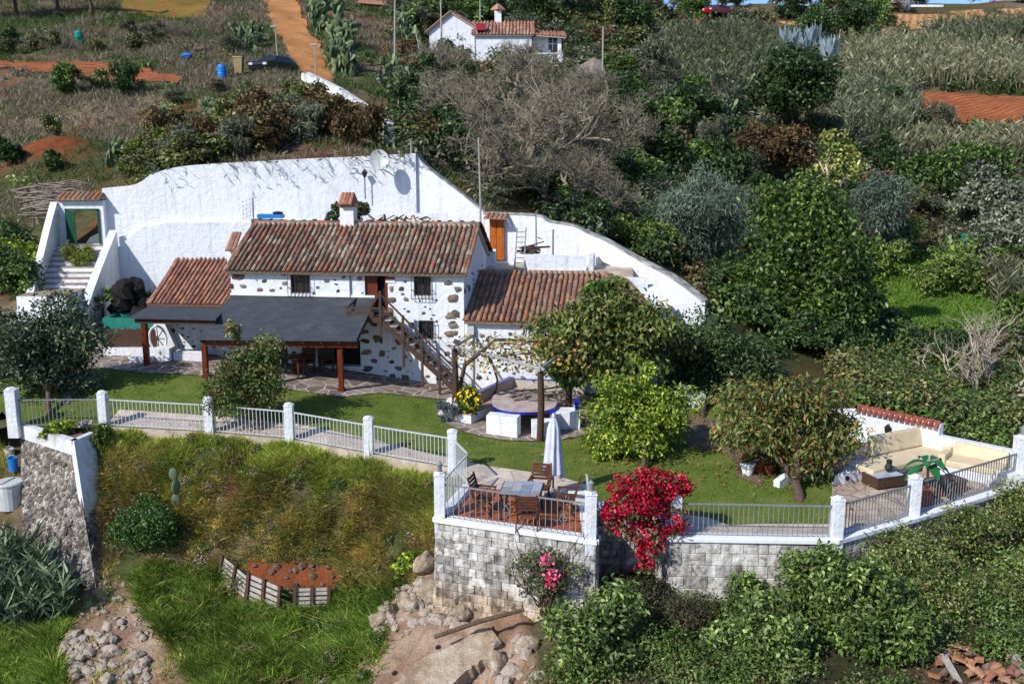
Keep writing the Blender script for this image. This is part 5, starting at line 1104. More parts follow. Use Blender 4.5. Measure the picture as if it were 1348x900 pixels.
fp_ = thing('flower_bed', 'low white flower bed wall left of the stone bench', 'planter', Pz(590, 556, 0)); a2 = Pz(578, 556, 0); b2 = Pz(604, 561, 0); mb = MB(); mb.hexa([a2, b2, b2 + Vector((.1, .25, 0)), a2 + Vector((.0, .25, 0))], [p + Vector((0, 0, .38)) for p in (a2, b2, b2 + Vector((.1, .25, 0)), a2 + Vector((0, .25, 0)))]); e2 = Pz(590, 535, 0); mb.hexa([a2, a2 + Vector((.25, .1, 0)), e2 + Vector((.25, 0, 0)), e2], [p + Vector((0, 0, .34)) for p in (a2, a2 + Vector((.25, .1, 0)), e2 + Vector((.25, 0, 0)), e2)]); mb.build('wall', M['white'], fp_, world=True)
mb = MB(); mb.hexa([a2, b2, a + Vector((-.1, .3, 0)) + (b - a) * .6, e2], [p + Vector((0, 0, .28)) for p in (a2 + Vector((.1, .15, 0)), b2 + Vector((0, .15, 0)), a + Vector((-.1, .3, 0)) + (b - a) * .6, e2 + Vector((.1, 0, 0)))]); mb.build('soil', bare, fp_, world=True)
p = Pz(588, 562, .05); mb = MB(); mb.rock(p, (.28, .2, .12), random.Random(1)); o = mb.build('boulder', M['rock_dark'], loc=tuple(p)); tag(o, 'dark rock on the grass beside the flower bed wall', 'rock')

# ------------------------------------------------------------------ sitting terrace on the right
sw = thing('terrace_wall', 'white terrace wall with red tile capping behind the sofas', 'wall', (11.1, 30, 0)); A1, B1, C1 = Vector((10.9, 30.25, 0)), Vector((12.65, 28.2, 0)), Vector((14.45, 26.75, 0))
def wl(mb, a, b, z0, z1, z2, th=.25, mi=0):
    d = (b - a); d.z = 0; nrm = Vector((-d.y, d.x, 0)).normalized() * th
    if nrm.y < 0: nrm = -nrm
    v = lambda p, z: Vector((p.x, p.y, z)); mb.hexa([v(a, z0), v(b, z0), v(b + nrm, z0), v(a + nrm, z0)], [v(a, z1), v(b, z2), v(b + nrm, z2), v(a + nrm, z1)], mi)
h1 = 1.12; mb = MB(); wl(mb, A1, B1, -.5, h1, h1); wl(mb, B1, C1, -.5, .88, .8); wl(mb, A1 + Vector((-1.6, .3, 0)), A1, -.5, 1.0, h1); mb.build('wall', M['white'], sw, world=True)
d = (B1 - A1).normalized(); nr = Vector((-d.y, d.x, 0)); nr = nr if nr.y > 0 else -nr; mb = MB(); n = 15
for i in range(n):
    p = A1.lerp(B1, (i + .5) / n) + Vector((0, 0, h1))
    arc_tile(mb, p - nr * .14, p + nr * .14 + Vector((0, 0, .13)), .075, .065, 0, Vector((0, 0, 1)), d)
for i in range(6):
    p = A1.lerp(B1, i / 6) + Vector((0, 0, h1 + .1)) + nr * .15; q = A1.lerp(B1, (i + .86) / 6) + Vector((0, 0, h1 + .1)) + nr * .15; arc_tile(mb, p, q, .085, .085, 0, Vector((0, 0, 1)), nr)
mb.build('tile_capping', M['tile_red'], sw, world=True)
mb = MB(); wl(mb, A1 + Vector((0, 0, 0)) + nr * .05, B1 + nr * .05, h1 + .001, h1 + .1, h1 + .1, .2); mb.build('mortar', M['white_trim'], sw, world=True)
p = A1.lerp(B1, .42) - nr * .1 + Vector((0, 0, .72)); lm = thing('wall_lantern', 'dark iron wall lantern above the left beige sofa', 'lantern', p); mb = MB(); mb.lathe([(.02, -.16), (.07, -.12), (.1, .08), (.12, .1), (.02, .2)], p, 6); mb.build('lamp', M['black_iron'], lm, world=True); mb = MB(); mb.tube([p + Vector((0, 0, .18)), p + nr * .1 + Vector((0, 0, .2))], .012, 5); mb.build('bracket', M['black_iron'], lm, world=True)
sf = thing('built_in_bench', 'white bench base with round lights under the beige sofa cushions', 'bench', Pz(1165, 625, 0)); sz = .40
f0, f1 = Pz(1098, 640, 0), Pz(1228, 617, 0); k0, k1 = Pz(1150, 603, sz), Pz(1222, 588, sz); k0.z = k1.z = 0; bk = (f0 - f1); fB = f1 + Vector((1.05, -.95, 0)); kB = C1 + Vector((-.75, -.1, 0)); cr = B1 + Vector((-.1, -.15, 0))
mb = MB()
poly = [f0, f1, k1, k0, f0 + (k0 - f1).normalized() * .01 + Vector((.25, .9, 0))]
mb.prism([(p.x, p.y) for p in (f0, f1, k1 + Vector((.1, .1, 0)), k0 + Vector((-.5, .1, 0)))], 0.02, sz - .1)
d2 = (C1 - B1).normalized(); n2 = Vector((d2.y, -d2.x, 0)); n2 = n2 if n2.y < 0 else -n2
s0_ = B1 + d2 * .15 + n2 * .05; s1_ = C1 - d2 * .25 + n2 * .05; mb.prism([(p.x, p.y) for p in (s0_, s0_ + n2 * .95, s1_ + n2 * .95, s1_)][::-1] if False else [(p.x, p.y) for p in (s0_ + n2 * .95, s1_ + n2 * .95, s1_, s0_)], .02, sz - .1)
mb.build('base', M['white'], sf, world=True)
for k in (.12, .38, .62, .84): p = f0.lerp(f1, k) + Vector((0, -.004, .18)); mb = MB(); fd = (f1 - f0).normalized(); fn = Vector((fd.y, -fd.x, 0)); mb.tube([p + fn * .03, p - fn * .02], .07, 10); mb.build('round_light', M['black_iron'], sf, world=True)
s1o = thing('beige_sofa', 'beige sofa in front of the red tile capped wall', 'sofa', mid(k0, k1)); bd = (k1 - k0).normalized(); bn_ = Vector((bd.y, -bd.x, 0)); mb = MB()
mb.prism([(p.x, p.y) for p in (k0 + bn_ * .95 - bd * 1.1, k1 + bn_ * .85 - bd * .15, k1 - bd * .1, k0, k0 + bn_ * .3 - bd * 1.1)], sz - .1, sz + .08); mb.build('seat', M['beige'], s1o, world=True, bevel=.04)
mb = MB(); mb.hexa([k0 + Vector((0, 0, sz + .09)), k1 - bd * .15 + Vector((0, 0, sz + .09)), k1 - bd * .15 - bn_ * .25 + Vector((0, 0, sz - .3)), k0 - bn_ * .25 + Vector((0, 0, sz - .3))], [k0 - bn_ * .12 + Vector((0, 0, sz + .62)), k1 - bd * .15 - bn_ * .12 + Vector((0, 0, sz + .62)), k1 - bd * .15 - bn_ * .3 + Vector((0, 0, sz + .6)), k0 - bn_ * .3 + Vector((0, 0, sz + .6))]); mb.build('backrest', M['beige'], s1o, world=True, bevel=.05)
mb = MB(); p = k1 - bd * .12; mb.prism([(q.x, q.y) for q in (p + bn_ * .85, p + bn_ * .85 + bd * .22, p + bd * .22, p)], sz - .1, sz + .24); mb.build('armrest', M['beige'], s1o, world=True, bevel=.04)
s2o = thing('beige_sofa', 'long beige sofa along the white wall at the right corner', 'sofa', mid(s0_, s1_)); mb = MB(); sa, sb2 = s0_ + d2 * .35, s1_ - d2 * .1
mb.prism([(q.x, q.y) for q in (sa + n2 * .95, sb2 + n2 * .95, sb2 + n2 * .2, sa + n2 * .2)], sz - .1, sz + .08); mb.build('seat', M['beige'], s2o, world=True, bevel=.04)
mb = MB(); mb.hexa([sa + n2 * .25 + Vector((0, 0, sz + .085)), sb2 + n2 * .25 + Vector((0, 0, sz + .085)), sb2 + Vector((0, 0, sz - .08)), sa + Vector((0, 0, sz - .08))], [sa + n2 * .12 + Vector((0, 0, .86)), sb2 + n2 * .12 + Vector((0, 0, .8)), sb2 + n2 * .01 + Vector((0, 0, .8)), sa + n2 * .01 + Vector((0, 0, .86))]); mb.build('backrest', M['beige'], s2o, world=True, bevel=.04)
mb = MB(); mb.prism([(q.x, q.y) for q in (sa + n2 * .95 - d2 * .22, sa + n2 * .95 - d2 * .01, sa + n2 * .3 - d2 * .01, sa + n2 * .3 - d2 * .22)], sz - .1, sz + .24); mb.build('armrest', M['beige'], s2o, world=True, bevel=.04)
ck = Pz(1163, 640, 0); ct_ = thing('coffee_table', 'low dark wood coffee table with glass top on the sofa terrace', 'table', (ck.x, ck.y, .02), R(20))
mb = MB()
for a in ((-.6, .6, -.4, -.36), (-.6, .6, .36, .4), (-.6, -.56, -.36, .36), (.56, .6, -.36, .36)): mb.box(a[0], a[1], a[2], a[3], .08, .4)
ct_.scale = (.82, .82, .9); mb.build('body', M['wood_dark'], ct_); mb = MB(); mb.box(-.54, .54, -.34, .34, .385, .4); mb.build('glass_top', noisy('pale_glass', [(.3, (.35, .4, .46)), (.7, (.5, .55, .6))], 1.5, rough=.08, spec=.7), ct_); mb = MB(); mb.box(-.5, .5, -.3, .3, .02, .08); mb.build('plinth', M['wood_dark'], ct_)
vz = thing('dark_vase', 'small dark vase on the glass coffee table', 'vase', (ck.x + .15, ck.y + .1, .42)); mb = MB(); mb.lathe([(.07, 0), (.12, .1), (.07, .22), (.09, .3), (.05, .33)], (0, 0, 0), 12); mb.build('body', M['black_iron'], vz)
ck2 = Pz(1235, 650, 0); c2 = thing('wooden_bench_seat', 'dark red wooden bench beside the potted banana', 'bench', (ck2.x, ck2.y, .02), R(25)); mb = MB(); mb.box(-.75, .75, -.3, .3, .3, .38); mb.build('seat', M['wood_dark'], c2); mb = MB(); mb.box(-.72, .72, -.27, .27, .0, .3); mb.build('base', M['wood_red'], c2)
tsb = B1 + Vector((-.35, -.55, 0)); mb = MB(); mb.box(tsb.x - .4, tsb.x + .35, tsb.y - .3, tsb.y + .25, .02, .42); o = mb.build('corner_block', M['concrete'], loc=tuple(tsb), bevel=.02); tag(o, 'grey square block table between the two beige sofas', 'side table')
# low white wall and pots beneath the autumn tree, small white grill block
a, b, c_ = Pz(1026, 642, 0), Pz(1062, 628, 0), Pz(1112, 620, 0); lw2 = thing('low_wall', 'low curved white wall beneath the autumn coloured tree', 'wall', a); mb = MB(); wl(mb, a, b, -.1, .18, .5, .2); mb.build('wall', M['white'], lw2, world=True); mb = MB(); wl(mb, b, c_, -.1, .5, .62, .2); mb.build('wall', M['white'], lw2, world=True)
for k, (u, v, r, lab) in enumerate(((984, 625, .2, 'white flower pot on bare earth left of the terracotta pots'), (998, 622, .16, 'left terracotta pot on the bare earth'), (1013, 624, .15, 'right terracotta pot beside the low white wall'))):
    p = Pz(u, v, 0); o = thing('flower_pot', lab, 'pot', p); mb = MB(); mb.lathe([(r * .7, 0), (r, r * 1.6), (r * 1.12, r * 1.6), (r * 1.12, r * 1.9), (r * .95, r * 1.9)], (0, 0, 0), 12); mb.build('pot', M['white_trim'] if k == 0 else M['terracotta'], o)
p = Pz(912, 540, .1); gr = thing('stone_grill', 'small white masonry grill block under the trees', 'grill', p); mb = MB(); mb.box(-.35, .45, 0, .7, -.1, .55); mb.box(-.35, -.15, 0, .7, .55, .85); mb.build('block', M['white'], gr, bevel=.02); mb = MB(); mb.box(-.12, .4, .05, .65, .552, .6); mb.build('hearth', M['concrete'], gr)
# ------------------------------------------------------------------ plant generators
def C(*c): return np.array(c, dtype=float)
P_DARK = [C(.022, .042, .012), C(.035, .062, .016), C(.05, .08, .022)]
P_GREYDK = [C(.03, .045, .022), C(.05, .068, .033), C(.085, .10, .06)]
P_MID = [C(.045, .08, .015), C(.065, .11, .02), C(.09, .13, .028)]
P_LIME = [C(.09, .14, .013), C(.14, .19, .018), C(.21, .235, .026), C(.055, .09, .011)]
P_OLIVE = [C(.07, .08, .025), C(.10, .11, .035), C(.13, .12, .045), C(.05, .07, .02)]
P_AUT = [C(.07, .10, .025), C(.10, .125, .03), C(.14, .15, .04), C(.06, .085, .022), C(.09, .115, .03), C(.15, .14, .04), C(.22, .10, .03)]
P_WILLOW = [C(.10, .135, .095), C(.14, .18, .13), C(.18, .215, .165), C(.07, .10, .07)]
P_GREY = [C(.10, .11, .075), C(.14, .145, .10), C(.075, .085, .05)]
P_BROWN = [C(.13, .075, .035), C(.09, .055, .028), C(.17, .11, .05), C(.07, .06, .025)]
P_REED = [C(.125, .125, .07), C(.185, .17, .105), C(.26, .235, .155), C(.085, .10, .045), C(.10, .12, .055)]
P_REEDG = [C(.10, .125, .065), C(.14, .16, .09), C(.20, .20, .13), C(.07, .09, .04)]
P_DRY = [C(.22, .175, .11), C(.16, .125, .08), C(.28, .235, .16), C(.11, .09, .055)]
P_YG = [C(.11, .14, .025), C(.16, .18, .04), C(.08, .11, .025)]
P_IVY = [C(.055, .09, .02), C(.09, .13, .03), C(.13, .165, .045), C(.035, .06, .015)]

def unit(v): return v / (np.linalg.norm(v, axis=-1, keepdims=True) + 1e-9)
def leafV(cent, nrm, Ln, Wd, rg, tang=None, fold=.18):
    n = len(cent); t = rg.normal(size=(n, 3)) if tang is None else tang
    t = unit(t - nrm * (t * nrm).sum(1, keepdims=True)); b = np.cross(nrm, t)
    Ln = np.broadcast_to(Ln, (n,))[:, None]; Wd = np.broadcast_to(Wd, (n,))[:, None]
    V = np.stack([cent - t * Ln * .5, cent + b * Wd * .5 + nrm * fold * Wd, cent + t * Ln * .5 - nrm * fold * Ln * .35, cent - b * Wd * .5 + nrm * fold * Wd], 1)
    return V.reshape(-1, 3)
def quadsF(n): return np.arange(n * 4).reshape(n, 4)
def pick(pal, n, rg, jit=.18, w=None):
    pal = np.array(pal); i = rg.choice(len(pal), n, p=w); c = pal[i] * (1 + rg.normal(size=(n, 1)) * jit); return np.clip(c, .004, 1)
def mkblobs(R, nb, rg, rr=(.32, .5), zlo=-1.0):
    out = []
    while len(out) < nb:
        p = rg.normal(size=3); p = p / np.linalg.norm(p) * rg.uniform(.25, .78)
        if p[2] < zlo: continue
        out.append((p * R, np.array(R) * rg.uniform(*rr) * np.array([1, 1, .85])))
    return out
def crownV(R, nb, n, leaf, pal, seed, rr=(.32, .5), sprig=10, spr=.09, droop=.3, up=.45, zlo=-.9, w=None, blobs=None, tipcol=None, shell=(.5, 1.0), strap=0):
    rg = np.random.default_rng(seed); bl = blobs or mkblobs(R, nb, rg, rr, zlo)
    ar = np.array([b[1][0] * b[1][1] for b in bl]); ns = max(4, n // sprig)
    bi = rg.choice(len(bl), ns, p=ar / ar.sum()); bc = np.array([b[0] for b in bl])[bi]; br = np.array([b[1] for b in bl])[bi]
    d = unit(rg.normal(size=(ns, 3)) + C(0, 0, .25)); sc = bc + d * br * rg.uniform(*shell, size=(ns, 1)) ** .6
    tone = rg.uniform(.55, 1.4, size=(ns, 1)); btone = rg.uniform(.72, 1.25, len(bl))[bi][:, None]
    Rm = float(np.mean(R)); k = np.repeat(np.arange(ns), sprig); m = len(k)
    cent = sc[k] + rg.normal(size=(m, 3)) * spr * Rm * np.array([1, 1, .8])
    nr = unit(d[k] * .5 + C(0, 0, up * .8) + rg.normal(size=(m, 3)) * .72)
    tg = unit(d[k] * .6 + rg.normal(size=(m, 3)) * .6 + C(0, 0, -droop))
    Ln = leaf[0] * rg.uniform(.7, 1.3, m); Wd = leaf[1] * rg.uniform(.75, 1.25, m)
    V = leafV(cent, nr, Ln, Wd, rg, tg); c = pick(pal, m, rg, w=w) * tone[k] * btone[k]
    if tipcol is not None:
        h = np.clip((cent[:, 2] / R[2] - .35) * 2.0, 0, 1)[:, None] * (rg.random((m, 1)) < .6); c = c * (1 - h) + np.array(tipcol) * h * tone[k]
    return V, quadsF(m), np.repeat(c, 4, 0), bl
def limb(mb, a, b, r0, r1, rg, bend=.12, n=6, seg=4, mi=0):
    a = Vector(a); b = Vector(b); ln = (b - a).length; pts = []
    for i in range(seg + 1):
        k = i / seg; q = math.sin(math.pi * k) * bend * ln; pts.append(a.lerp(b, k) + Vector((rg.uniform(-1, 1) * q, rg.uniform(-1, 1) * q, abs(rg.uniform(-.3, .6)) * q)))
    mb.tube(pts, [r0 + (r1 - r0) * i / seg for i in range(seg + 1)], n, mi, caps=True)
def tree(name, lab, cat, base, cc, R, n, leaf, pal, seed, nb=14, bark='bark', mat='leaf', tr=.13, forks=3, group=None, split=.45, extra=None, **kw):
    """base: trunk foot, cc: crown centre (world). thing > trunk, crown"""
    base = Vector(base); cc = Vector(cc); o = thing(name, lab, cat, base, 0, group); rg = random.Random(seed)
    V, Fq, Cc, bl = crownV(R, nb, n, leaf, pal, seed, **kw); off = np.array(cc - base)
    if extra:
        for (eo, eR, en, enb, epal) in extra:
            v2, f2, c2, _ = crownV(eR, enb, en, leaf, epal, seed + 77 + en, **{k_: v_ for k_, v_ in kw.items() if k_ not in ('blobs',)}); Fq = np.r_[Fq, f2 + len(V)]; V = np.r_[V, v2 + np.array(eo)]; Cc = np.r_[Cc, c2]
    np_mesh('crown', V + off, Fq, Cc, M[mat], o)
    mb = MB(); fork = Vector((off[0] * .5 + rg.uniform(-.1, .1), off[1] * .5, max(.3, (off[2] - R[2] * .5) * split * 1.6)))
    limb(mb, (0, 0, -.25), fork, tr, tr * .8, rg, .05, 9)
    tops = []
    for k in range(forks):
        a = 2 * math.pi * (k + rg.uniform(-.2, .2)) / forks; q = Vector((off[0] + math.cos(a) * R[0] * .35, off[1] + math.sin(a) * R[1] * .35, off[2] + rg.uniform(-.35, .1) * R[2])); limb(mb, fork, q, tr * .7, tr * .35, rg, .1, 7); tops.append(q)
    for b in bl[:26]:
        q = Vector(b[0]) + Vector(off); s = min(tops, key=lambda t: (t - q).length); limb(mb, fork.lerp(s, rg.uniform(.6, 1)), q, tr * .33, tr * .08, rg, .1, 5, 3)
    mb.build('trunk', M[bark], o, smooth=True)
    return o
def shrub(name, lab, cat, pos, R, n, leaf, pal, seed, nb=10, mat='leaf', group=None, sink=.0, **kw):
    V, Fq, Cc, bl = crownV(R, nb, n, leaf, pal, seed, **kw)
    o = np_mesh(name, V + C(0, 0, R[2] * (.8 - sink)), Fq, Cc, M[mat]); o.location = pos
    return tag(o, lab, cat, group)
def bladesV(base, hgt, wid, lean, rg, side=None):
    """thin triangles: base (n,3), lean (n,3) tip offset"""
    n = len(base); a = rg.uniform(0, math.pi, n); s = np.stack([np.cos(a), np.sin(a), np.zeros(n)], 1) if side is None else side
    w = np.broadcast_to(wid, (n,))[:, None] * .5; tip = base + lean; tip[:, 2] += hgt
    return np.stack([base - s * w, base + s * w, tip], 1).reshape(-1, 3)
def reedsV(pts, hgt, rg, pal, nl=7, wid=.07, ll=.55):
    """canes: stalk plus strap leaves; pts (n,3)"""
    n = len(pts); h = hgt * rg.uniform(.6, 1.15, n); ln = rg.normal(size=(n, 3)) * C(.18, .18, 0) * h[:, None]
    Vs = []; Cs = []; tone = rg.uniform(.65, 1.3, (n, 1))
    for k in range(nl + 3):
        f = rg.uniform(.25, 1.0, n) if k > 2 else rg.uniform(.4, .6, n)
        mid_ = pts + ln * f[:, None] ** 1.5; mid_[:, 2] += h * f
        if k <= 2: L_ = h * .95; t = unit(ln * 1.2 + C(0, 0, 1) * h[:, None] + rg.normal(size=(n, 3)) * .12 * h[:, None]); W = wid * .7
        else: a = rg.uniform(0, 6.283, n); t = unit(np.stack([np.cos(a) * .6, np.sin(a) * .6, rg.uniform(.2, 1.0, n)], 1)); L_ = ll * rg.uniform(.6, 1.4, n); W = wid
        nr = unit(np.cross(t, rg.normal(size=(n, 3))) + 1e-6); Vs.append(leafV(mid_ + t * (0 if k <= 2 else .2), nr, L_, W, rg, t, .1)); Cs.append(np.repeat(pick(pal, n, rg) * tone * (1.0 if k > 2 else .85), 4, 0))
    V = np.concatenate(Vs); return V, quadsF(len(V) // 4), np.concatenate(Cs)
def scatter_poly(poly, n, rg):
    xs = [p[0] for p in poly]; ys = [p[1] for p in poly]; X = []; Y = []; got = 0
    while got < n:
        x = rg.uniform(min(xs), max(xs), n * 3); y = rg.uniform(min(ys), max(ys), n * 3); k = inpoly(poly, x, y); X.append(x[k]); Y.append(y[k]); got += k.sum()
    return np.concatenate(X)[:n], np.concatenate(Y)[:n]
def ell(ax, ay, az, n=8, m=5):
    vs = []; fs = []
    for i in range(m + 1):
        ph = math.pi * i / m
        for k in range(n): a = 2 * math.pi * k / n; vs.append((ax * math.sin(ph) * math.cos(a), ay * math.sin(ph) * math.sin(a), az * math.cos(ph)))
    for i in range(m):
        for k in range(n): fs.append((i * n + k, (i + 1) * n + k, (i + 1) * n + (k + 1) % n, i * n + (k + 1) % n))
    return np.array(vs), np.array(fs)
_pv, _pf = ell(.17, .035, .26, 8, 5); _pv[:, 2] += .24
def pricklyV(seed, n=40, spread=1.0, H=1.8, pal=None):
    """prickly pear: flat pads growing out of pads"""
    rg = random.Random(seed); pal = pal or [C(.13, .175, .075), C(.19, .235, .115), C(.09, .13, .055)]; pads = []; out = []
    for i in range(max(3, n // 8)): pads.append((Vector((rg.uniform(-.14, .14) + (i - (max(3, n // 8) - 1) / 2) * min(.26, spread * .3), rg.uniform(-.1, .1), -.12)), Vector((rg.uniform(-.3, .3), rg.uniform(-.3, .3), 1)).normalized(), rg.uniform(0, 3.14), rg.uniform(.95, 1.35)))
    i = 0
    while i < len(pads) and len(pads) < n:
        p, d, a, s = pads[i]; i += 1
        tip = p + d * .46 * s
        if tip.z > H: continue
        for _ in range(rg.choice([1, 2, 2, 3])):
            dd = (d + Vector((rg.uniform(-.8, .8), rg.uniform(-.8, .8), rg.uniform(-.1, .5)))).normalized(); pads.append((tip + dd * -.03, dd, a + rg.uniform(-.9, .9), s * rg.uniform(.8, 1.0)))
    Vs = []; Fs = []; Cs = []; nv = 0
    for p, d, a, s in pads:
        q = d.to_track_quat('Z', 'Y').to_matrix() @ Matrix.Rotation(a, 3, 'Z'); m = np.array(q); V = (_pv * s) @ m.T + np.array(p); Vs.append(V); Fs.append(_pf + nv); nv += len(V); Cs.append(np.repeat((pal[rg.randrange(len(pal))] * rg.uniform(.8, 1.25))[None], len(V), 0))
    return np.concatenate(Vs), np.concatenate(Fs), np.concatenate(Cs)
def agaveV(seed, r=1.0, n=30):
    rg = np.random.default_rng(seed); Vs = []; Fs = []; Cs = []; nv = 0
    for i in range(n):
        a = i * 2.4 + rg.uniform(-.2, .2); el = R(20) + R(62) * (i / n); L_ = r * rg.uniform(.8, 1.1); d = np.array([math.cos(a) * math.cos(el), math.sin(a) * math.cos(el), math.sin(el)]); s = np.array([-math.sin(a), math.cos(a), 0]); nrm = np.cross(d, s) * -1
        rows = []
        for k, w in ((0, .11), (.35, .12), (.75, .07), (1, .004)):
            p = d * L_ * k + np.array([0, 0, .12 * k * k * (1 if el > .9 else -1)]) * r; rows += [p - s * w * r - nrm * .0, p - nrm * .035 * r * (1 - k), p + s * w * r]
        V = np.array(rows); F_ = [(j * 3 + c, j * 3 + c + 1, (j + 1) * 3 + c + 1, (j + 1) * 3 + c) for j in range(3) for c in range(2)]; Vs.append(V); Fs.append(np.array(F_) + nv); nv += len(V); Cs.append(np.repeat((C(.27, .34, .36) * rg.uniform(.7, 1.25))[None], len(V), 0))
    return np.concatenate(Vs), np.concatenate(Fs), np.concatenate(Cs)
def bareV(seed, H, spread, levels=5, kids=(3, 4), r0=.16, up=.35, tw=.24, maxn=2600):
    """leafless branching tree -> MB"""
    rg = random.Random(seed); mb = MB(); cnt = [0]
    def grow(p, d, ln, r, lv):
        if cnt[0] > maxn: return
        cnt[0] += 1; q1 = p + d * ln * .5 + Vector((rg.uniform(-1, 1), rg.uniform(-1, 1), rg.uniform(-.5, 1))) * ln * .1; q = p + d * ln + Vector((rg.uniform(-1, 1), rg.uniform(-1, 1), rg.uniform(-.4, .6))) * ln * .12
        mb.tube([p, q1, q], [r, r * .85, r * .62], 5 if lv > 2 else 3, caps=False)
        if lv == 0: return
        for _ in range(rg.randint(*kids)):
            k = rg.uniform(.35, 1); s = p.lerp(q, k); dd = (d + Vector((rg.gauss(0, 1), rg.gauss(0, 1), rg.gauss(0, .7) + up)) * spread).normalized(); grow(s, dd, ln * rg.uniform(.6, .85), r * rg.uniform(.56, .7), lv - 1)
    for k in range(4 if H > 3 else 2):
        a = k * 1.6 + rg.uniform(-.4, .4); grow(Vector((math.cos(a) * .15, math.sin(a) * .15, -.2)), Vector((math.cos(a) * .7, math.sin(a) * .7, .8)).normalized(), H * .34, r0, levels)
    return mb
def vine(name, parent, pts, r, mat):
    mb = MB(); mb.tube(pts, r, 6); return mb.build(name, mat, parent, smooth=True, world=True)
def hz(x, y): return Vector((x, y, Hill(float(x), float(y))))
def hx(u, v, d):
    """ground point of the hillside under the sight line at forward distance d"""
    p = Pd(u, v, d); return hz(p.x, d)
# ------------------------------------------------------------------ garden trees and bushes
tree('dark_tree', 'dark grey green tree at the left side of the lawn by the fence', 'tree', Pf(66, 548, L), Pd(58, 462, 33), (2.35, 1.8, 1.95), 17000, (.17, .075), P_GREYDK, 101, nb=24, mat='leaf_gloss', rr=(.26, .42), tr=.11)
tree('garden_tree', 'small round tree with coppery leaves growing behind the railing', 'tree', Pf(346, 566, L), Pd(327, 492, 30.9), (1.6, 1.4, 1.5), 10000, (.13, .06), [C(.035, .062, .014), C(.05, .08, .02), C(.075, .10, .028), C(.045, .072, .018), C(.06, .09, .022), C(.15, .09, .03)], 102, nb=18, mat='leaf_gloss', rr=(.24, .4), tr=.085, tipcol=(.17, .17, .06), extra=[((-.35, 0, 1.25), (.35, .3, .7), 500, 5, [C(.16, .17, .06), C(.2, .18, .07)])])
tree('loquat_tree', 'large loose olive green tree covering the right end of the roof', 'tree', Pf(800, 545, L), Pd(798, 440, 34), (2.9, 2.1, 2.15), 16000, (.24, .10), [C(.045, .068, .014), C(.065, .09, .018), C(.09, .115, .024), C(.11, .12, .03), C(.13, .11, .035)], 103, nb=26, mat='leaf', rr=(.22, .38), tr=.14, droop=.8, extra=[((.2, 0, 1.6), (1.0, .8, .9), 1300, 6, P_MID), ((-1.2, -.3, -1.2), (1.3, 1, 1.0), 2200, 8, P_MID)])
tree('walnut_tree', 'dark spreading tree between the loquat and the tall tree', 'tree', Pf(925, 555, L), Pd(925, 476, 35.5), (2.9, 2.1, 2.05), 16000, (.18, .08), P_DARK + [C(.09, .12, .04)], 104, nb=24, rr=(.22, .38), tr=.14, droop=.5)
tree('lemon_tree', 'bright lime green lemon tree on the lawn behind the bougainvillea', 'tree', Pf(848, 628, L), Pd(845, 553, 29.3), (1.9, 1.6, 1.75), 10500, (.15, .07), P_LIME, 105, nb=30, rr=(.18, .32), tr=.09, extra=[((-.1, 0, 1.5), (.8, .7, .6), 700, 5, P_LIME), ((-.9, -.2, -.8), (.8, .7, .7), 1400, 6, P_LIME)])
tree('autumn_tree', 'forked tree with drooping green and orange leaves above the low railing', 'tree', Pf(1052, 662, L), Pd(1042, 566, 27), (2.7, 2.0, 1.7), 16500, (.19, .065), P_AUT, 106, nb=26, rr=(.2, .34), tr=.16, droop=1.0, forks=4, split=.14, zlo=-.75)
tree('tall_tree', 'very tall leafy green tree rising right of centre', 'tree', (Pd(1075, 560, 42).x, 42, -.3), Pd(1074, 358, 42), (3.2, 2.7, 5.7), 42000, (.24, .12), [C(.022, .043, .010), C(.035, .062, .013), C(.05, .082, .016), C(.075, .11, .02)], 107, nb=56, rr=(.14, .25), tr=.22, mat='leaf_gloss', forks=4, droop=.5)
tree('bare_topped_tree', 'slender pale trunked tree with sparse yellow leaves behind the tall tree', 'tree', (Pd(1100, 400, 47).x, 47, .5), Pd(1098, 215, 47), (2.0, 1.5, 1.8), 1900, (.22, .12), [C(.16, .18, .04), C(.22, .21, .05), C(.10, .13, .03)], 108, nb=12, bark='bark_pale', rr=(.22, .36), tr=.12, forks=5)
_w = tree('willow_tree', 'soft grey green feathery tree left of the tall green tree', 'tree', hx(925, 372, 52), Pd(920, 285, 52), (2.8, 2.4, 3.2), 17000, (.34, .045), P_WILLOW, 109, nb=26, mat='leaf_dull', rr=(.26, .42), droop=.9, sprig=14, spr=.10)
tree('feathery_tree', 'grey green feathery tree right of the tall green tree', 'tree', hx(1165, 330, 62), Pd(1165, 275, 62), (2.6, 2.2, 2.7), 9000, (.36, .055), P_WILLOW, 110, nb=20, mat='leaf_dull', rr=(.26, .42), droop=.9, sprig=14)
tree('russet_tree', 'brown russet leaved tree below the dark round tree', 'tree', hx(1010, 235, 76), Pd(1012, 196, 76), (4.2, 3, 2.6), 8500, (.38, .17), P_BROWN, 111, nb=24, mat='leaf_dull', rr=(.22, .36))
tree('round_dark_tree', 'dense dark rounded tree below the pale agaves', 'tree', hx(1045, 160, 90), Pd(1043, 112, 90), (4.0, 3.4, 3.7), 11000, (.4, .2), [c_ * .62 for c_ in P_DARK], 112, nb=24, rr=(.28, .42), mat='leaf_gloss')
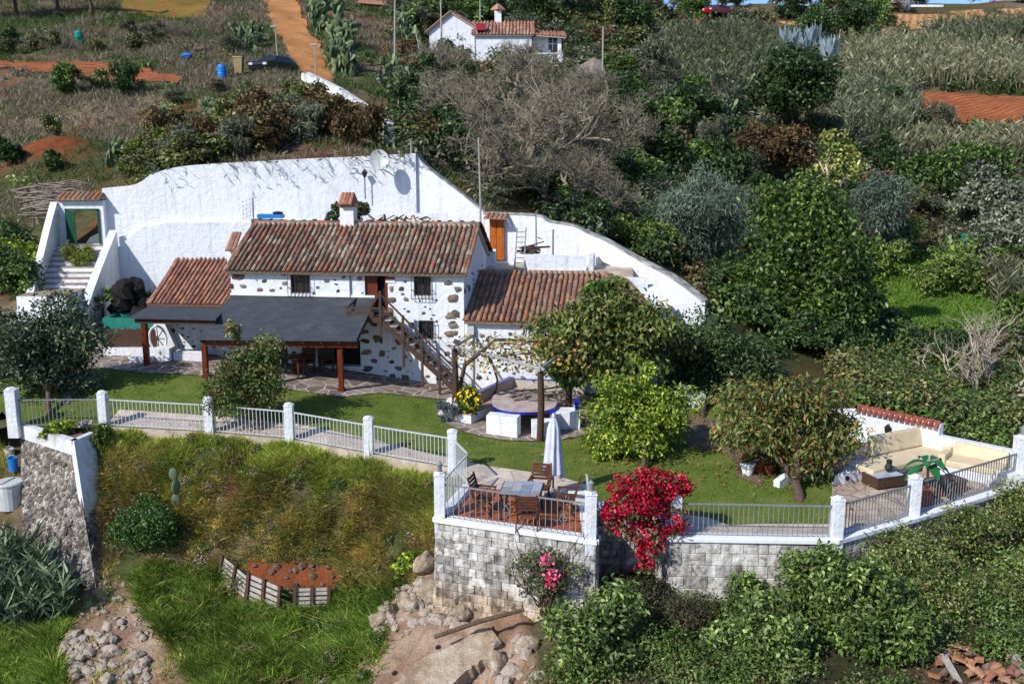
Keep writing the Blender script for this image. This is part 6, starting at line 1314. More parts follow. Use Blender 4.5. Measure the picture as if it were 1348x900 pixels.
for k, (u, v, d, rx, rz, n, pal, lab) in enumerate([(1120, 480, 40.5, 2.2, 2.4, 9000, P_DARK, 'dark green tree just behind the autumn coloured tree'), (1185, 478, 42, 2.2, 1.9, 9000, P_DARK + [C(.06, .09, .03)], 'dark leafy tree above the red tile capped wall'), (985, 430, 45, 2.0, 3.0, 8000, P_DARK, 'dark tree in the shade left of the tall tree'), (985, 490, 38.5, 2.0, 2.0, 9000, P_DARK, 'dark leafy tree behind the small white grill block'), (1255, 480, 47, 2.2, 1.9, 7000, P_DARK, 'dark green bushy tree behind the bare white branches'),
                                                     (1290, 255, 72, 3.2, 2.2, 6000, P_GREY, 'grey leaved tree at the right edge below the reeds'), (1218, 232, 78, 3.4, 2.6, 7000, P_DARK + P_MID, 'dark green tree under the red ploughed field'), (1290, 215, 82, 3.2, 2.0, 5500, P_DARK + P_MID, 'green spreading tree at right beneath the long reed row'), (1140, 420, 47, 2.0, 2.2, 6000, P_DARK, 'dark tree right beside the tall green tree'), (1325, 300, 62, 2.4, 2.2, 5000, P_GREY, 'grey shrubby tree at the right edge near the water tank')]):
    b = hx(u, v, d); tree('woodland_tree', lab, 'tree', b, Pd(u, v, d), (rx, rx * .85, rz), n, (.22 + (d - 40) * .004, .1 + (d - 40) * .002), pal, 120 + k, nb=20, rr=(.24, .4), mat='leaf_gloss' if pal is P_DARK else 'leaf', group='trees of the wooded valley')
for k, (u, v, d, r, lab) in enumerate([(1192, 322, 64, 1.5, 'bright green citrus bush at the top left of the grassy plot'), (1232, 392, 57, 1.7, 'green citrus bush in the middle of the grassy plot'), (1262, 345, 61, 1.5, 'leafy citrus bush at the right side of the grassy plot'), (1165, 365, 60, 1.4, 'citrus bush at the left side of the grassy plot'), (1275, 385, 57, 1.2, 'small citrus bush at the lower right of the grassy plot')]):
    b = hx(u, v + 18, d); shrub('citrus_bush', lab, 'bush', b, (r, r, r * 1.1), 2600, (.24, .1), P_YG + P_MID, 150 + k, group='citrus bushes on the grassy plot')
mb = bareV(31, 5.2, .62, 5, (2, 3), .09, .4, maxn=500); o = mb.build('bare_white_tree', M['bark_pale'], loc=None, smooth=True); o.location = hx(1300, 560, 37); tag(o, 'leafless tree with pale whitish branches behind the sofa terrace', 'tree')
mb = bareV(35, 3.6, .7, 4, (2, 3), .06, .4, maxn=300); o = mb.build('bare_white_tree', M['bark_pale'], smooth=True); o.location = hx(1250, 545, 38); tag(o, 'smaller leafless pale tree left of the taller bare one', 'tree')
# the big leafless fig thicket: four trees built, the others copies
FIG = []
for k, (u, v, d, H, sd, lab) in enumerate([(690, 285, 56, 7.8, 41, 'largest silvery leafless fig tree behind the garden wall'), (610, 235, 60, 6.4, 42, 'leafless grey fig tree at the left of the fig thicket'), (770, 255, 62, 6.6, 43, 'leafless grey fig tree at the right of the fig thicket'), (665, 165, 74, 7.0, 44, 'twiggy bare tree below the hillside house'),
        (740, 165, 76, 6.6, 1, 'brownish bare tree under the balustrade of the hillside house'), (812, 205, 70, 5.2, 2, 'bare brown tree by the thin pole on the slope'), (590, 150, 80, 5.6, 0, 'bare twiggy tree left below the hillside house'), (640, 280, 50, 5.4, 2, 'low bare fig tree just behind the sloping white wall'), (735, 290, 51, 5.2, 0, 'low bare fig tree above the ladder and wood pile'), (690, 250, 63, 6.2, 1, 'bare fig tree in the middle of the thicket'), (700, 120, 90, 5.4, 3, 'bare tree right in front of the white hillside house wall'), (800, 275, 53, 4.6, 1, 'small bare fig tree at the lower right of the thicket'), (560, 200, 68, 5.0, 3, 'bare tree at the left end of the fig thicket')]):
    if k < 4: mb = bareV(sd, 7, .85, 6, (2, 4), .17, .2, maxn=3800); o = mb.build('bare_fig_tree', M['bark_fig']); FIG.append(o)
    else: o = FIG[sd].copy(); col.objects.link(o); o.name = 'bare_fig_tree'
    o.location = hx(u, v, d); s = H / 7; o.scale = (s, s, s); o.rotation_euler = (0, 0, k * 1.3); tag(o, lab, 'tree', 'leafless fig trees')
# bougainvillea
bg_ = thing('bougainvillea', 'crimson red bougainvillea spilling over the block wall', 'bush', (FP['j'].x - 1.1, 22.6, 0)); P_BOU = [C(.30, .004, .022), C(.40, .01, .035), C(.17, .003, .012), C(.5, .03, .07), C(.24, .004, .016)]
bo = Pd(845, 652, 22.5); bl = mkblobs((1.15, .8, .75), 20, np.random.default_rng(8), (.28, .45)) + [(C(.1, -.25, -.9), C(.45, .3, .4)), (C(.2, -.3, -1.3), C(.3, .25, .35)), (C(.12, -.3, -1.65), C(.14, .14, .2)), (C(-.5, -.2, -.6), C(.4, .3, .4)), (C(.75, -.1, -.6), C(.35, .3, .4))]
V, Fq, Cc, _ = crownV((1.15, .8, .75), 0, 15000, (.075, .065), P_BOU, 61, blobs=bl, sprig=14, spr=.07, up=.2); np_mesh('bracts', V + np.array(bo) - np.array(bg_.location), Fq, Cc, M['leaf_dull'], bg_)
V, Fq, Cc, _ = crownV((1.0, .7, .65), 0, 5500, (.1, .055), P_IVY, 62, blobs=[(b[0] * 1.0, b[1] * 1.0) for b in bl], sprig=8, spr=.07); np_mesh('leaves', V + np.array(bo) - np.array(bg_.location), Fq, Cc, M['leaf'], bg_)
mb = MB(); rg = random.Random(6)
for k in range(8): limb(mb, (bo.x + rg.uniform(-.4, .6), 23.4, -.1), bo + Vector((rg.uniform(-.9, .9), rg.uniform(-.2, .2), rg.uniform(-.5, .5))), .03, .012, rg, .2)
mb.build('stems', M['bark'], bg_, world=True)
# bank and foreground bushes
shrub('round_bush', 'dark green rounded bush on the grass bank below the planter', 'bush', Pd(193, 728, 27.8), (1.25, 1.0, 1.0), 11000, (.10, .045), [C(.03, .07, .012), C(.045, .095, .016), C(.022, .05, .01)], 201, nb=22, rr=(.26, .4))
rb_ = shrub('rose_bush', 'scraggly bush with pink flowers against the deck wall', 'bush', Pd(717, 795, 22.1), (1.05, .55, 1.05), 3000, (.11, .04), P_GREY + P_OLIVE, 202, nb=30, rr=(.1, .26), sprig=6, spr=.05)
mb = MB(); rgs = random.Random(4)
for k in range(16): limb(mb, (rgs.uniform(-.1, .1), 0, -.3), (rgs.uniform(-1, 1), rgs.uniform(-.5, .1), rgs.uniform(.9, 1.95)), .022, .006, rgs, .12, 4)
mb.build('stems', M['bark'], rb_)
rg = np.random.default_rng(5); n = 90; cl = np.array([[0, -.45, 1.35], [.15, -.5, 1.0], [.1, -.45, .8]]); cc = cl[rg.integers(0, 3, n)] + rg.normal(size=(n, 3)) * .09; np_mesh('flowers', leafV(cc, unit(rg.normal(size=(n, 3)) + C(0, -.6, .4)), .08, .07, rg), quadsF(n), np.repeat(pick([C(.5, .03, .10), C(.6, .1, .2)], n, rg), 4, 0), M['leaf_dull'], rb_)
for k, (u, v, d, r, rz, n, pal, lab) in enumerate([(785, 885, 20.3, 1.5, 1.25, 8500, P_IVY + [C(.15, .19, .06)], 'glossy green bush in the foreground below the deck wall'), (1010, 895, 19.6, 1.4, 1.05, 8500, P_IVY + [C(.15, .19, .06)], 'light green bush at the bottom right of centre'), (1095, 835, 20.6, 1.4, 1.25, 9500, P_IVY + [C(.15, .19, .06)], 'full leafy bush under the corner of the block wall'), (1160, 880, 19.6, 1.3, 1.1, 8000, P_IVY, 'green bush left of the broken roof tiles')]):
    shrub('leafy_bush', lab, 'bush', Pd(u, v, d), (r, r * .8, rz), n, (.14, .07), pal, 210 + k, nb=22, mat='leaf_gloss', rr=(.24, .4), group='leafy bushes in the foreground')
for k, (u, v, d, r, rz, n, lab) in enumerate([(1190, 770, 22.4, 1.5, .8, 6500, 'creeper covered mound below the l post of the terrace'), (1275, 735, 23.8, 1.6, .8, 6500, 'creeper covered mound under the sofa terrace railing'), (1350, 705, 25.0, 1.5, .8, 6000, 'creeper covered mound at the right edge under the tall end post'), (1250, 820, 21.3, 1.6, .8, 7000, 'creeper covered mound above the broken roof tiles'), (1340, 800, 21.8, 1.5, .8, 6500, 'creeper covered mound at the lower right edge')]):
    lab = lab.replace(' the l post of the terrace', ' the potted banana plant'); shrub('creeper_mound', lab, 'creeper', Pd(u, v, d), (r, r * .9, rz), n, (.10, .045), [C(.07, .10, .022), C(.10, .135, .03), C(.04, .065, .014), C(.14, .16, .045), C(.13, .10, .05)], 220 + k, nb=26, rr=(.24, .4), group='creeper mounds on the right bank')
shrub('dry_bush', 'dry brown twiggy bush beside the foreground glossy bush', 'bush', Pd(905, 845, 21.0), (.9, .7, .85), 4200, (.12, .02), [C(.07, .05, .035), C(.11, .085, .06), C(.045, .035, .025), C(.05, .06, .025)], 230, nb=14, mat='leaf_dull')
shrub('dry_bush', 'dark dry shrub under the hanging bougainvillea', 'bush', Pd(845, 815, 22.2), (.9, .6, .7), 3500, (.12, .03), [C(.05, .05, .03), C(.09, .08, .05), C(.04, .055, .02)], 231, nb=12, mat='leaf_dull')
shrub('small_wall_bush', 'small green plant growing at the foot of the grey block wall', 'bush', Pd(982, 792, 21.9), (.45, .35, .5), 1500, (.09, .05), P_IVY, 232)
shrub('bank_vine', 'trailing yellow green vine on the bank beside the deck wall', 'plant', Pd(535, 760, 25.4), (.5, .35, .5), 900, (.13, .09), P_LIME, 233, nb=8)
# small planting in the garden
shrub('planter_succulent', 'bright green succulent clump in the rubble stone planter', 'plant', Pd(76, 572, 30.1) + Vector((0, 0, -.1)), (.62, .45, .34), 2600, (.12, .07), P_LIME[:3], 240, nb=14, rr=(.28, .42))
shrub('planter_flowers', 'pale flowering plant at the right end of the stone planter', 'plant', Pd(112, 566, 30.3), (.3, .25, .22), 700, (.08, .05), [C(.35, .33, .32), C(.12, .12, .05), C(.4, .3, .33)], 241, nb=6)
shrub('planter_shrub', 'dark leafy shrub spilling down beside the stone planter', 'plant', Pd(134, 598, 29.9), (.4, .35, .55), 1500, (.1, .06), P_MID, 242, nb=8)
shrub('lavender', 'grey blue lavender bush in the low white flower bed', 'plant', Pz(588, 552, .25), (.36, .33, .38), 1800, (.16, .02), [C(.12, .145, .135), C(.17, .19, .19), C(.09, .11, .09)], 243, mat='leaf_dull', up=1)
yb = shrub('flower_bush', 'green bush with yellow flowers beside the pergola post', 'bush', Pz(617, 548, .25), (.55, .5, .6), 3000, (.11, .05), P_MID, 244, nb=12)
rg = np.random.default_rng(3); n = 100; d = unit(rg.normal(size=(n, 3)) + C(0, -.5, .5)); np_mesh('flowers', leafV(d * C(.55, .5, .55) * rg.uniform(.8, 1.0, (n, 1)) + C(0, 0, .5), unit(d + rg.normal(size=(n, 3)) * .3), .12, .1, rg), quadsF(n), np.repeat(pick([C(.7, .5, .01), C(.8, .6, .03)], n, rg), 4, 0), M['leaf_dull'], yb)
shrub('clipped_bush', 'dark green rounded bush behind the stone table', 'bush', Pz(738, 520, 0) + Vector((0, .5, 0)), (.65, .5, .6), 2400, (.1, .05), P_DARK, 245)
shrub('stair_shrub', 'yellow green feathery shrub in the white planter on the stair', 'bush', Pd(111, 352, 42.7), (.95, .6, .75), 3400, (.2, .03), P_YG + [C(.18, .2, .05)], 246, nb=14, up=.9, mat='leaf_dull')
for k, (u, v, d, s, lab) in enumerate([(135, 405, 41, 1.0, 'small fan palm left of the lava rocks'), (148, 392, 41.4, .9, 'little palm on the white stair wall side of the lava rocks'), (192, 400, 42, 1.0, 'small fan palm right of the lava rocks'), (124, 412, 40.6, .8, 'lowest little palm near the foot of the stair wall')]):
    rg = np.random.default_rng(k); n = 34; a = rg.uniform(0, 6.28, n); t = unit(np.stack([np.cos(a), np.sin(a), rg.uniform(.1, 1.0, n)], 1)); V = leafV(t * .28 * s + C(0, 0, .75 * s), unit(np.cross(t, rg.normal(size=(n, 3)))), .6 * s, .09 * s, rg, t); p = Pd(u, v, d)
    o = thing('small_palm', lab, 'palm', (p.x, p.y, p.z - .5), 0, 'little palms by the pond'); np_mesh('fronds', V, quadsF(n), np.repeat(pick(P_MID, n, rg), 4, 0), M['leaf'], o); mb = MB(); mb.tube([(0, 0, -.4), (0, 0, .75 * s)], .05, 6); mb.build('trunk', M['bark'], o)
shrub('chimney_shrub', 'dark green plant on the ridge left of the chimney', 'plant', Pd(440, 293, 40.6), (.4, .35, .45), 1100, (.12, .07), P_DARK, 250)
shrub('chimney_shrub', 'dark dry plant on the ridge right of the chimney', 'plant', Pd(477, 293, 41.2), (.42, .4, .55), 1200, (.13, .06), P_DARK + P_BROWN, 251)
pp_ = Pz(1220, 668, 0); pb2 = thing('potted_banana', 'big leaved potted banana plant on the sofa terrace', 'plant', (pp_.x, pp_.y + .15, .02)); mb = MB(); mb.lathe([(.17, 0), (.24, .4), (.27, .4), (.27, .46), (.2, .46)], (0, 0, 0), 14); mb.build('pot', M['terracotta'], pb2)
mb = MB(); mb.tube([(0, 0, .4), (.02, 0, .8), (0, 0, 1.15)], .035, 7); mb.build('stem', M['wood_fence'], pb2); rg = random.Random(4)
for k in range(11):
    a = k * 2.4; el = R(rg.uniform(5, 60)); d = Vector((math.cos(a) * math.cos(el), math.sin(a) * math.cos(el), math.sin(el))); s = Vector((-math.sin(a), math.cos(a), 0)); b = Vector((0, 0, .95 + .02 * k)); rows = []; fs = []
    for j, w in enumerate((.02, .13, .15, .11, .01)):
        q = b + d * (.12 + .13 * j) + Vector((0, 0, -.028 * j * j)); rows += [q - s * w + Vector((0, 0, .03)), q, q + s * w + Vector((0, 0, .03))]
    for j in range(4): fs += [(j * 3, j * 3 + 1, j * 3 + 4, j * 3 + 3), (j * 3 + 1, j * 3 + 2, j * 3 + 5, j * 3 + 4)]
    mb = MB(); mb.add(rows, fs); mb.build('leaf', noisy('banana_leaf', [(.3, (.012, .09, .025)), (.7, (.03, .17, .05))], 4, rough=.35, spec=.5) if k == 0 else bpy.data.materials['banana_leaf'], pb2, smooth=True)
for k, (u, v, lab) in enumerate([(985, 606, 'leafy plant in the white pot under the trees'), (998, 608, 'plant growing from the left terracotta pot'), (1013, 608, 'plant growing from the right terracotta pot')]):
    shrub('pot_plant', lab, 'plant', Pz(*((984, 625), (998, 622), (1013, 624))[k], 0) + Vector((0, 0, .3)), (.25, .22, .25), 500, (.1, .06), P_MID + [C(.3, .1, .04)], 260 + k, nb=5)
# grape vine over the pergola
vn = thing('grape_vine', 'gnarled grape vine with yellowing leaves over the pergola', 'vine', pgp[0]); rg = random.Random(12); T = lambda u, v, d: Pd(u, v, d)
vine('trunk', vn, [pgp[0] + Vector((.1, .2, 0)), pgp[0] + Vector((.25, .3, 1.2)), Pd(612, 480, 32.5), Pd(635, 462, 33.2), Pd(652, 447, 33.6), Pd(690, 448, 34), Pd(730, 452, 34)], [.09, .08, .08, .07, .06, .05, .03], M['bark'])
vine('trunk', vn, [Pz(650, 528, 0), Pd(655, 500, 33.3), Pd(648, 478, 33.2), Pd(640, 465, 33.3)], [.05, .04, .035, .03], M['bark'])
mb = MB()
for k in range(46): a = Pd(rg.uniform(600, 770), rg.uniform(446, 478), rg.uniform(32, 34.5)); mb.tube([a, a + Vector((rg.uniform(-.5, .5), rg.uniform(-.3, .3), rg.uniform(-.1, .25))), a + Vector((rg.uniform(-.9, .9), rg.uniform(-.6, .6), rg.uniform(-.3, .4)))], [.018, .013, .006], 4)
mb.build('canes', M['bark'], vn, world=True)
rg = np.random.default_rng(9); n = 1500; u = rg.uniform(600, 775, n); v = rg.uniform(444, 486, n) + rg.normal(size=n) * 5; d = rg.uniform(31.8, 34.5, n); cc = np.array([Pd(a, b, c_) for a, b, c_ in zip(u, v, d)]); keep = rg.random(n) < np.clip((u - 600) / 190 + .12, .1, 1); cc = cc[keep]; n = len(cc)
np_mesh('leaves', leafV(cc - np.array(vn.location), unit(rg.normal(size=(n, 3)) + C(0, -.3, .4)), .15, .12, rg), quadsF(n), np.repeat(pick([C(.24, .19, .04), C(.14, .14, .035), C(.25, .13, .04), C(.09, .11, .03)], n, rg), 4, 0), M['leaf'], vn)
mb = MB(); rg = random.Random(3)
for k in range(30): x, y = tcn.x + rg.uniform(-.9, 1.0), tcn.y + rg.uniform(-.2, 1.5); a = rg.uniform(-.6, .6); mb.tube([(x, y, tcz + .03), (x + .4 * math.cos(a), y + .4 * math.sin(a), tcz + rg.uniform(.04, .12)), (x + .8 * math.cos(a + .3), y + .8 * math.sin(a + .3), tcz + .04)], [.015, .012, .006], 4)
o = mb.build('pruned_canes', M['wood_dark'], loc=(tcn.x, tcn.y, tcz)); tag(o, 'pile of pruned vine canes lying on the stone table', 'branches')

rg = np.random.default_rng(44); X = np.concatenate([rg.normal(p[0], p[2], int(p[3])) for p in ((3.2, 33, 1.6, 420), (7.4, 28, 1.6, 420), (3.6, 29, 1.2, 260), (-8.2, 31.2, 1.0, 200), (-14.5, 33, 1.3, 240), (0, 30, 4, 260))]); Y = np.concatenate([rg.normal(p[1], p[2], int(p[3])) for p in ((3.2, 33, 1.6, 420), (7.4, 28, 1.6, 420), (3.6, 29, 1.2, 260), (-8.2, 31.2, 1.0, 200), (-14.5, 33, 1.3, 240), (0, 30, 3, 260))])
k = inpoly(PLAT, X, Y); X, Y = X[k], Y[k]; n = len(X); cc = np.stack([X, Y, Ltps(X, Y) + .075], 1); V = leafV(cc, unit(rg.normal(size=(n, 3)) * .3 + C(0, 0, 1)), .12, .06, rg); o = np_mesh('fallen_leaves', V, quadsF(n), np.repeat(pick([C(.20, .13, .05), C(.14, .09, .04), C(.22, .17, .06), C(.25, .10, .03)], n, rg), 4, 0), M['leaf_dull']); tag(o, 'fallen dry leaves scattered over the lawn and paths', 'leaves', kind='stuff')
# ------------------------------------------------------------------ ground cover (uncountable)
def stuff(name, lab, cat, V, Fq, Cc, mat): return tag(np_mesh(name, V, Fq, Cc, M[mat]), lab, cat, kind='stuff')
def Pfx(u, v): return Pf(u, v, Hill)
fields = [pixpoly(pp, Hill) for pp in ([(1207, 123), (1420, 128), (1420, 165), (1240, 168), (1213, 150)], [(1168, 22), (1348, 11), (1430, 9), (1430, 36), (1240, 37), (1172, 39)], [(160, 2), (160, -12), (292, -12), (272, 25), (236, 27), (160, 20)], [(-40, 84), (130, 83), (195, 90), (238, 103), (236, 113), (180, 109), (100, 103), (-40, 99)], [(335, -12), (380, -12), (400, 28), (424, 66), (438, 95), (440, 116), (412, 112), (388, 85), (362, 45)], [(1275, 340), (1320, 336), (1325, 352), (1285, 355)])]
def free(x, y):
    k = ~inpoly(PLAT, x, y - .3)
    for f in fields: k &= ~inpoly(f, x, y)
    return k
def sample(n, rg, u0, u1, d0, d1, pw=1.0):
    """points on the slope, spread evenly over the ground between two bearings"""
    d = (d0 ** (1 + pw) + rg.random(n) * (d1 ** (1 + pw) - d0 ** (1 + pw))) ** (1 / (1 + pw)); x = (rg.uniform(u0, u1, n) - 674) / F_PX * (d + 1.5) * 1.0; k = free(x, d); x = x[k]; d = d[k]; return x, d, Hill(x, d)
rg = np.random.default_rng(71)
x, y, z = sample(120000, rg, -180, 660, 45, 118, .2); n1 = fbm(x / 6, y / 6, 77); n2 = fbm(x / 2, y / 2, 78); dm = np.hypot((x - mound[0]) / 2.1, (y - mound[1]) / 2.3); k = (n2 > .36) & (dm > 1) ; x, y, z, n1, n2 = x[k], y[k], z[k], n1[k], n2[k]; n = len(x); s = .6 + y / 90
c = np.where((n1 > .52)[:, None], pick([C(.05, .08, .02), C(.075, .095, .03), C(.035, .06, .015)], n, rg), pick([c_ * .75 for c_ in P_DRY] + [C(.13, .11, .10), C(.08, .085, .04)], n, rg)); ln = rg.normal(size=(n, 3)) * C(.22, .22, .02)
V = bladesV(np.stack([x, y, z - .03], 1), rg.uniform(.12, .42, n) * s, .06 * s, ln * s[:, None], rg); stuff('dry_grass', 'dry grey green grass and weeds over the left slope', 'grass', V, np.arange(len(V)).reshape(-1, 3), np.repeat(c, 3, 0), 'grass')
# low undergrowth: leafy clumps without count
def clumps(name, lab, pts, rad, nl, leaf, pals, seed, mat='leaf', hfac=.8):
    rg = np.random.default_rng(seed); Vs = []; Cs = []
    for (x, y, z), r in zip(pts, rad):
        pal = pals[rg.integers(len(pals))]; s = .7 + y / 110; m = int(nl * (r / s) ** 1.3) + 20; d = unit(rg.normal(size=(m, 3)) + C(0, 0, .5)); cc = d * C(r, r, r * hfac) * rg.uniform(.5, 1.05, (m, 1)) * (1 + .35 * np.sin(d[:, :1] * 5 + x) * np.cos(d[:, 1:2] * 6 + y)) + C(x, y, z + r * .3)
        Vs.append(leafV(cc, unit(d + rg.normal(size=(m, 3)) * .6 + C(0, 0, .5)), leaf[0] * s * rg.uniform(.6, 1.3, m), leaf[1] * s, rg)); Cs.append(np.repeat(pick(pal, m, rg) * rg.uniform(.7, 1.3), 4, 0))
    V = np.concatenate(Vs); return stuff(name, lab, 'undergrowth', V, quadsF(len(V) // 4), np.concatenate(Cs), mat)
x, y, z = sample(780, rg, 520, 960, 47, 160, .6); clumps('undergrowth', 'dense dark undergrowth on the wooded middle slope', np.stack([x, y, z], 1), rg.uniform(.7, 1.7, len(x)), 190, (.26, .12), [[c_ * .75 for c_ in p_] for p_ in (P_DARK, P_MID, P_OLIVE, P_DARK, P_BROWN, P_GREY)], 72)
x, y, z = sample(860, rg, 880, 1500, 40, 158, .5); ub = 674 + x / (y + 1.5) * F_PX; gp = ~inpoly(grass_patch, x, y) & ~((ub > 1130) & (ub < 1330) & (y > 48) & (y < 60)); clumps('undergrowth', 'tangled undergrowth over the right valley side', np.stack([x, y, z], 1)[gp], rg.uniform(.6, 1.6, gp.sum()), 190, (.26, .12), [[c_ * .75 for c_ in p_] for p_ in (P_DARK, P_MID, P_OLIVE, P_GREY, P_DARK, P_BROWN)], 73)
x, y, z = sample(330, rg, -150, 560, 47, 120, .6); k = fbm(x / 5, y / 5, 12) > .5; clumps('weeds', 'patches of green weeds among the dry grass on the left slope', np.stack([x, y, z - .15], 1)[k], rg.uniform(.4, 1.0, k.sum()), 120, (.2, .08), [P_OLIVE, P_MID, P_MID, P_YG, P_GREY], 74, hfac=.45)
pts = []; rr_ = np.random.default_rng(75)
Xr, Yr = rr_.uniform(14.6, 26, 190), rr_.uniform(20, 40, 190); kr = ~inpoly(PLAT, Xr - .5, Yr); Xr, Yr = Xr[kr], Yr[kr]; Zr = np.where(Yr < 31, Bank(Xr, Yr), Hill(Xr, Yr))
clumps('side_brush', 'tangled green brush on the slope beyond the right end of the terrace', np.stack([Xr, Yr, Zr], 1), rr_.uniform(.5, 1.1, len(Xr)), 260, (.16, .08), [P_IVY, P_OLIVE, P_DARK, P_MID], 81)
for _ in range(150): q = hx(rr_.uniform(1130, 1420), 0, rr_.uniform(33.5, 41)); pts.append(tuple(q)) if not inpoly(PLAT, np.array([q.x]), np.array([q.y - .6]))[0] else None
clumps('hedge_creeper', 'yellowing olive creeper behind the sofa terrace wall', pts, rr_.uniform(.5, 1.0, len(pts)), 230, (.17, .1), [P_OLIVE, P_OLIVE, [C(.16, .13, .05), C(.09, .09, .03), C(.2, .16, .06)], P_MID], 76)
X_, Y_ = scatter_poly([tuple(Pd(u, v, d))[:2] for u, v, d in ((880, 800, 22), (1060, 770, 22.2), (1348, 690, 25.5), (1480, 690, 25.5), (1480, 930, 17), (700, 930, 19.5), (760, 860, 20.5))], 240, rr_)
ky = ~inpoly(PLAT, X_, Y_ + .35); X_, Y_ = X_[ky], Y_[ky]; k_ = ~((Y_ < 19.4) & (X_ > 8.4) & (X_ < 10.6)) ; X_, Y_ = X_[k_], Y_[k_]
clumps('ground_creeper', 'green creeper and low brush over the foreground bank', np.stack([X_, Y_, Bank(X_, Y_) - .1], 1), rr_.uniform(.35, .7, len(X_)), 560, (.10, .05), [P_IVY, P_IVY, P_OLIVE, [C(.05, .075, .018), C(.075, .105, .025), C(.035, .055, .014)], P_MID], 79)
# soft green grass of the orchard plot
X, Y = scatter_poly(grass_patch, 9000, rg); n = len(X); V = bladesV(np.stack([X, Y, Hill(X, Y)], 1), rg.uniform(.1, .3, n), .08, rg.normal(size=(n, 3)) * C(.12, .12, 0), rg); stuff('meadow_grass', 'bright green grass of the small orchard plot', 'grass', V, np.arange(3 * n).reshape(-1, 3), np.repeat(pick([C(.08, .15, .016), C(.11, .175, .024), C(.06, .115, .016)], n, rg), 3, 0), 'grass')
# reeds
for k, (pp, n, h, pal, lab) in enumerate([([(1100, 72), (1200, 66), (1350, 74), (1430, 80), (1430, 128), (1348, 126), (1208, 120), (1105, 128)], 2600, 3.0, P_REED, 'pale reed bed above the red ploughed field'), ([(1080, 120), (1200, 128), (1212, 170), (1190, 186), (1110, 182), (1085, 150)], 1500, 2.8, P_REEDG, 'grey green reed bed left of the red ploughed field'),
                                            ([(1140, 214), (1215, 196), (1348, 192), (1430, 192), (1430, 216), (1210, 222)], 1500, 2.6, P_REED, 'row of dry reeds below the red ploughed field'), ([(880, 60), (1000, 50), (1030, 80), (985, 128), (900, 130), (850, 100)], 1900, 3.0, P_REEDG, 'tall reeds on the slope left of the dark round tree'), ([(1230, 44), (1430, 40), (1430, 62), (1260, 62)], 900, 2.8, P_REEDG, 'reeds below the tan stubble field'), ([(560, 300), (700, 302), (840, 330), (850, 345), (700, 310), (560, 285)], 10, 1.0, P_REEDG, ''),
                                            ([(1290, 360), (1370, 350), (1380, 420), (1310, 415)], 260, 1.8, P_REED, 'dry spiky plants at the right edge of the orchard plot')]):
    if not lab: continue
    X, Y = scatter_poly(pixpoly(pp, Hill), n, rg); V, Fq, Cc = reedsV(np.stack([X, Y, Hill(X, Y) - .1], 1), h, rg, pal, 6, .13 if k != 6 else .1, .9); stuff('reed_bed', lab, 'reeds', V, Fq, Cc, 'leaf_dull')
# ------------------------------------------------------------------ individual hill plants, built once and copied
arch = {}
def A_(key, fn):
    if key not in arch: arch[key] = fn()
    return arch[key]
used = set()
def put(key, fn, name, lab, cat, pos, s, group=None, rz=None, rs=random.Random(77)):
    o = A_(key, fn)
    if key in used: o = o.copy(); col.objects.link(o); o.name = name
    used.add(key); o.name = name
    o.location = pos; o.rotation_euler = (0, 0, rs.uniform(0, 6.28) if rz is None else rz); o.scale = (s, s, s) if not hasattr(s, '__len__') else s
    if 'group' in o: del o['group']
    return tag(o, lab, cat, group)
def mkprick(sd, n, sp, H): return lambda: np_mesh('prickly_pear', *pricklyV(sd, n, sp, H), M['cactus'])
def mkshrub(sd, pal, n=2600, leaf=(.2, .09), mat='leaf', nb=12, R_=(1.3, 1.3, 1.1), **kw):
    def f():
        V, Fq, Cc, bl = crownV(R_, nb, n, leaf, pal, sd, rr=(.26, .42), **kw); return np_mesh('hill_shrub', V + C(0, 0, R_[2] * .8), Fq, Cc, M[mat])
    return f
rs = random.Random(5)
for lab, cnt, box, d0, d1, s0, s1 in [('grey green prickly pear in the thicket right of the dirt road', 26, (392, 478), 80, 108, 1.1, 1.7), ('prickly pear in the small clump left of the dirt road', 7, (306, 352), 84, 94, .8, 1.15), ('prickly pear among the bushes between the white road wall and the fig thicket', 12, (500, 575), 56, 84, .9, 1.4), ('prickly pear at the left end of the tall white wall crest', 8, (135, 275), 46.5, 60, .7, 1.1), ('prickly pear right of the shed by the upper road', 4, (520, 545), 92, 108, 1.2, 1.6), ('prickly pear in the undergrowth right of the fig thicket', 7, (760, 870), 52, 90, .9, 1.4), ('prickly pear on the slope near the round dark tree', 5, (890, 1010), 92, 120, 1.2, 1.8), ('prickly pear near the orchard plot at right', 5, (1270, 1345), 56, 66, .8, 1.1)]:
    for i in range(cnt):
        u = rs.uniform(*box); d = rs.uniform(d0, d1)
        if 'right of the dirt road' in lab: u = min(max(u, 405 + (108 - d) * 1.6), 446)
        put(('pp', rs.randrange(4)), mkprick(rs.randrange(99), 46, 1.1, 2.0), 'prickly_pear', lab, 'cactus', hx(u, 0, d), rs.uniform(s0, s1), lab.replace('prickly pear', 'prickly pears', 1))
for i, (u, d) in enumerate([(1036, 131), (1052, 130), (1068, 133), (1086, 130), (1100, 127), (1060, 127), (1078, 135), (1098, 123), (1046, 128), (1090, 126)]): put(('ag', i % 2), lambda: np_mesh('agave', *agaveV(3, 1.0, 34), M['cactus']), 'agave', 'large pale blue agave in the row above the round dark tree', 'agave', hx(u, 0, d), rs.uniform(2.6, 3.3), 'pale agaves above the round dark tree')
for i, (u, d) in enumerate([(1140, 160), (1152, 161), (1165, 160), (1195, 162)]): put(('ag', 0), None, 'agave', 'pale agave on the crest above the tan stubble field', 'agave', hx(u, 0, d), rs.uniform(2.0, 2.6), 'pale agaves on the crest')
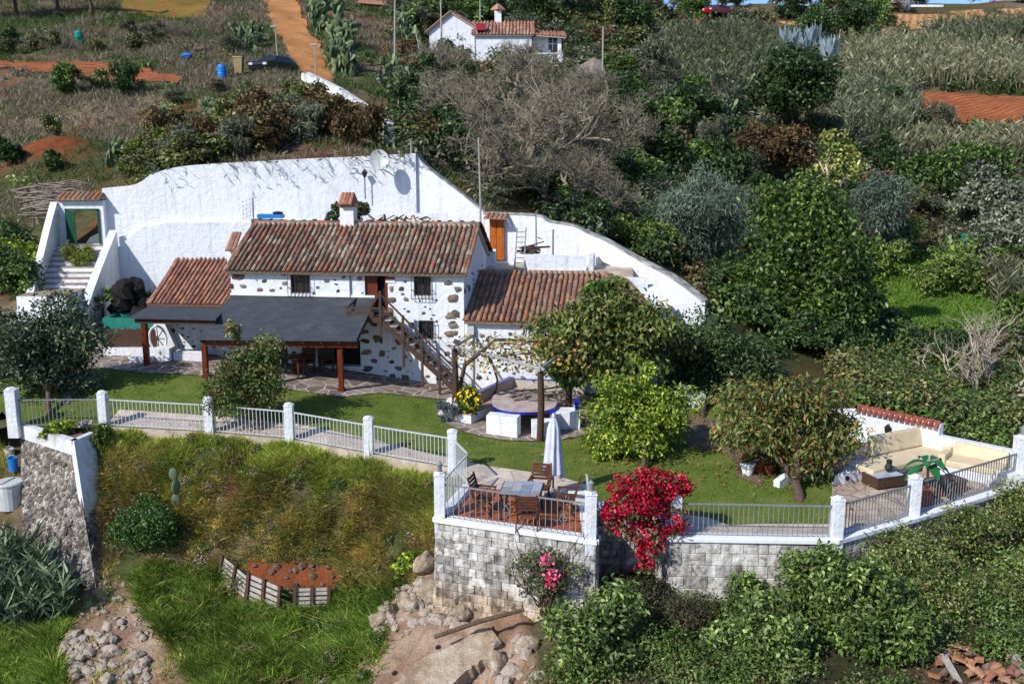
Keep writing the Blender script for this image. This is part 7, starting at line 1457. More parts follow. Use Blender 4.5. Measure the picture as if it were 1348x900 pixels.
for lab, cnt, box, d0, d1, s0, s1, keys in [
    ('brown and olive shrub crowded along the top of the tall white wall', 32, (205, 470), 46.4, 57, .8, 1.35, ('br', 'ol', 'br', 'gr')),
    ('yellow green shrub at the left end of the tall white wall', 8, (150, 240), 47, 55, .6, 1.0, ('yg', 'ol')),
    ('leafy shrub on the slope between the road wall and the fig thicket', 18, (522, 600), 52, 92, .9, 1.6, ('dk', 'md', 'br', 'yg')),
    ('dark shrub filling the hollow under the fig thicket', 14, (600, 880), 47.5, 56, .8, 1.3, ('dk', 'md', 'dk', 'yg')),
    ('dense shrub on the dark slope right of the fig thicket', 34, (800, 985), 56, 100, 1.0, 2.0, ('dk', 'md', 'dk', 'gr')),
    ('shrub around the hillside house', 26, (545, 880), 100, 150, 1.6, 2.8, ('dk', 'md', 'ol', 'gr')),
    ('shrub along the hill crest', 40, (690, 1400), 150, 172, 1.4, 2.6, ('dk', 'md', 'ol', 'gr')),
    ('shrub in the wooded valley behind the tall tree', 36, (960, 1400), 46, 78, .9, 1.6, ('dk', 'md', 'gr', 'gr', 'ol')),
    ('shrub behind the low end of the curved white wall', 14, (945, 1050), 43.5, 49, .8, 1.3, ('dk', 'md', 'dk')),
    ('shrub in the shade between the tall tree and the autumn coloured tree', 12, (985, 1110), 38.5, 42.5, .7, 1.1, ('dk', 'md', 'dk')),
    ('shrub among the upper reeds', 20, (860, 1400), 84, 130, 1.0, 2.0, ('gr', 'ol', 'dk')),
    ('shrub beside the shed and upper road', 16, (522, 630), 98, 130, 1.5, 2.6, ('dk', 'md', 'gr')),
    ('scattered low shrub on the dry left slope', 20, (-60, 330), 58, 105, .5, 1.0, ('ol', 'dk', 'gr', 'dr'))]:
    for i in range(cnt):
        for _ in range(30):
            u = rs.uniform(*box); d = rs.uniform(d0, d1); q = hx(u, 0, d)
            if 'valley' in lab and 1115 < u < 1340 and 48 < d < 67: continue
            if 'top of the tall' in lab and u > 425 and d > 52: continue
            if free(np.array([q.x]), np.array([q.y]))[0] and not inpoly(grass_patch, np.array([q.x]), np.array([q.y]))[0]: break
        else: continue
        k = rs.choice(keys); pal = dict(br=P_BROWN + [C(.10, .085, .04)], ol=P_OLIVE, gr=P_GREY, yg=P_YG, dk=P_DARK, md=P_MID, dr=P_DRY)[k]
        put((k, rs.randrange(2)), mkshrub(hash(k) % 50 + 300 if False else 300 + ord(k[0]) + rs.randrange(9), pal, 2400, (.22, .1) if k not in ('gr', 'dr') else (.3, .05), 'leaf' if k not in ('gr', 'dr', 'br') else 'leaf_dull'), 'hill_shrub', lab, 'shrub', q, (rs.uniform(s0, s1) * rs.uniform(.85, 1.2), rs.uniform(s0, s1), rs.uniform(s0, s1) * .95), lab + 's' if False else 'shrubs: ' + lab)
for k, (u, v, d, r, pal, lab) in enumerate([(86, 136, 69, 1.2, P_MID, 'round green bush below the level dirt track'), (168, 134, 69, 1.25, P_DARK, 'dark upright bush just below the level dirt track'), (18, 350, 42.5, 1.2, P_LIME, 'bright lime green bush at the left edge beside the stair'), (8, 320, 44, 1.3, P_DARK, 'dark bush at the left edge above the lime bush'), (25, 392, 40.5, 1.1, P_MID, 'green bush at the left edge below the lime bush'), (72, 245, 54, .7, P_DARK, 'small dark bush on the red soil mound'), (10, 240, 55, .9, P_DARK, 'dark bush at the left edge by the red soil mound'), (-5, 370, 41, 1.3, P_DARK, 'dark bush cut by the left edge beside the stair')]):
    shrub('hill_bush', lab, 'bush', hx(u, v, d), (r, r * .9, r), 3000, (.17 + (d - 40) * .003, .085), pal, 400 + k, nb=14, rr=(.26, .42))
for k, (u, d, H, R_, lab) in enumerate([(20, 108, 4.5, 3.4, 'dark tree at the top left corner'), (75, 110, 4.2, 3.2, 'second dark tree from the left along the upper edge'), (118, 106, 4.6, 3.4, 'dark tree casting shade left of the tilled field'), (-30, 106, 4.5, 3.5, 'dark tree cut by the left edge at the top'), (730, 128, 5, 4.6, 'big dark tree right of the hillside house chimney'), (770, 132, 5.5, 5.0, 'dark tree behind the covered boat'), (830, 140, 5, 4.5, 'bushy grey green tree on the upper middle slope'), (556, 120, 5, 3.8, 'dark tree right of the shed'), (600, 128, 5, 4.0, 'dark tree behind the left gable of the hillside house'), (1080, 136, 3.5, 3.4, 'dark bushy tree at the left end of the tan field'), (1130, 138, 3.6, 3.6, 'dark rounded tree at the edge of the tan field')]):
    b = hx(u, 0, d); tree('hillside_tree', lab, 'tree', b, b + Vector((0, 0, H)), (R_, R_ * .8, R_ * .75), 5000, (.42, .2), P_DARK if k not in (6,) else P_GREY, 420 + k, nb=18, rr=(.26, .4), tr=.2)
mb = bareV(51, 4.2, .8, 5, (2, 4), .07, .35, maxn=1200); o = mb.build('bare_shrub', noisy('grey_twig', [(.3, lin('#5c4f44')), (.7, lin('#8c7c6c'))], 3)); o.location = hx(245, 0, 84); tag(o, 'bare grey brown shrub above the level dirt track', 'shrub')
mb = bareV(52, 3.4, .8, 5, (2, 4), .06, .35, maxn=900); o = mb.build('bare_shrub', bpy.data.materials['grey_twig']); o.location = hx(285, 0, 92); tag(o, 'bare twiggy shrub right beside the dirt road cactus clump', 'shrub')
rg2 = random.Random(8); mb = MB()
for k in range(90): p = hx(rg2.uniform(-10, 60), 0, rg2.uniform(47.5, 51)); a = rg2.uniform(-.5, .5); mb.tube([p + Vector((0, 0, rg2.uniform(0, .4))), p + Vector((1.0 * math.cos(a), .4 * math.sin(a), rg2.uniform(.1, .5))), p + Vector((2.0 * math.cos(a), .9 * math.sin(a), rg2.uniform(0, .5)))], [.035, .025, .01], 4)
o = mb.build('brush_pile', noisy('dead_brushwood', [(.3, lin('#6b5c50')), (.7, lin('#a3958a'))], 3), loc=tuple(hx(25, 0, 49))); tag(o, 'pile of dead grey branches left of the gateway', 'brushwood')
# sprays hanging over the tall wall, throwing the leaf shadows
rg = np.random.default_rng(14); mb = MB(); LV = []; LC = []
for k in range(64):
    u = rg.choice([rg.uniform(205, 240), rg.uniform(280, 380), rg.uniform(380, 540)], p=[.12, .33, .55]); b = Pd(u, np.interp(u, [200, 240, 290, 400, 470, 547], [229, 219, 215, 209, 206, 202]), 44.7); ln_ = rg.uniform(.5, 1.35); e = b + Vector((rg.uniform(-.3, .4), -ln_, rg.uniform(-.15, .45))); m_ = (b + e) / 2 + Vector((0, 0, .18)); mb.tube([b + Vector((0, .4, -.1)), m_, e], [.014, .01, .004], 4); q = rg.integers(2, 6)
    for j in range(q): t_ = rg.uniform(.4, 1); LV.append(np.array(b.lerp(e, t_))); LC.append(np.array(e - b))
n = len(LV); LV = np.array(LV); tg_ = unit(np.array(LC) + rg.normal(size=(n, 3)) * .5); ov = thing('overhanging_branches', 'thin leafy sprays hanging over the crest of the tall white wall', 'branches', Pd(400, 209, 45)); np_mesh('leaves', leafV(LV - np.array(ov.location), unit(rg.normal(size=(n, 3)) + C(0, 0, .6)), .36, .05, rg, tg_), quadsF(n), np.repeat(pick(P_OLIVE, n, rg), 4, 0), M['leaf'], ov); mb.build('twigs', M['bark'], ov, world=True)
M['clod'] = bare
earthrock = noisy('earthy_rock', [(.28, lin('#7a6552')), (.45, lin('#a08c76')), (.58, lin('#bdae9c')), (.75, lin('#d6ccc0'))], 2.4, 10, bmp=1.0, bscale=9, bd=.06, fine=(20, .3))
# ------------------------------------------------------------------ buildings, vehicles and poles on the hill
hh = thing('hillside_house', 'small white hillside house with orange tile roofs and a balustrade', 'house', hx(650, 0, 99)); S_ = lambda u, v, d: Pd(u, v, d)
def ubox(mb, u0, u1, v0, v1, d0, d1, mi=0):
    a = Pd(u0, v1, d0); b = Pd(u1, v0, d0); mb.box(a.x, b.x, d0, d1, a.z, b.z, mi)
mb = MB(); a = Pd(625, 90, 98); b = Pd(700, 46, 98); mb.box(a.x, b.x, 98, 102.4, a.z - 1, b.z); rz_ = Pd(660, 30, 100.2).z
mb.extr([(b.x - .3, 98, b.z), (b.x - .3, 102.4, b.z), (b.x - .3, 100.2, rz_)], (.3, 0, 0)); mb.build('wall', M['white'], hh, world=True)
# local copies of the roofs, placed at world coordinates
def wroof(name, A, B, C2, D, pitch, row, mats, sd):
    of = Vector(hh.location); return tile_roof(name, Vector(A) - of, Vector(B) - of, Vector(C2) - of, Vector(D) - of, pitch, row, mats, hh, sd, sag=0)
wroof('roof', (a.x - .2, 97.7, b.z - .05), (b.x + .2, 97.7, b.z - .05), (b.x + .2, 100.2, rz_ + .05), (a.x - .2, 100.2, rz_ + .05), .32, .6, [M['tile_orange'], M['mortar']], 3)
wroof('roof', (b.x + .2, 102.7, b.z - .05), (a.x - .2, 102.7, b.z - .05), (a.x - .2, 100.2, rz_ + .05), (b.x + .2, 100.2, rz_ + .05), .5, .8, [M['tile_orange'], M['mortar']], 4)
g0_, g1_, gt = Pd(565, 42, 98.6), Pd(627, 38, 98.6), Pd(594, 18, 98.6); mb = MB(); zb_ = a.z - 1
mb.extr([(g0_.x, 98.6, zb_), (g1_.x, 98.6, zb_), (g1_.x, 98.6, g1_.z), (gt.x, 98.6, gt.z), (g0_.x, 98.6, g0_.z)], (0, 6, 0)); mb.build('gable_wall', M['white'], hh, world=True)
sl1 = (gt.z - g1_.z) / (g1_.x - gt.x)
wroof('roof', (g1_.x + .5, 98.4, g1_.z - .5 * sl1 + .12), (g1_.x + .5, 104.8, g1_.z - .5 * sl1 + .12), (gt.x, 104.8, gt.z + .12), (gt.x, 98.4, gt.z + .12), .4, .6, [M['tile_orange'], M['mortar']], 5)
wroof('roof', (g0_.x - .3, 104.8, g0_.z - .1), (g0_.x - .3, 98.4, g0_.z - .1), (gt.x, 98.4, gt.z + .12), (gt.x, 104.8, gt.z + .12), .4, .6, [M['tile_orange'], M['mortar']], 6)
mb = MB(); ubox(mb, 701, 725, 49, 90, 99.2, 102.5); ubox(mb, 701, 741, 70, 74, 98.1, 99.2); mb.build('annex_wall', M['white'], hh, world=True)
mb = MB(); ubox(mb, 722, 733, 50, 66, 99.15, 99.25); w_ = mb.build('window', M['glass_dark'], hh, world=True); mb = MB(); ubox(mb, 727, 728, 50, 66, 99.08, 99.14); ubox(mb, 722, 733, 57.5, 58.5, 99.09, 99.14); mb.build('frame', M['white_trim'], w_); XF[w_.name] = XF[hh.name]
for o in w_.children: o.data.transform(XF[hh.name].inverted())
mb = MB(); ubox(mb, 734, 739, 48, 72, 98.3, 98.7); mb.build('column', M['white_trim'], hh, world=True)
p = [Pd(706, 46.5, 97.8), Pd(745, 49, 97.8), Pd(742, 43, 102), Pd(703, 41, 102)]; wroof('porch_roof', p[0], p[1], p[2], p[3], .34, .7, [M['tile_orange'], M['mortar']], 7)
mb = MB(); ubox(mb, 703, 741, 69.5, 71.5, 97.75, 98.0); ubox(mb, 703, 741, 81, 84, 97.75, 98.0); ubox(mb, 734, 741, 68, 85, 97.7, 98.05); bl_ = mb.build('balustrade', M['white_trim'], hh, world=True); a_ = Pd(704, 84, 97.8); b_ = Pd(734, 84, 97.8); mb = MB()
for i in range(11): x = a_.x + (b_.x - a_.x) * (i + .5) / 11; mb.lathe([(.05, 0), (.09, .25), (.05, .6), (.06, .86)], (x, 97.87, a_.z + .05), 7)
mb.build('balusters', M['white_trim'], hh, world=True)
mb = MB(); ubox(mb, 702, 742, 85, 100, 97.8, 99.2); mb.build('terrace_base', M['rock_dark'], hh, world=True)
mb = MB(); ubox(mb, 651, 660, 14, 36, 100, 100.7); ch = mb.build('chimney', M['white'], hh, world=True); q = Pd(655.5, 13, 100.35); mb = MB(); mb.lathe([(.75, -.05), (.6, .15), (.12, .55)], q - Vector(hh.location), 4); mb.build('chimney_cap', M['tile_orange'], ch)
mb = MB(); ubox(mb, 627, 639, 31, 40, 97.6, 98.5); mb.build('roof_box', M['car_red'], hh, world=True)
# other roofs and the shed
sh = thing('tin_shed', 'small grey open shed with rusty orange roof near the upper road', 'shed', hx(490, 0, 112)); mb = MB(); ubox(mb, 474, 512, 8, 29, 112, 115); mb.build('wall', M['concrete'], sh, world=True); mb = MB(); q = [Pd(470, 4, 111.3), Pd(516, 8, 111.3), Pd(514, 3.5, 116), Pd(476, 0, 116)]; mb.hexa(q, [k + Vector((0, 0, .14)) for k in q]); mb.build('roof', M['tile_orange'], sh, world=True); mb = MB(); ubox(mb, 479, 496, 12, 28, 111.9, 111.98); mb.build('opening', M['void'], sh, world=True)
fr_ = thing('far_house', 'brown roofed house half hidden at the top above the hillside house', 'house', hx(670, 0, 134)); mb = MB(); ubox(mb, 632, 700, 2, 14, 134, 139); mb.build('wall', M['concrete'], fr_, world=True); mb = MB(); q = [Pd(622, 4, 133.5), Pd(706, 6, 133.5), Pd(700, -3, 139), Pd(648, -3, 139)]; mb.hexa(q, [k + Vector((0, 0, .2)) for k in q]); mb.build('roof', M['tile_mid'], fr_, world=True)
f2 = thing('far_house', 'tiny pink farm building on the crest above the tan field', 'house', hx(1190, 0, 163)); mb = MB(); ubox(mb, 1170, 1200, 4, 10, 163, 168); mb.build('wall', M['terracotta'], f2, world=True); mb = MB(); ubox(mb, 1168, 1203, 2.2, 4, 162.6, 168.4); mb.build('roof', M['tile_orange'], f2, world=True)
f3 = thing('far_wall', 'long low white wall on the crest above the tan field', 'wall', hx(1215, 0, 160)); mb = MB(); ubox(mb, 1200, 1242, 6.5, 9.5, 160, 160.4); mb.build('wall', M['white'], f3, world=True)
# whitewashed rubble wall beside the road
rp = [Pf(402, 118, Hill), Pf(422, 128, Hill), Pf(446, 140, Hill), Pf(470, 156, Hill), Pf(492, 172, Hill), hx(506, 190, 54.5), hx(512, 200, 50)]; rw_ = thing('road_wall', 'rough whitewashed rubble wall curving down beside the dirt road', 'wall', rp[2]); mb = MB(); tp_ = [p + Vector((0, 0, 1.15)) for p in smooth_line(rp, 4)]; rg3 = random.Random(3)
for a, b in zip(tp_[:-1], tp_[1:]): mb.hexa([a + Vector((-.25, -.3, -1.9)), b + Vector((-.25, -.3, -1.9)), b + Vector((.35, .3, -1.9)), a + Vector((.35, .3, -1.9))], [a + Vector((-.2, -.2, rg3.uniform(-.22, .22))), b + Vector((-.2, -.2, rg3.uniform(-.22, .22))), b + Vector((.25, .2, 0)), a + Vector((.25, .2, 0))])
mb.build('wall', M['white_old'], rw_, world=True)
# vehicles
def car(name, lab, pos, rz, paint, s=1.0):
    o = thing(name, lab, 'car', pos, rz); o.scale = (s, s, s)
    prof = [(-2.1, .35), (-2.15, .75), (-2.05, .95), (-1.0, 1.02), (-.45, 1.42), (.95, 1.46), (1.75, 1.0), (2.05, .9), (2.1, .35)]
    mb = MB(); n = len(prof); L_ = [(x, -.85 if z < 1.1 else -.68, z) for x, z in prof]; R_ = [(x, .85 if z < 1.1 else .68, z) for x, z in prof]; mb.add(L_ + R_, [tuple(range(n)), tuple(range(n, 2 * n))[::-1]] + [(i, n + i, n + (i + 1) % n, (i + 1) % n) for i in range(n)]); mb.build('body', M[paint], o, bevel=.05)
    for sy in (-1, 1):
        mb = MB(); mb.add([(-.9, sy * .865, 1.02), (1.4, sy * .86, 1.04), (.85, sy * .715, 1.39), (-.4, sy * .715, 1.37)], [(0, 1, 2, 3)]); mb.build('side_window', M['glass_dark'], o)
        for x in (-1.35, 1.3):
            mb = MB(); mb.tube([(x, sy * .70, .32), (x, sy * .88, .32)], .33, 14); w = mb.build('wheel', M['rubber'], o); mb = MB(); mb.tube([(x, sy * .87, .32), (x, sy * .895, .32)], .2, 12); mb.build('rim', M['steel'], w)
        mb = MB(); mb.box(-2.17, -2.12, sy * .6 - .16, sy * .6 + .16, .66, .82); mb.build('headlight', M['plastic_white'], o); mb = MB(); mb.box(2.06, 2.13, sy * .6 - .12, sy * .6 + .12, .7, .88); mb.build('tail_light', M['car_red'], o)
    mb = MB(); mb.add([(-.99, -.72, 1.05), (-.99, .72, 1.05), (-.5, .6, 1.4), (-.5, -.6, 1.4)], [(0, 1, 2, 3)]); mb.v = [(x - .015, y, z + .012) for x, y, z in mb.v]; mb.build('windscreen', M['glass_dark'], o); mb = MB(); mb.add([(1.7, -.72, 1.05), (1.7, .72, 1.05), (1.0, .6, 1.43), (1.0, -.6, 1.43)], [(0, 3, 2, 1)]); mb.v = [(x + .015, y, z + .02) for x, y, z in mb.v]; mb.build('rear_window', M['glass_dark'], o)
    return o
car('parked_car', 'dark car parked beside the dirt road behind the beige bin', hx(357, 0, 77) + Vector((0, 0, .05)), R(70), 'car_black')
car('parked_car', 'small red car parked at the end of the upper track', hx(945, 0, 150) + Vector((0, 0, .8)), R(40), 'car_red', 1.1)
# bins, barrels, bags
p = hx(310, 0, 75.5); o = thing('rubbish_bin', 'beige wheeled bin beside the dark parked car', 'bin', p); mb = MB(); mb.hexa([(-.25, -.28, .1), (.25, -.28, .1), (.25, .28, .1), (-.25, .28, .1)], [(-.33, -.36, 1.2), (.33, -.36, 1.2), (.33, .36, 1.2), (-.33, .36, 1.2)]); bm_ = noisy('beige_plastic', [(.3, lin('#8a7a52')), (.7, lin('#a08f64'))], 3); mb.build('body', bm_, o); mb = MB(); mb.hexa([(-.36, -.4, 1.2), (.36, -.4, 1.2), (.36, .4, 1.2), (-.36, .4, 1.2)], [(-.32, -.34, 1.3), (.32, -.34, 1.3), (.32, .36, 1.36), (-.32, .36, 1.36)]); mb.build('lid', bm_, o)
for sy in (-.27, .27): mb = MB(); mb.tube([(sy - .04, .3, .12), (sy + .04, .3, .12)], .12, 10); mb.build('wheel', M['rubber'], o)
p = hx(287, 0, 74.5); o = thing('blue_barrel', 'bright blue plastic barrel left of the beige bin', 'barrel', p); mb = MB(); mb.lathe([(.28, 0), (.33, .1), (.34, .4), (.32, .45), (.34, .5), (.33, .85), (.28, .95)], (0, 0, 0), 16); mb.build('body', M['plastic_blue'], o, smooth=False); mb = MB(); mb.lathe([(.29, .95), (.27, .99)], (0, 0, 0), 16); mb.build('lid', M['plastic_blue'], o)
p = hx(100, 0, 90); o = thing('green_sack', 'small turquoise green sack on the dry upper slope', 'sack', p); mb = MB(); mb.rock(p + Vector((0, 0, .5)), (.4, .35, .6), random.Random(2), jit=.15, n=9); mb.build('sack', noisy('turquoise_sack', [(.3, (.01, .22, .16)), (.7, (.02, .32, .24))], 3), o, world=True)
p = hx(281, 0, 98); o = thing('black_tarp', 'black plastic tarp heap left of the dirt road cactus', 'tarp', p); mb = MB(); mb.rock(p + Vector((0, 0, .2)), (1.7, .8, .8), random.Random(4), jit=.12, n=11); mb.build('tarp', M['rubber'], o, world=True)
p = hx(242, 0, 82); o = thing('blue_tarp', 'small blue plastic sheet lying under the bare shrub', 'tarp', p); mb = MB(); mb.rock(p + Vector((0, 0, .25)), (.5, .4, .3), random.Random(5), jit=.25, n=7); mb.build('sheet', M['plastic_blue'], o, world=True)
p = Pd(776, 93, 92); o = thing('covered_boat', 'small boat under a grey brown cover right of the hillside house', 'boat', p); mb = MB(); prof = [(-1.3, -.5, .1), (-.9, .1, .25), (.3, .75, .45), (1.1, .5, .5), (1.5, -.7, .55)]
vs = []; fs = []
for i, (x, z, w) in enumerate(prof):
    for k in range(7): a = math.pi * k / 6; vs.append((x, math.cos(a) * (w + .35), z * .2 + math.sin(a) * (z + .9) * .9 - .5))
for i in range(len(prof) - 1):
    for k in range(6): fs.append((i * 7 + k, i * 7 + k + 1, (i + 1) * 7 + k + 1, (i + 1) * 7 + k))
fs += [tuple(range(7)), tuple(range(28, 35))[::-1]]; mb.add(vs, fs); mb.build('cover', noisy('grey_brown_tarpaulin', [(.3, lin('#6b6058')), (.7, lin('#968a80'))], 2, bmp=.5), o, smooth=True); mb = MB(); mb.lathe([(.2, -1.1), (.9, -.5), (1.0, -.3)], (0, 0, 0), 10); mb.v = [(x * 1.4, y * .8, z) for x, y, z in mb.v]; mb.build('hull', M['green_net'], o)
p = hx(1302, 0, 66); o = thing('water_tank', 'small green water tank beside the orchard plot', 'tank', p); mb = MB(); mb.lathe([(.55, 0), (.58, 1.0), (.5, 1.1), (.2, 1.15)], (0, 0, 0), 16); mb.build('tank', M['green_net'], o)
p = hx(1330, 0, 65); o = thing('orange_crate', 'small orange crate to the right of the green water tank', 'crate', p); mb = MB(); mb.box(-.5, .5, -.3, .3, 0, .08); mb.box(-.5, .5, -.3, -.26, .08, .45); mb.box(-.5, .5, .26, .3, .08, .45); mb.box(-.5, -.46, -.26, .26, .08, .45); mb.box(.46, .5, -.26, .26, .08, .45); mb.build('crate', noisy('orange_plastic', [(.3, lin('#a8401c')), (.7, lin('#c4562c'))], 3), o)
# poles
def pole(lab, u, vb, vt, d, r, du=0, lamp=False, arm=False):
    b = Pd(u, vb, d); t_ = Pd(u + du, vt, d); o = thing('street_lamp' if lamp else 'utility_pole', lab, 'lamp' if lamp else 'pole', (b.x, d, b.z)); mb = MB(); mb.tube([b + Vector((0, 0, -1.5)), t_], [r, r * .7], 8); mb.build('pole', M['pole_grey'], o, world=True)
    if lamp: mb = MB(); mb.beam(t_ + Vector((-.35, 0, .03)), t_ + Vector((.1, 0, .08)), .22, .12); mb.build('lamp_head', M['steel'], o, world=True)
    return o
pole('slim street lamp left of the dirt road near the dark car', 367, 82, 36, 80, .06, -5, True); pole('slim street lamp on the right bank at the foot of the dirt road', 415, 112, 60, 73, .06, 0, True)
pole('tall weathered pole left of the shed', 519, 66, -12, 86, .1, 1); pole('tall pole in front of the left gable of the hillside house', 581, 40, -14, 95, .09, -1); pole('tall pole rising behind the red roof box', 632, 26, -14, 104, .09, 0); pole('slim grey pole right of the covered boat', 793, 124, 35, 84, .09, 1); pole('leaning stay pole on the dark slope left of the hillside house', 559, 80, 40, 88, .07, -12); pole('short post behind the satellite dish crest', 541, 202, 186, 46, .05, 0)

# ------------------------------------------------------------------ the bank: grass, rubble, pallets
rg = np.random.default_rng(91)
def bankgrass(name, lab, pp, n, h0, h1, colf, seed, lean=.35, wid=.02, per=14, tuft=.09, bald=.4):
    """tussocks of different height, colour and lean with bare gaps between them"""
    nt_ = n // per; X, Y = scatter_poly(pixpoly(pp, Bank), nt_, rg); ins = inpoly(PLAT, X, Y) | inpoly(soilpit, X, Y); X, Y = X[~ins], Y[~ins]
    nse = fbm(X / 1.1, Y / 1.1, seed); k = nse + rg.normal(size=len(X)) * .08 > bald; X, Y, nse = X[k], Y[k], nse[k]; nt_ = len(X)
    th = rg.uniform(h0, h1, nt_) * np.clip(.25 + 1.5 * nse, .4, 1.5) * np.where(rg.random(nt_) < .06, 1.6, 1.0); tc_ = colf(X, Y, Bank(X, Y), nt_) * np.clip(.2 + 1.6 * fbm(X / .5, Y / .7, seed + 9), .35, 1.55)[:, None] * rg.uniform(.7, 1.3, (nt_, 1))
    ta = rg.uniform(0, 6.283, nt_); tl = rg.uniform(0, .5, nt_); j = np.repeat(np.arange(nt_), per); n = len(j)
    X = X[j] + rg.normal(size=n) * tuft; Y = Y[j] + rg.normal(size=n) * tuft * .7; ins = inpoly(PLAT, X, Y) | inpoly(soilpit, X, Y); Z = Bank(X, Y); gy = np.clip((Bank(X, Y + .2) - Z) / .2, 0, 1.4)
    h = th[j] * rg.uniform(.5, 1.2, n); ln = np.stack([(rg.normal(size=n) * lean + np.cos(ta[j]) * tl[j]) * h, -(np.abs(rg.normal(size=n)) * lean + .4 * gy + .2 * np.sin(ta[j]) * tl[j]) * h, -.3 * h * gy], 1)
    c = tc_[j] * 1.42 * rg.uniform(.7, 1.3, (n, 1)); a = rg.uniform(-.7, .7, n); side = np.stack([np.cos(a), np.sin(a), np.zeros(n)], 1); ok = ~ins
    V = bladesV(np.stack([X, Y, Z - .03], 1)[ok], h[ok], (wid * rg.uniform(.6, 1.8, n))[ok], ln[ok], rg, side[ok]); n = int(ok.sum()); stuff(name, lab, 'grass', V, np.arange(3 * n).reshape(-1, 3), np.repeat(c[ok], 3, 0), 'grass')
G1 = [C(.15, .19, .026), C(.11, .15, .02), C(.20, .22, .04), C(.23, .21, .06)]; G2 = [C(.26, .225, .07), C(.19, .19, .05), C(.33, .255, .11), C(.16, .17, .035), C(.25, .17, .075), C(.12, .135, .03), C(.10, .075, .04)]; G3 = [C(.085, .14, .02), C(.11, .17, .025), C(.06, .10, .015), C(.16, .19, .04), C(.20, .20, .06), C(.045, .075, .012)]
def cup(X, Y, Z, n):
    g = pick(G1, n, rg); y = pick(G2, n, rg); t = np.clip((-.35 - Z) * 1.1 + (fbm(X / 1.3, Y / 2.5, 7) - .5) * 3.2, 0, 1)[:, None]; return g * (1 - t) + y * t
bankgrass('bank_grass', 'long green and straw coloured grass hanging on the bank below the railing', [(128, 566), (277, 574), (382, 583), (486, 602), (596, 622), (600, 650), (590, 690), (570, 720), (545, 760), (450, 768), (330, 760), (240, 735), (150, 690), (128, 640)], 210000, .11, .34, cup, 5, .55, .036, 12, .1, .43)
bankgrass('lush_grass', 'lush vivid green grass on the lower mound around the pallets', [(200, 738), (285, 738), (325, 790), (380, 802), (436, 802), (440, 772), (520, 762), (548, 768), (500, 802), (505, 850), (470, 930), (280, 930), (235, 860), (190, 800), (178, 760)], 120000, .14, .42, lambda X, Y, Z, n: pick(G3, n, rg), 6, .6, .036, 14, .11, .36)
bankgrass('lush_grass', 'bright green grass at the bottom left corner', [(-40, 790), (60, 800), (95, 815), (70, 850), (90, 930), (-60, 930)], 42000, .2, .5, lambda X, Y, Z, n: pick(G3, n, rg), 7, .5, .038, 12, .09, .33)
bankgrass('dry_tufts', 'thin dry tufts between the rubble of the gully', [(120, 760), (180, 760), (240, 860), (250, 930), (60, 930), (80, 830)], 5000, .08, .25, lambda X, Y, Z, n: pick(G2 + G3, n, rg), 8)
bankgrass('dry_tufts', 'olive grass outside the left end post', [(-70, 545), (13, 545), (16, 640), (-70, 670)], 9000, .12, .35, lambda X, Y, Z, n: pick(G1 + G2, n, rg), 10)
bankgrass('dry_tufts', 'dry weeds under the stone planter', [(125, 600), (165, 590), (175, 680), (140, 760), (120, 720)], 9000, .15, .4, lambda X, Y, Z, n: pick(P_DRY + G2, n, rg), 9, .5)
X, Y = scatter_poly(pixpoly([(140, 580), (300, 580), (590, 625), (590, 690), (550, 760), (500, 860), (470, 920), (280, 920), (200, 760), (150, 700)], Bank), 130, rg); ok = ~inpoly(soilpit, X, Y) & ~inpoly(PLAT, X, Y + .2); X, Y = X[ok], Y[ok]
clumps('bank_weeds', 'broad leaved weeds and dead stems among the bank grass', np.stack([X, Y, Bank(X, Y) + .05], 1), rg.uniform(.1, .32, len(X)), 900, (.085, .04), [P_MID, P_DARK, P_BROWN, P_DRY, P_OLIVE], 95, hfac=.7)
# short lawn
X, Y = scatter_poly([p for p in PLAT if True], 150000, rg); k = Y < 36.5; X, Y = X[k], Y[k]
for po in (pathpoly, p2, patio, rt, pg, [(FP['g'].x, FP['g'].y), (FP['h'].x, FP['h'].y), (DKR.x, DKR.y), (DKB.x, DKB.y)]): k = ~inpoly(po, X, Y); X, Y = X[k], Y[k]
n = len(X); nse = fbm(X / 1.6, Y / 1.6, 4); c = pick([C(.085, .12, .015), C(.11, .145, .021), C(.145, .165, .032)], n, rg); t = np.clip((nse - .56) * 5, 0, 1)[:, None]; c = c * (1 - t) + pick([C(.16, .145, .045), C(.13, .13, .035)], n, rg) * t
V = bladesV(np.stack([X, Y, Ltps(X, Y) - .03], 1), rg.uniform(.035, .085, n), .016, rg.normal(size=(n, 3)) * C(.03, .03, 0), rg); stuff('lawn_grass', 'short mown grass blades of the garden lawn', 'grass', V, np.arange(3 * n).reshape(-1, 3), np.repeat(c, 3, 0), 'grass')
# canes on the left of the rubble wall
X, Y = scatter_poly([tuple(Pd(u, v, d))[:2] for u, v, d in ((-30, 745, 27.3), (30, 750, 27.1), (92, 800, 25.8), (80, 812, 25.4), (-30, 812, 25.3))], 260, rg); V, Fq, Cc = reedsV(np.stack([X, Y, Bank(X, Y) - .1], 1), 1.45, rg, [C(.07, .10, .05), C(.10, .135, .075), C(.04, .06, .028), C(.14, .165, .10)], 13, .075, .75); stuff('cane_clump', 'grey green giant canes left of the rubble planter wall', 'canes', V, Fq, Cc, 'leaf')
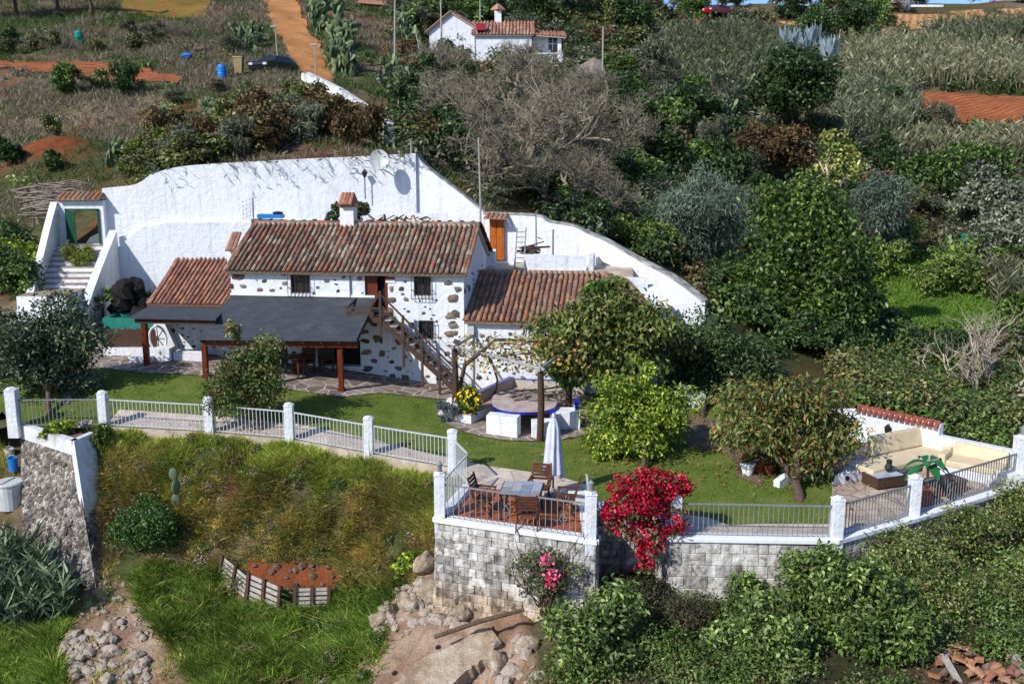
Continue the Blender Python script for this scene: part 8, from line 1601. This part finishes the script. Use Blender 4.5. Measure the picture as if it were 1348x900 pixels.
# rocks
def rocks(lab, pp, n, r0, r1, seed, grp, mt='rock'):
    r_ = random.Random(seed); X, Y = scatter_poly(pixpoly(pp, Bank), n, np.random.default_rng(seed)); ms = []
    for i in range(n):
        if i < 6: mb = MB(); mb.rock((0, 0, 0), (1, r_.uniform(.7, 1), r_.uniform(.5, .8)), r_, jit=.32, n=7); o = mb.build('rock', M[mt]); ms.append(o)
        else: o = ms[i % 6].copy(); col.objects.link(o)
        o.name = 'rock'; s = r0 + (r1 - r0) * r_.random() ** 2.2; o.location = (X[i], Y[i], Bank(float(X[i]), float(Y[i])) + s * .2); o.scale = (s, s, s); o.rotation_euler = (r_.uniform(-.4, .4), r_.uniform(-.4, .4), r_.uniform(0, 6.28)); tag(o, lab, 'rock', grp)
rocks('pale rock in the rubble heap at the bottom left', [(78, 835), (130, 830), (195, 860), (195, 905), (85, 905)], 120, .05, .22, 1, 'rubble heap at the bottom left')
rocks('stone lying in the dirt gully under the rubble wall', [(125, 765), (170, 755), (190, 800), (215, 850), (150, 830), (95, 810)], 85, .03, .15, 2, 'stones in the gully')
rocks('whitish stone below the left corner of the deck wall', [(500, 790), (560, 760), (600, 785), (640, 805), (600, 830), (520, 840), (490, 830)], 95, .05, .26, 3, 'stones below the deck wall')
rocks('broken stone under the concrete slab', [(600, 850), (690, 830), (710, 905), (600, 905)], 26, .08, .3, 4, 'stones under the slab')
rocks('clod of brown earth in the dug pit above the pallets', [(330, 745), (360, 741), (438, 745), (450, 766), (390, 772)], 16, .08, .28, 5, 'earth clods in the dug pit', 'clod')
_bv, _bf = ell(1, 1, 1, 18, 12)
for u, v, d, s, lab in ((183, 775, 27.0, .38, 'large white boulder at the edge of the lush grass'), (143, 826, 25.5, .36, 'big pinkish boulder in the middle of the gully'), (560, 742, 25.2, .55, 'pale rock outcrop beside the deck wall corner'), (572, 780, 24.2, .6, 'cream rock face at the foot of the deck wall corner'), (540, 792, 24.3, .5, 'flat pale boulder left of the deck wall foot'), (610, 806, 23.2, .4, 'rough rock under the left corner of the deck wall'), (500, 815, 24.3, .4, 'pale rock at the edge of the lower grass'), (655, 872, 21.4, .5, 'earthy rock right of the broken slab'), (695, 850, 21.6, .45, 'earthy rock below the rose bush')):
    V = _bv.copy(); f = .62 + .75 * fbm(V[:, 0] * 1.6 + u, V[:, 1] * 1.6 + V[:, 2] * 1.3, 3, 5) + .55 * (np.round(fbm(V[:, 0] * 2.2 + V[:, 2] * 2, V[:, 1] * 2.2 + u, 7, 3) * 5) / 5 - .5); V = V * f[:, None] * C(s, s * .75, s * .75) * .68; o = np_mesh('boulder', V, _bf, None, earthrock if u > 480 else M['rock']); o.location = Pd(u, v, d); o.rotation_euler = (.3, .2, u); tag(o, lab, 'rock')
slabm = noisy('earthy_broken_concrete', [(.25, lin('#7d6650')), (.42, lin('#a38b72')), (.55, lin('#b8a48c')), (.72, lin('#d0c2b0'))], 1.6, 10, bmp=1.0, bscale=14, bd=.04, fine=(22, .35))
sb_ = thing('concrete_slab', 'big tilted broken concrete slab with two holes at the bottom centre', 'slab', Pd(570, 865, 22.5)); q = [Pd(640, 818, 22.5), Pd(658, 842, 21.9), Pd(590, 905, 20.5), Pd(545, 960, 19.9), Pd(470, 930, 20.6), Pd(515, 868, 21.7), Pd(560, 838, 22.3)]
sx_, sy_ = q[1] - q[0], q[4] - q[0]; rs_ = random.Random(8); nq = (q[1] - q[0]).cross(q[4] - q[0]).normalized(); nq = nq if nq.z > 0 else -nq
qa, qb, qc, qd = q[0], q[1], q[3] + (q[2] - q[3]) * .45, q[4]; nu, nv = 16, 26; mb = MB(); top = []
for jv in range(nv + 1):
    for iu in range(nu + 1):
        fu, fv = iu / nu, jv / nv; p = qa.lerp(qb, fu).lerp(qd.lerp(qc, fu), fv); edge = min(fu, 1 - fu) < .01 or fv < .01; w = nq.cross((qd - qa).normalized())
        p = p + nq * (.07 * (float(fbm(p.x * 2.2, p.y * 2.2, 3)) - .5) + .05 * (float(fbm(p.x * 9, p.y * 9, 5)) - .5)); p += (qb - qa).normalized() * ((rs_.uniform(-.07, .07) + .12 * math.sin(fv * 9)) if iu in (0, nu) else 0); top.append(p)
W_ = nu + 1; mb.add(top, [(j * W_ + i, j * W_ + i + 1, (j + 1) * W_ + i + 1, (j + 1) * W_ + i) for j in range(nv) for i in range(nu)])
ring = [i for i in range(W_)] + [j * W_ + nu for j in range(1, nv + 1)] + [nv * W_ + i for i in range(nu - 1, -1, -1)] + [j * W_ for j in range(nv - 1, 0, -1)]; R1 = [top[i] for i in ring]; R2 = [p - nq * .3 + Vector((rs_.uniform(-.04, .04), rs_.uniform(-.04, .04), 0)) for p in R1]; n_ = len(ring); mb.add(R1 + R2, [(i, n_ + i, n_ + (i + 1) % n_, (i + 1) % n_) for i in range(n_)]); mb.build('slab', slabm, sb_, world=True)
nq = (q[1] - q[0]).cross(q[4] - q[0]).normalized(); nq = nq if nq.z > 0 else -nq
for u, v in ((577, 852), (520, 886)):
    r = ray(u, v); t_ = (q[0] - Vector((0, 0, CAM_H))).dot(nq) / r.dot(nq); p = Vector((0, 0, CAM_H)) + r * t_; mb = MB(); s1_ = nq.cross(Vector((1, 0, 0))).normalized(); s2_ = s1_.cross(nq); mb.add([p + nq * .014 + (s1_ * math.cos(a) + s2_ * math.sin(a)) * .075 for a in np.linspace(0, 6.283, 13)[:-1]], [tuple(range(12))]); mb.build('hole', M['void'], sb_, world=True)
p0_, p1_ = Pd(572, 838, 22.0), Pd(690, 802, 22.0); mb = MB(); mb.tube([p0_, (p0_ + p1_) / 2 + Vector((0, 0, .05)), p1_], [.05, .06, .045], 7); o = mb.build('log', M['bark'], loc=tuple(p0_)); tag(o, 'long thin weathered log lying across the slab and rocks', 'log')
def pallet(lab, a, b, h, leanv):
    a = Vector(a); b = Vector(b); o = thing('pallet', lab, 'pallet', a, 0, 'wooden pallets holding the bank'); up = Vector((leanv[0], leanv[1], 1)).normalized() * h; nrm = (b - a).cross(up).normalized() * .05; rg_ = random.Random(int(a.x * 100))
    for k in range(5): mb = MB(); f = (k + .25) / 5.2; p = a + up * f; q_ = b + up * (f + rg_.uniform(-.02, .02)); mb.beam(p - nrm, q_ - nrm, .025, h * .135, up=up); mb.build('slat', M['wood_grey'], o, world=True)
    for k in (.03, .5, .97): mb = MB(); p = a.lerp(b, k); mb.beam(p, p + up * .98, .07, .09, up=(b - a)); mb.build('stringer', M['wood_fence'], o, world=True)
pallet('grey wooden pallet leaning diagonally, leftmost of the three', Pd(287, 757, 26.8), Pd(324, 789, 25.9), .62, (.15, .35)); pallet('grey wooden pallet standing in the middle of the three', Pd(323, 788, 25.9), Pd(367, 808, 25.4), .78, (.05, .35)); pallet('short grey wooden pallet with dark posts, rightmost of the three', Pd(386, 801, 25.6), Pd(434, 799, 25.7), .62, (0, .3))
Vs, Fs = [], []
for i, (px_, pz_, sc_, rt_2) in enumerate(((0, -.15, .85, .3), (.02, .24, .95, .9), (-.03, .68, .8, .2))): V = _pv * sc_; ca, sa = math.cos(rt_2), math.sin(rt_2); V = np.c_[V[:, 0] * ca - V[:, 1] * sa + px_, V[:, 0] * sa + V[:, 1] * ca, V[:, 2] + pz_]; Fs.append(_pf + sum(len(q_) for q_ in Vs)); Vs.append(V)
V = np.concatenate(Vs); o = np_mesh('prickly_pear', V, np.concatenate(Fs), np.repeat(C(.13, .17, .09)[None], len(V), 0), M['cactus']); o.location = Pd(232, 660, 28.5); tag(o, 'single thin prickly pear standing on the grass bank', 'cactus')
# broken tiles in the right corner
tr_ = thing('tile_rubble', 'collapsed red roof tiles and planks in the bottom right corner', 'rubble', Pd(1300, 885, 19.3)); mb = MB(); r_ = random.Random(3)
for k in range(90):
    p = Pf(r_.uniform(1232, 1375), r_.uniform(862, 945), Bank) + Vector((0, 0, r_.uniform(.02, .16))); a = r_.uniform(0, 6.28); d = Vector((math.cos(a), math.sin(a), r_.uniform(-.5, .5))).normalized(); s = d.cross(Vector((r_.uniform(-.8, .8), r_.uniform(-.8, .8), 1))).normalized(); f = r_.choice([.45, .7, 1, 1]); arc_tile(mb, p, p + d * .4 * f, .09, .075, 0, s.cross(d), s)
mb.build('tiles', M['tile_mid'], tr_, world=True)
for u0, v0, u1, v1 in ((1330, 868, 1352, 895), (1240, 872, 1262, 905)): mb = MB(); mb.beam(Pf(u0, v0, Bank) + Vector((0, 0, .2)), Pf(u1, v1, Bank) + Vector((0, 0, .12)), .14, .05); mb.build('plank', M['wood_grey'], tr_, world=True)
# ------------------------------------------------------------------ light, sky, camera
w = bpy.data.worlds.new('World'); scn.world = w; w.use_nodes = True
nt = w.node_tree; bg = nt.nodes['Background']; sky = nt.nodes.new('ShaderNodeTexSky'); sky.sky_type = 'NISHITA'; sky.sun_disc = False
SUN_EL, SUN_AZ = R(38), R(45)           # light travels to the right and away from the camera
sky.sun_elevation = SUN_EL; sky.sun_rotation = R(225); sky.altitude = 300
tn = nt.nodes.new('ShaderNodeMix'); tn.data_type = 'RGBA'; tn.blend_type = 'MULTIPLY'; tn.inputs[0].default_value = 1; tn.inputs[7].default_value = (.74, .95, 1.3, 1)      # deep clear blue sky
nt.links.new(sky.outputs[0], tn.inputs[6]); nt.links.new(tn.outputs[2], bg.inputs[0]); bg.inputs['Strength'].default_value = .12
sl = bpy.data.lights.new('sun', 'SUN'); sl.energy = 4.8; sl.angle = R(.5); sl.color = (1, .965, .905)
so = bpy.data.objects.new('sun', sl); col.objects.link(so)
dirv = Vector((math.sin(SUN_AZ) * math.cos(SUN_EL), math.cos(SUN_AZ) * math.cos(SUN_EL), -math.sin(SUN_EL)))
so.rotation_euler = dirv.to_track_quat('-Z', 'Y').to_euler(); so.location = (-30, -30, 60)
cd = bpy.data.cameras.new('camera'); cam = bpy.data.objects.new('camera', cd); col.objects.link(cam)
cam.location = (0, 0, CAM_H); cam.rotation_euler = (math.pi / 2 - PITCH, 0, 0)
cd.sensor_width = 36; cd.lens = 36 * F_PX / 1348; cd.clip_end = 1000; cd.clip_start = .1
scn.camera = cam
scn.view_settings.view_transform = 'Standard'; scn.view_settings.look = 'None'; scn.view_settings.exposure = 0
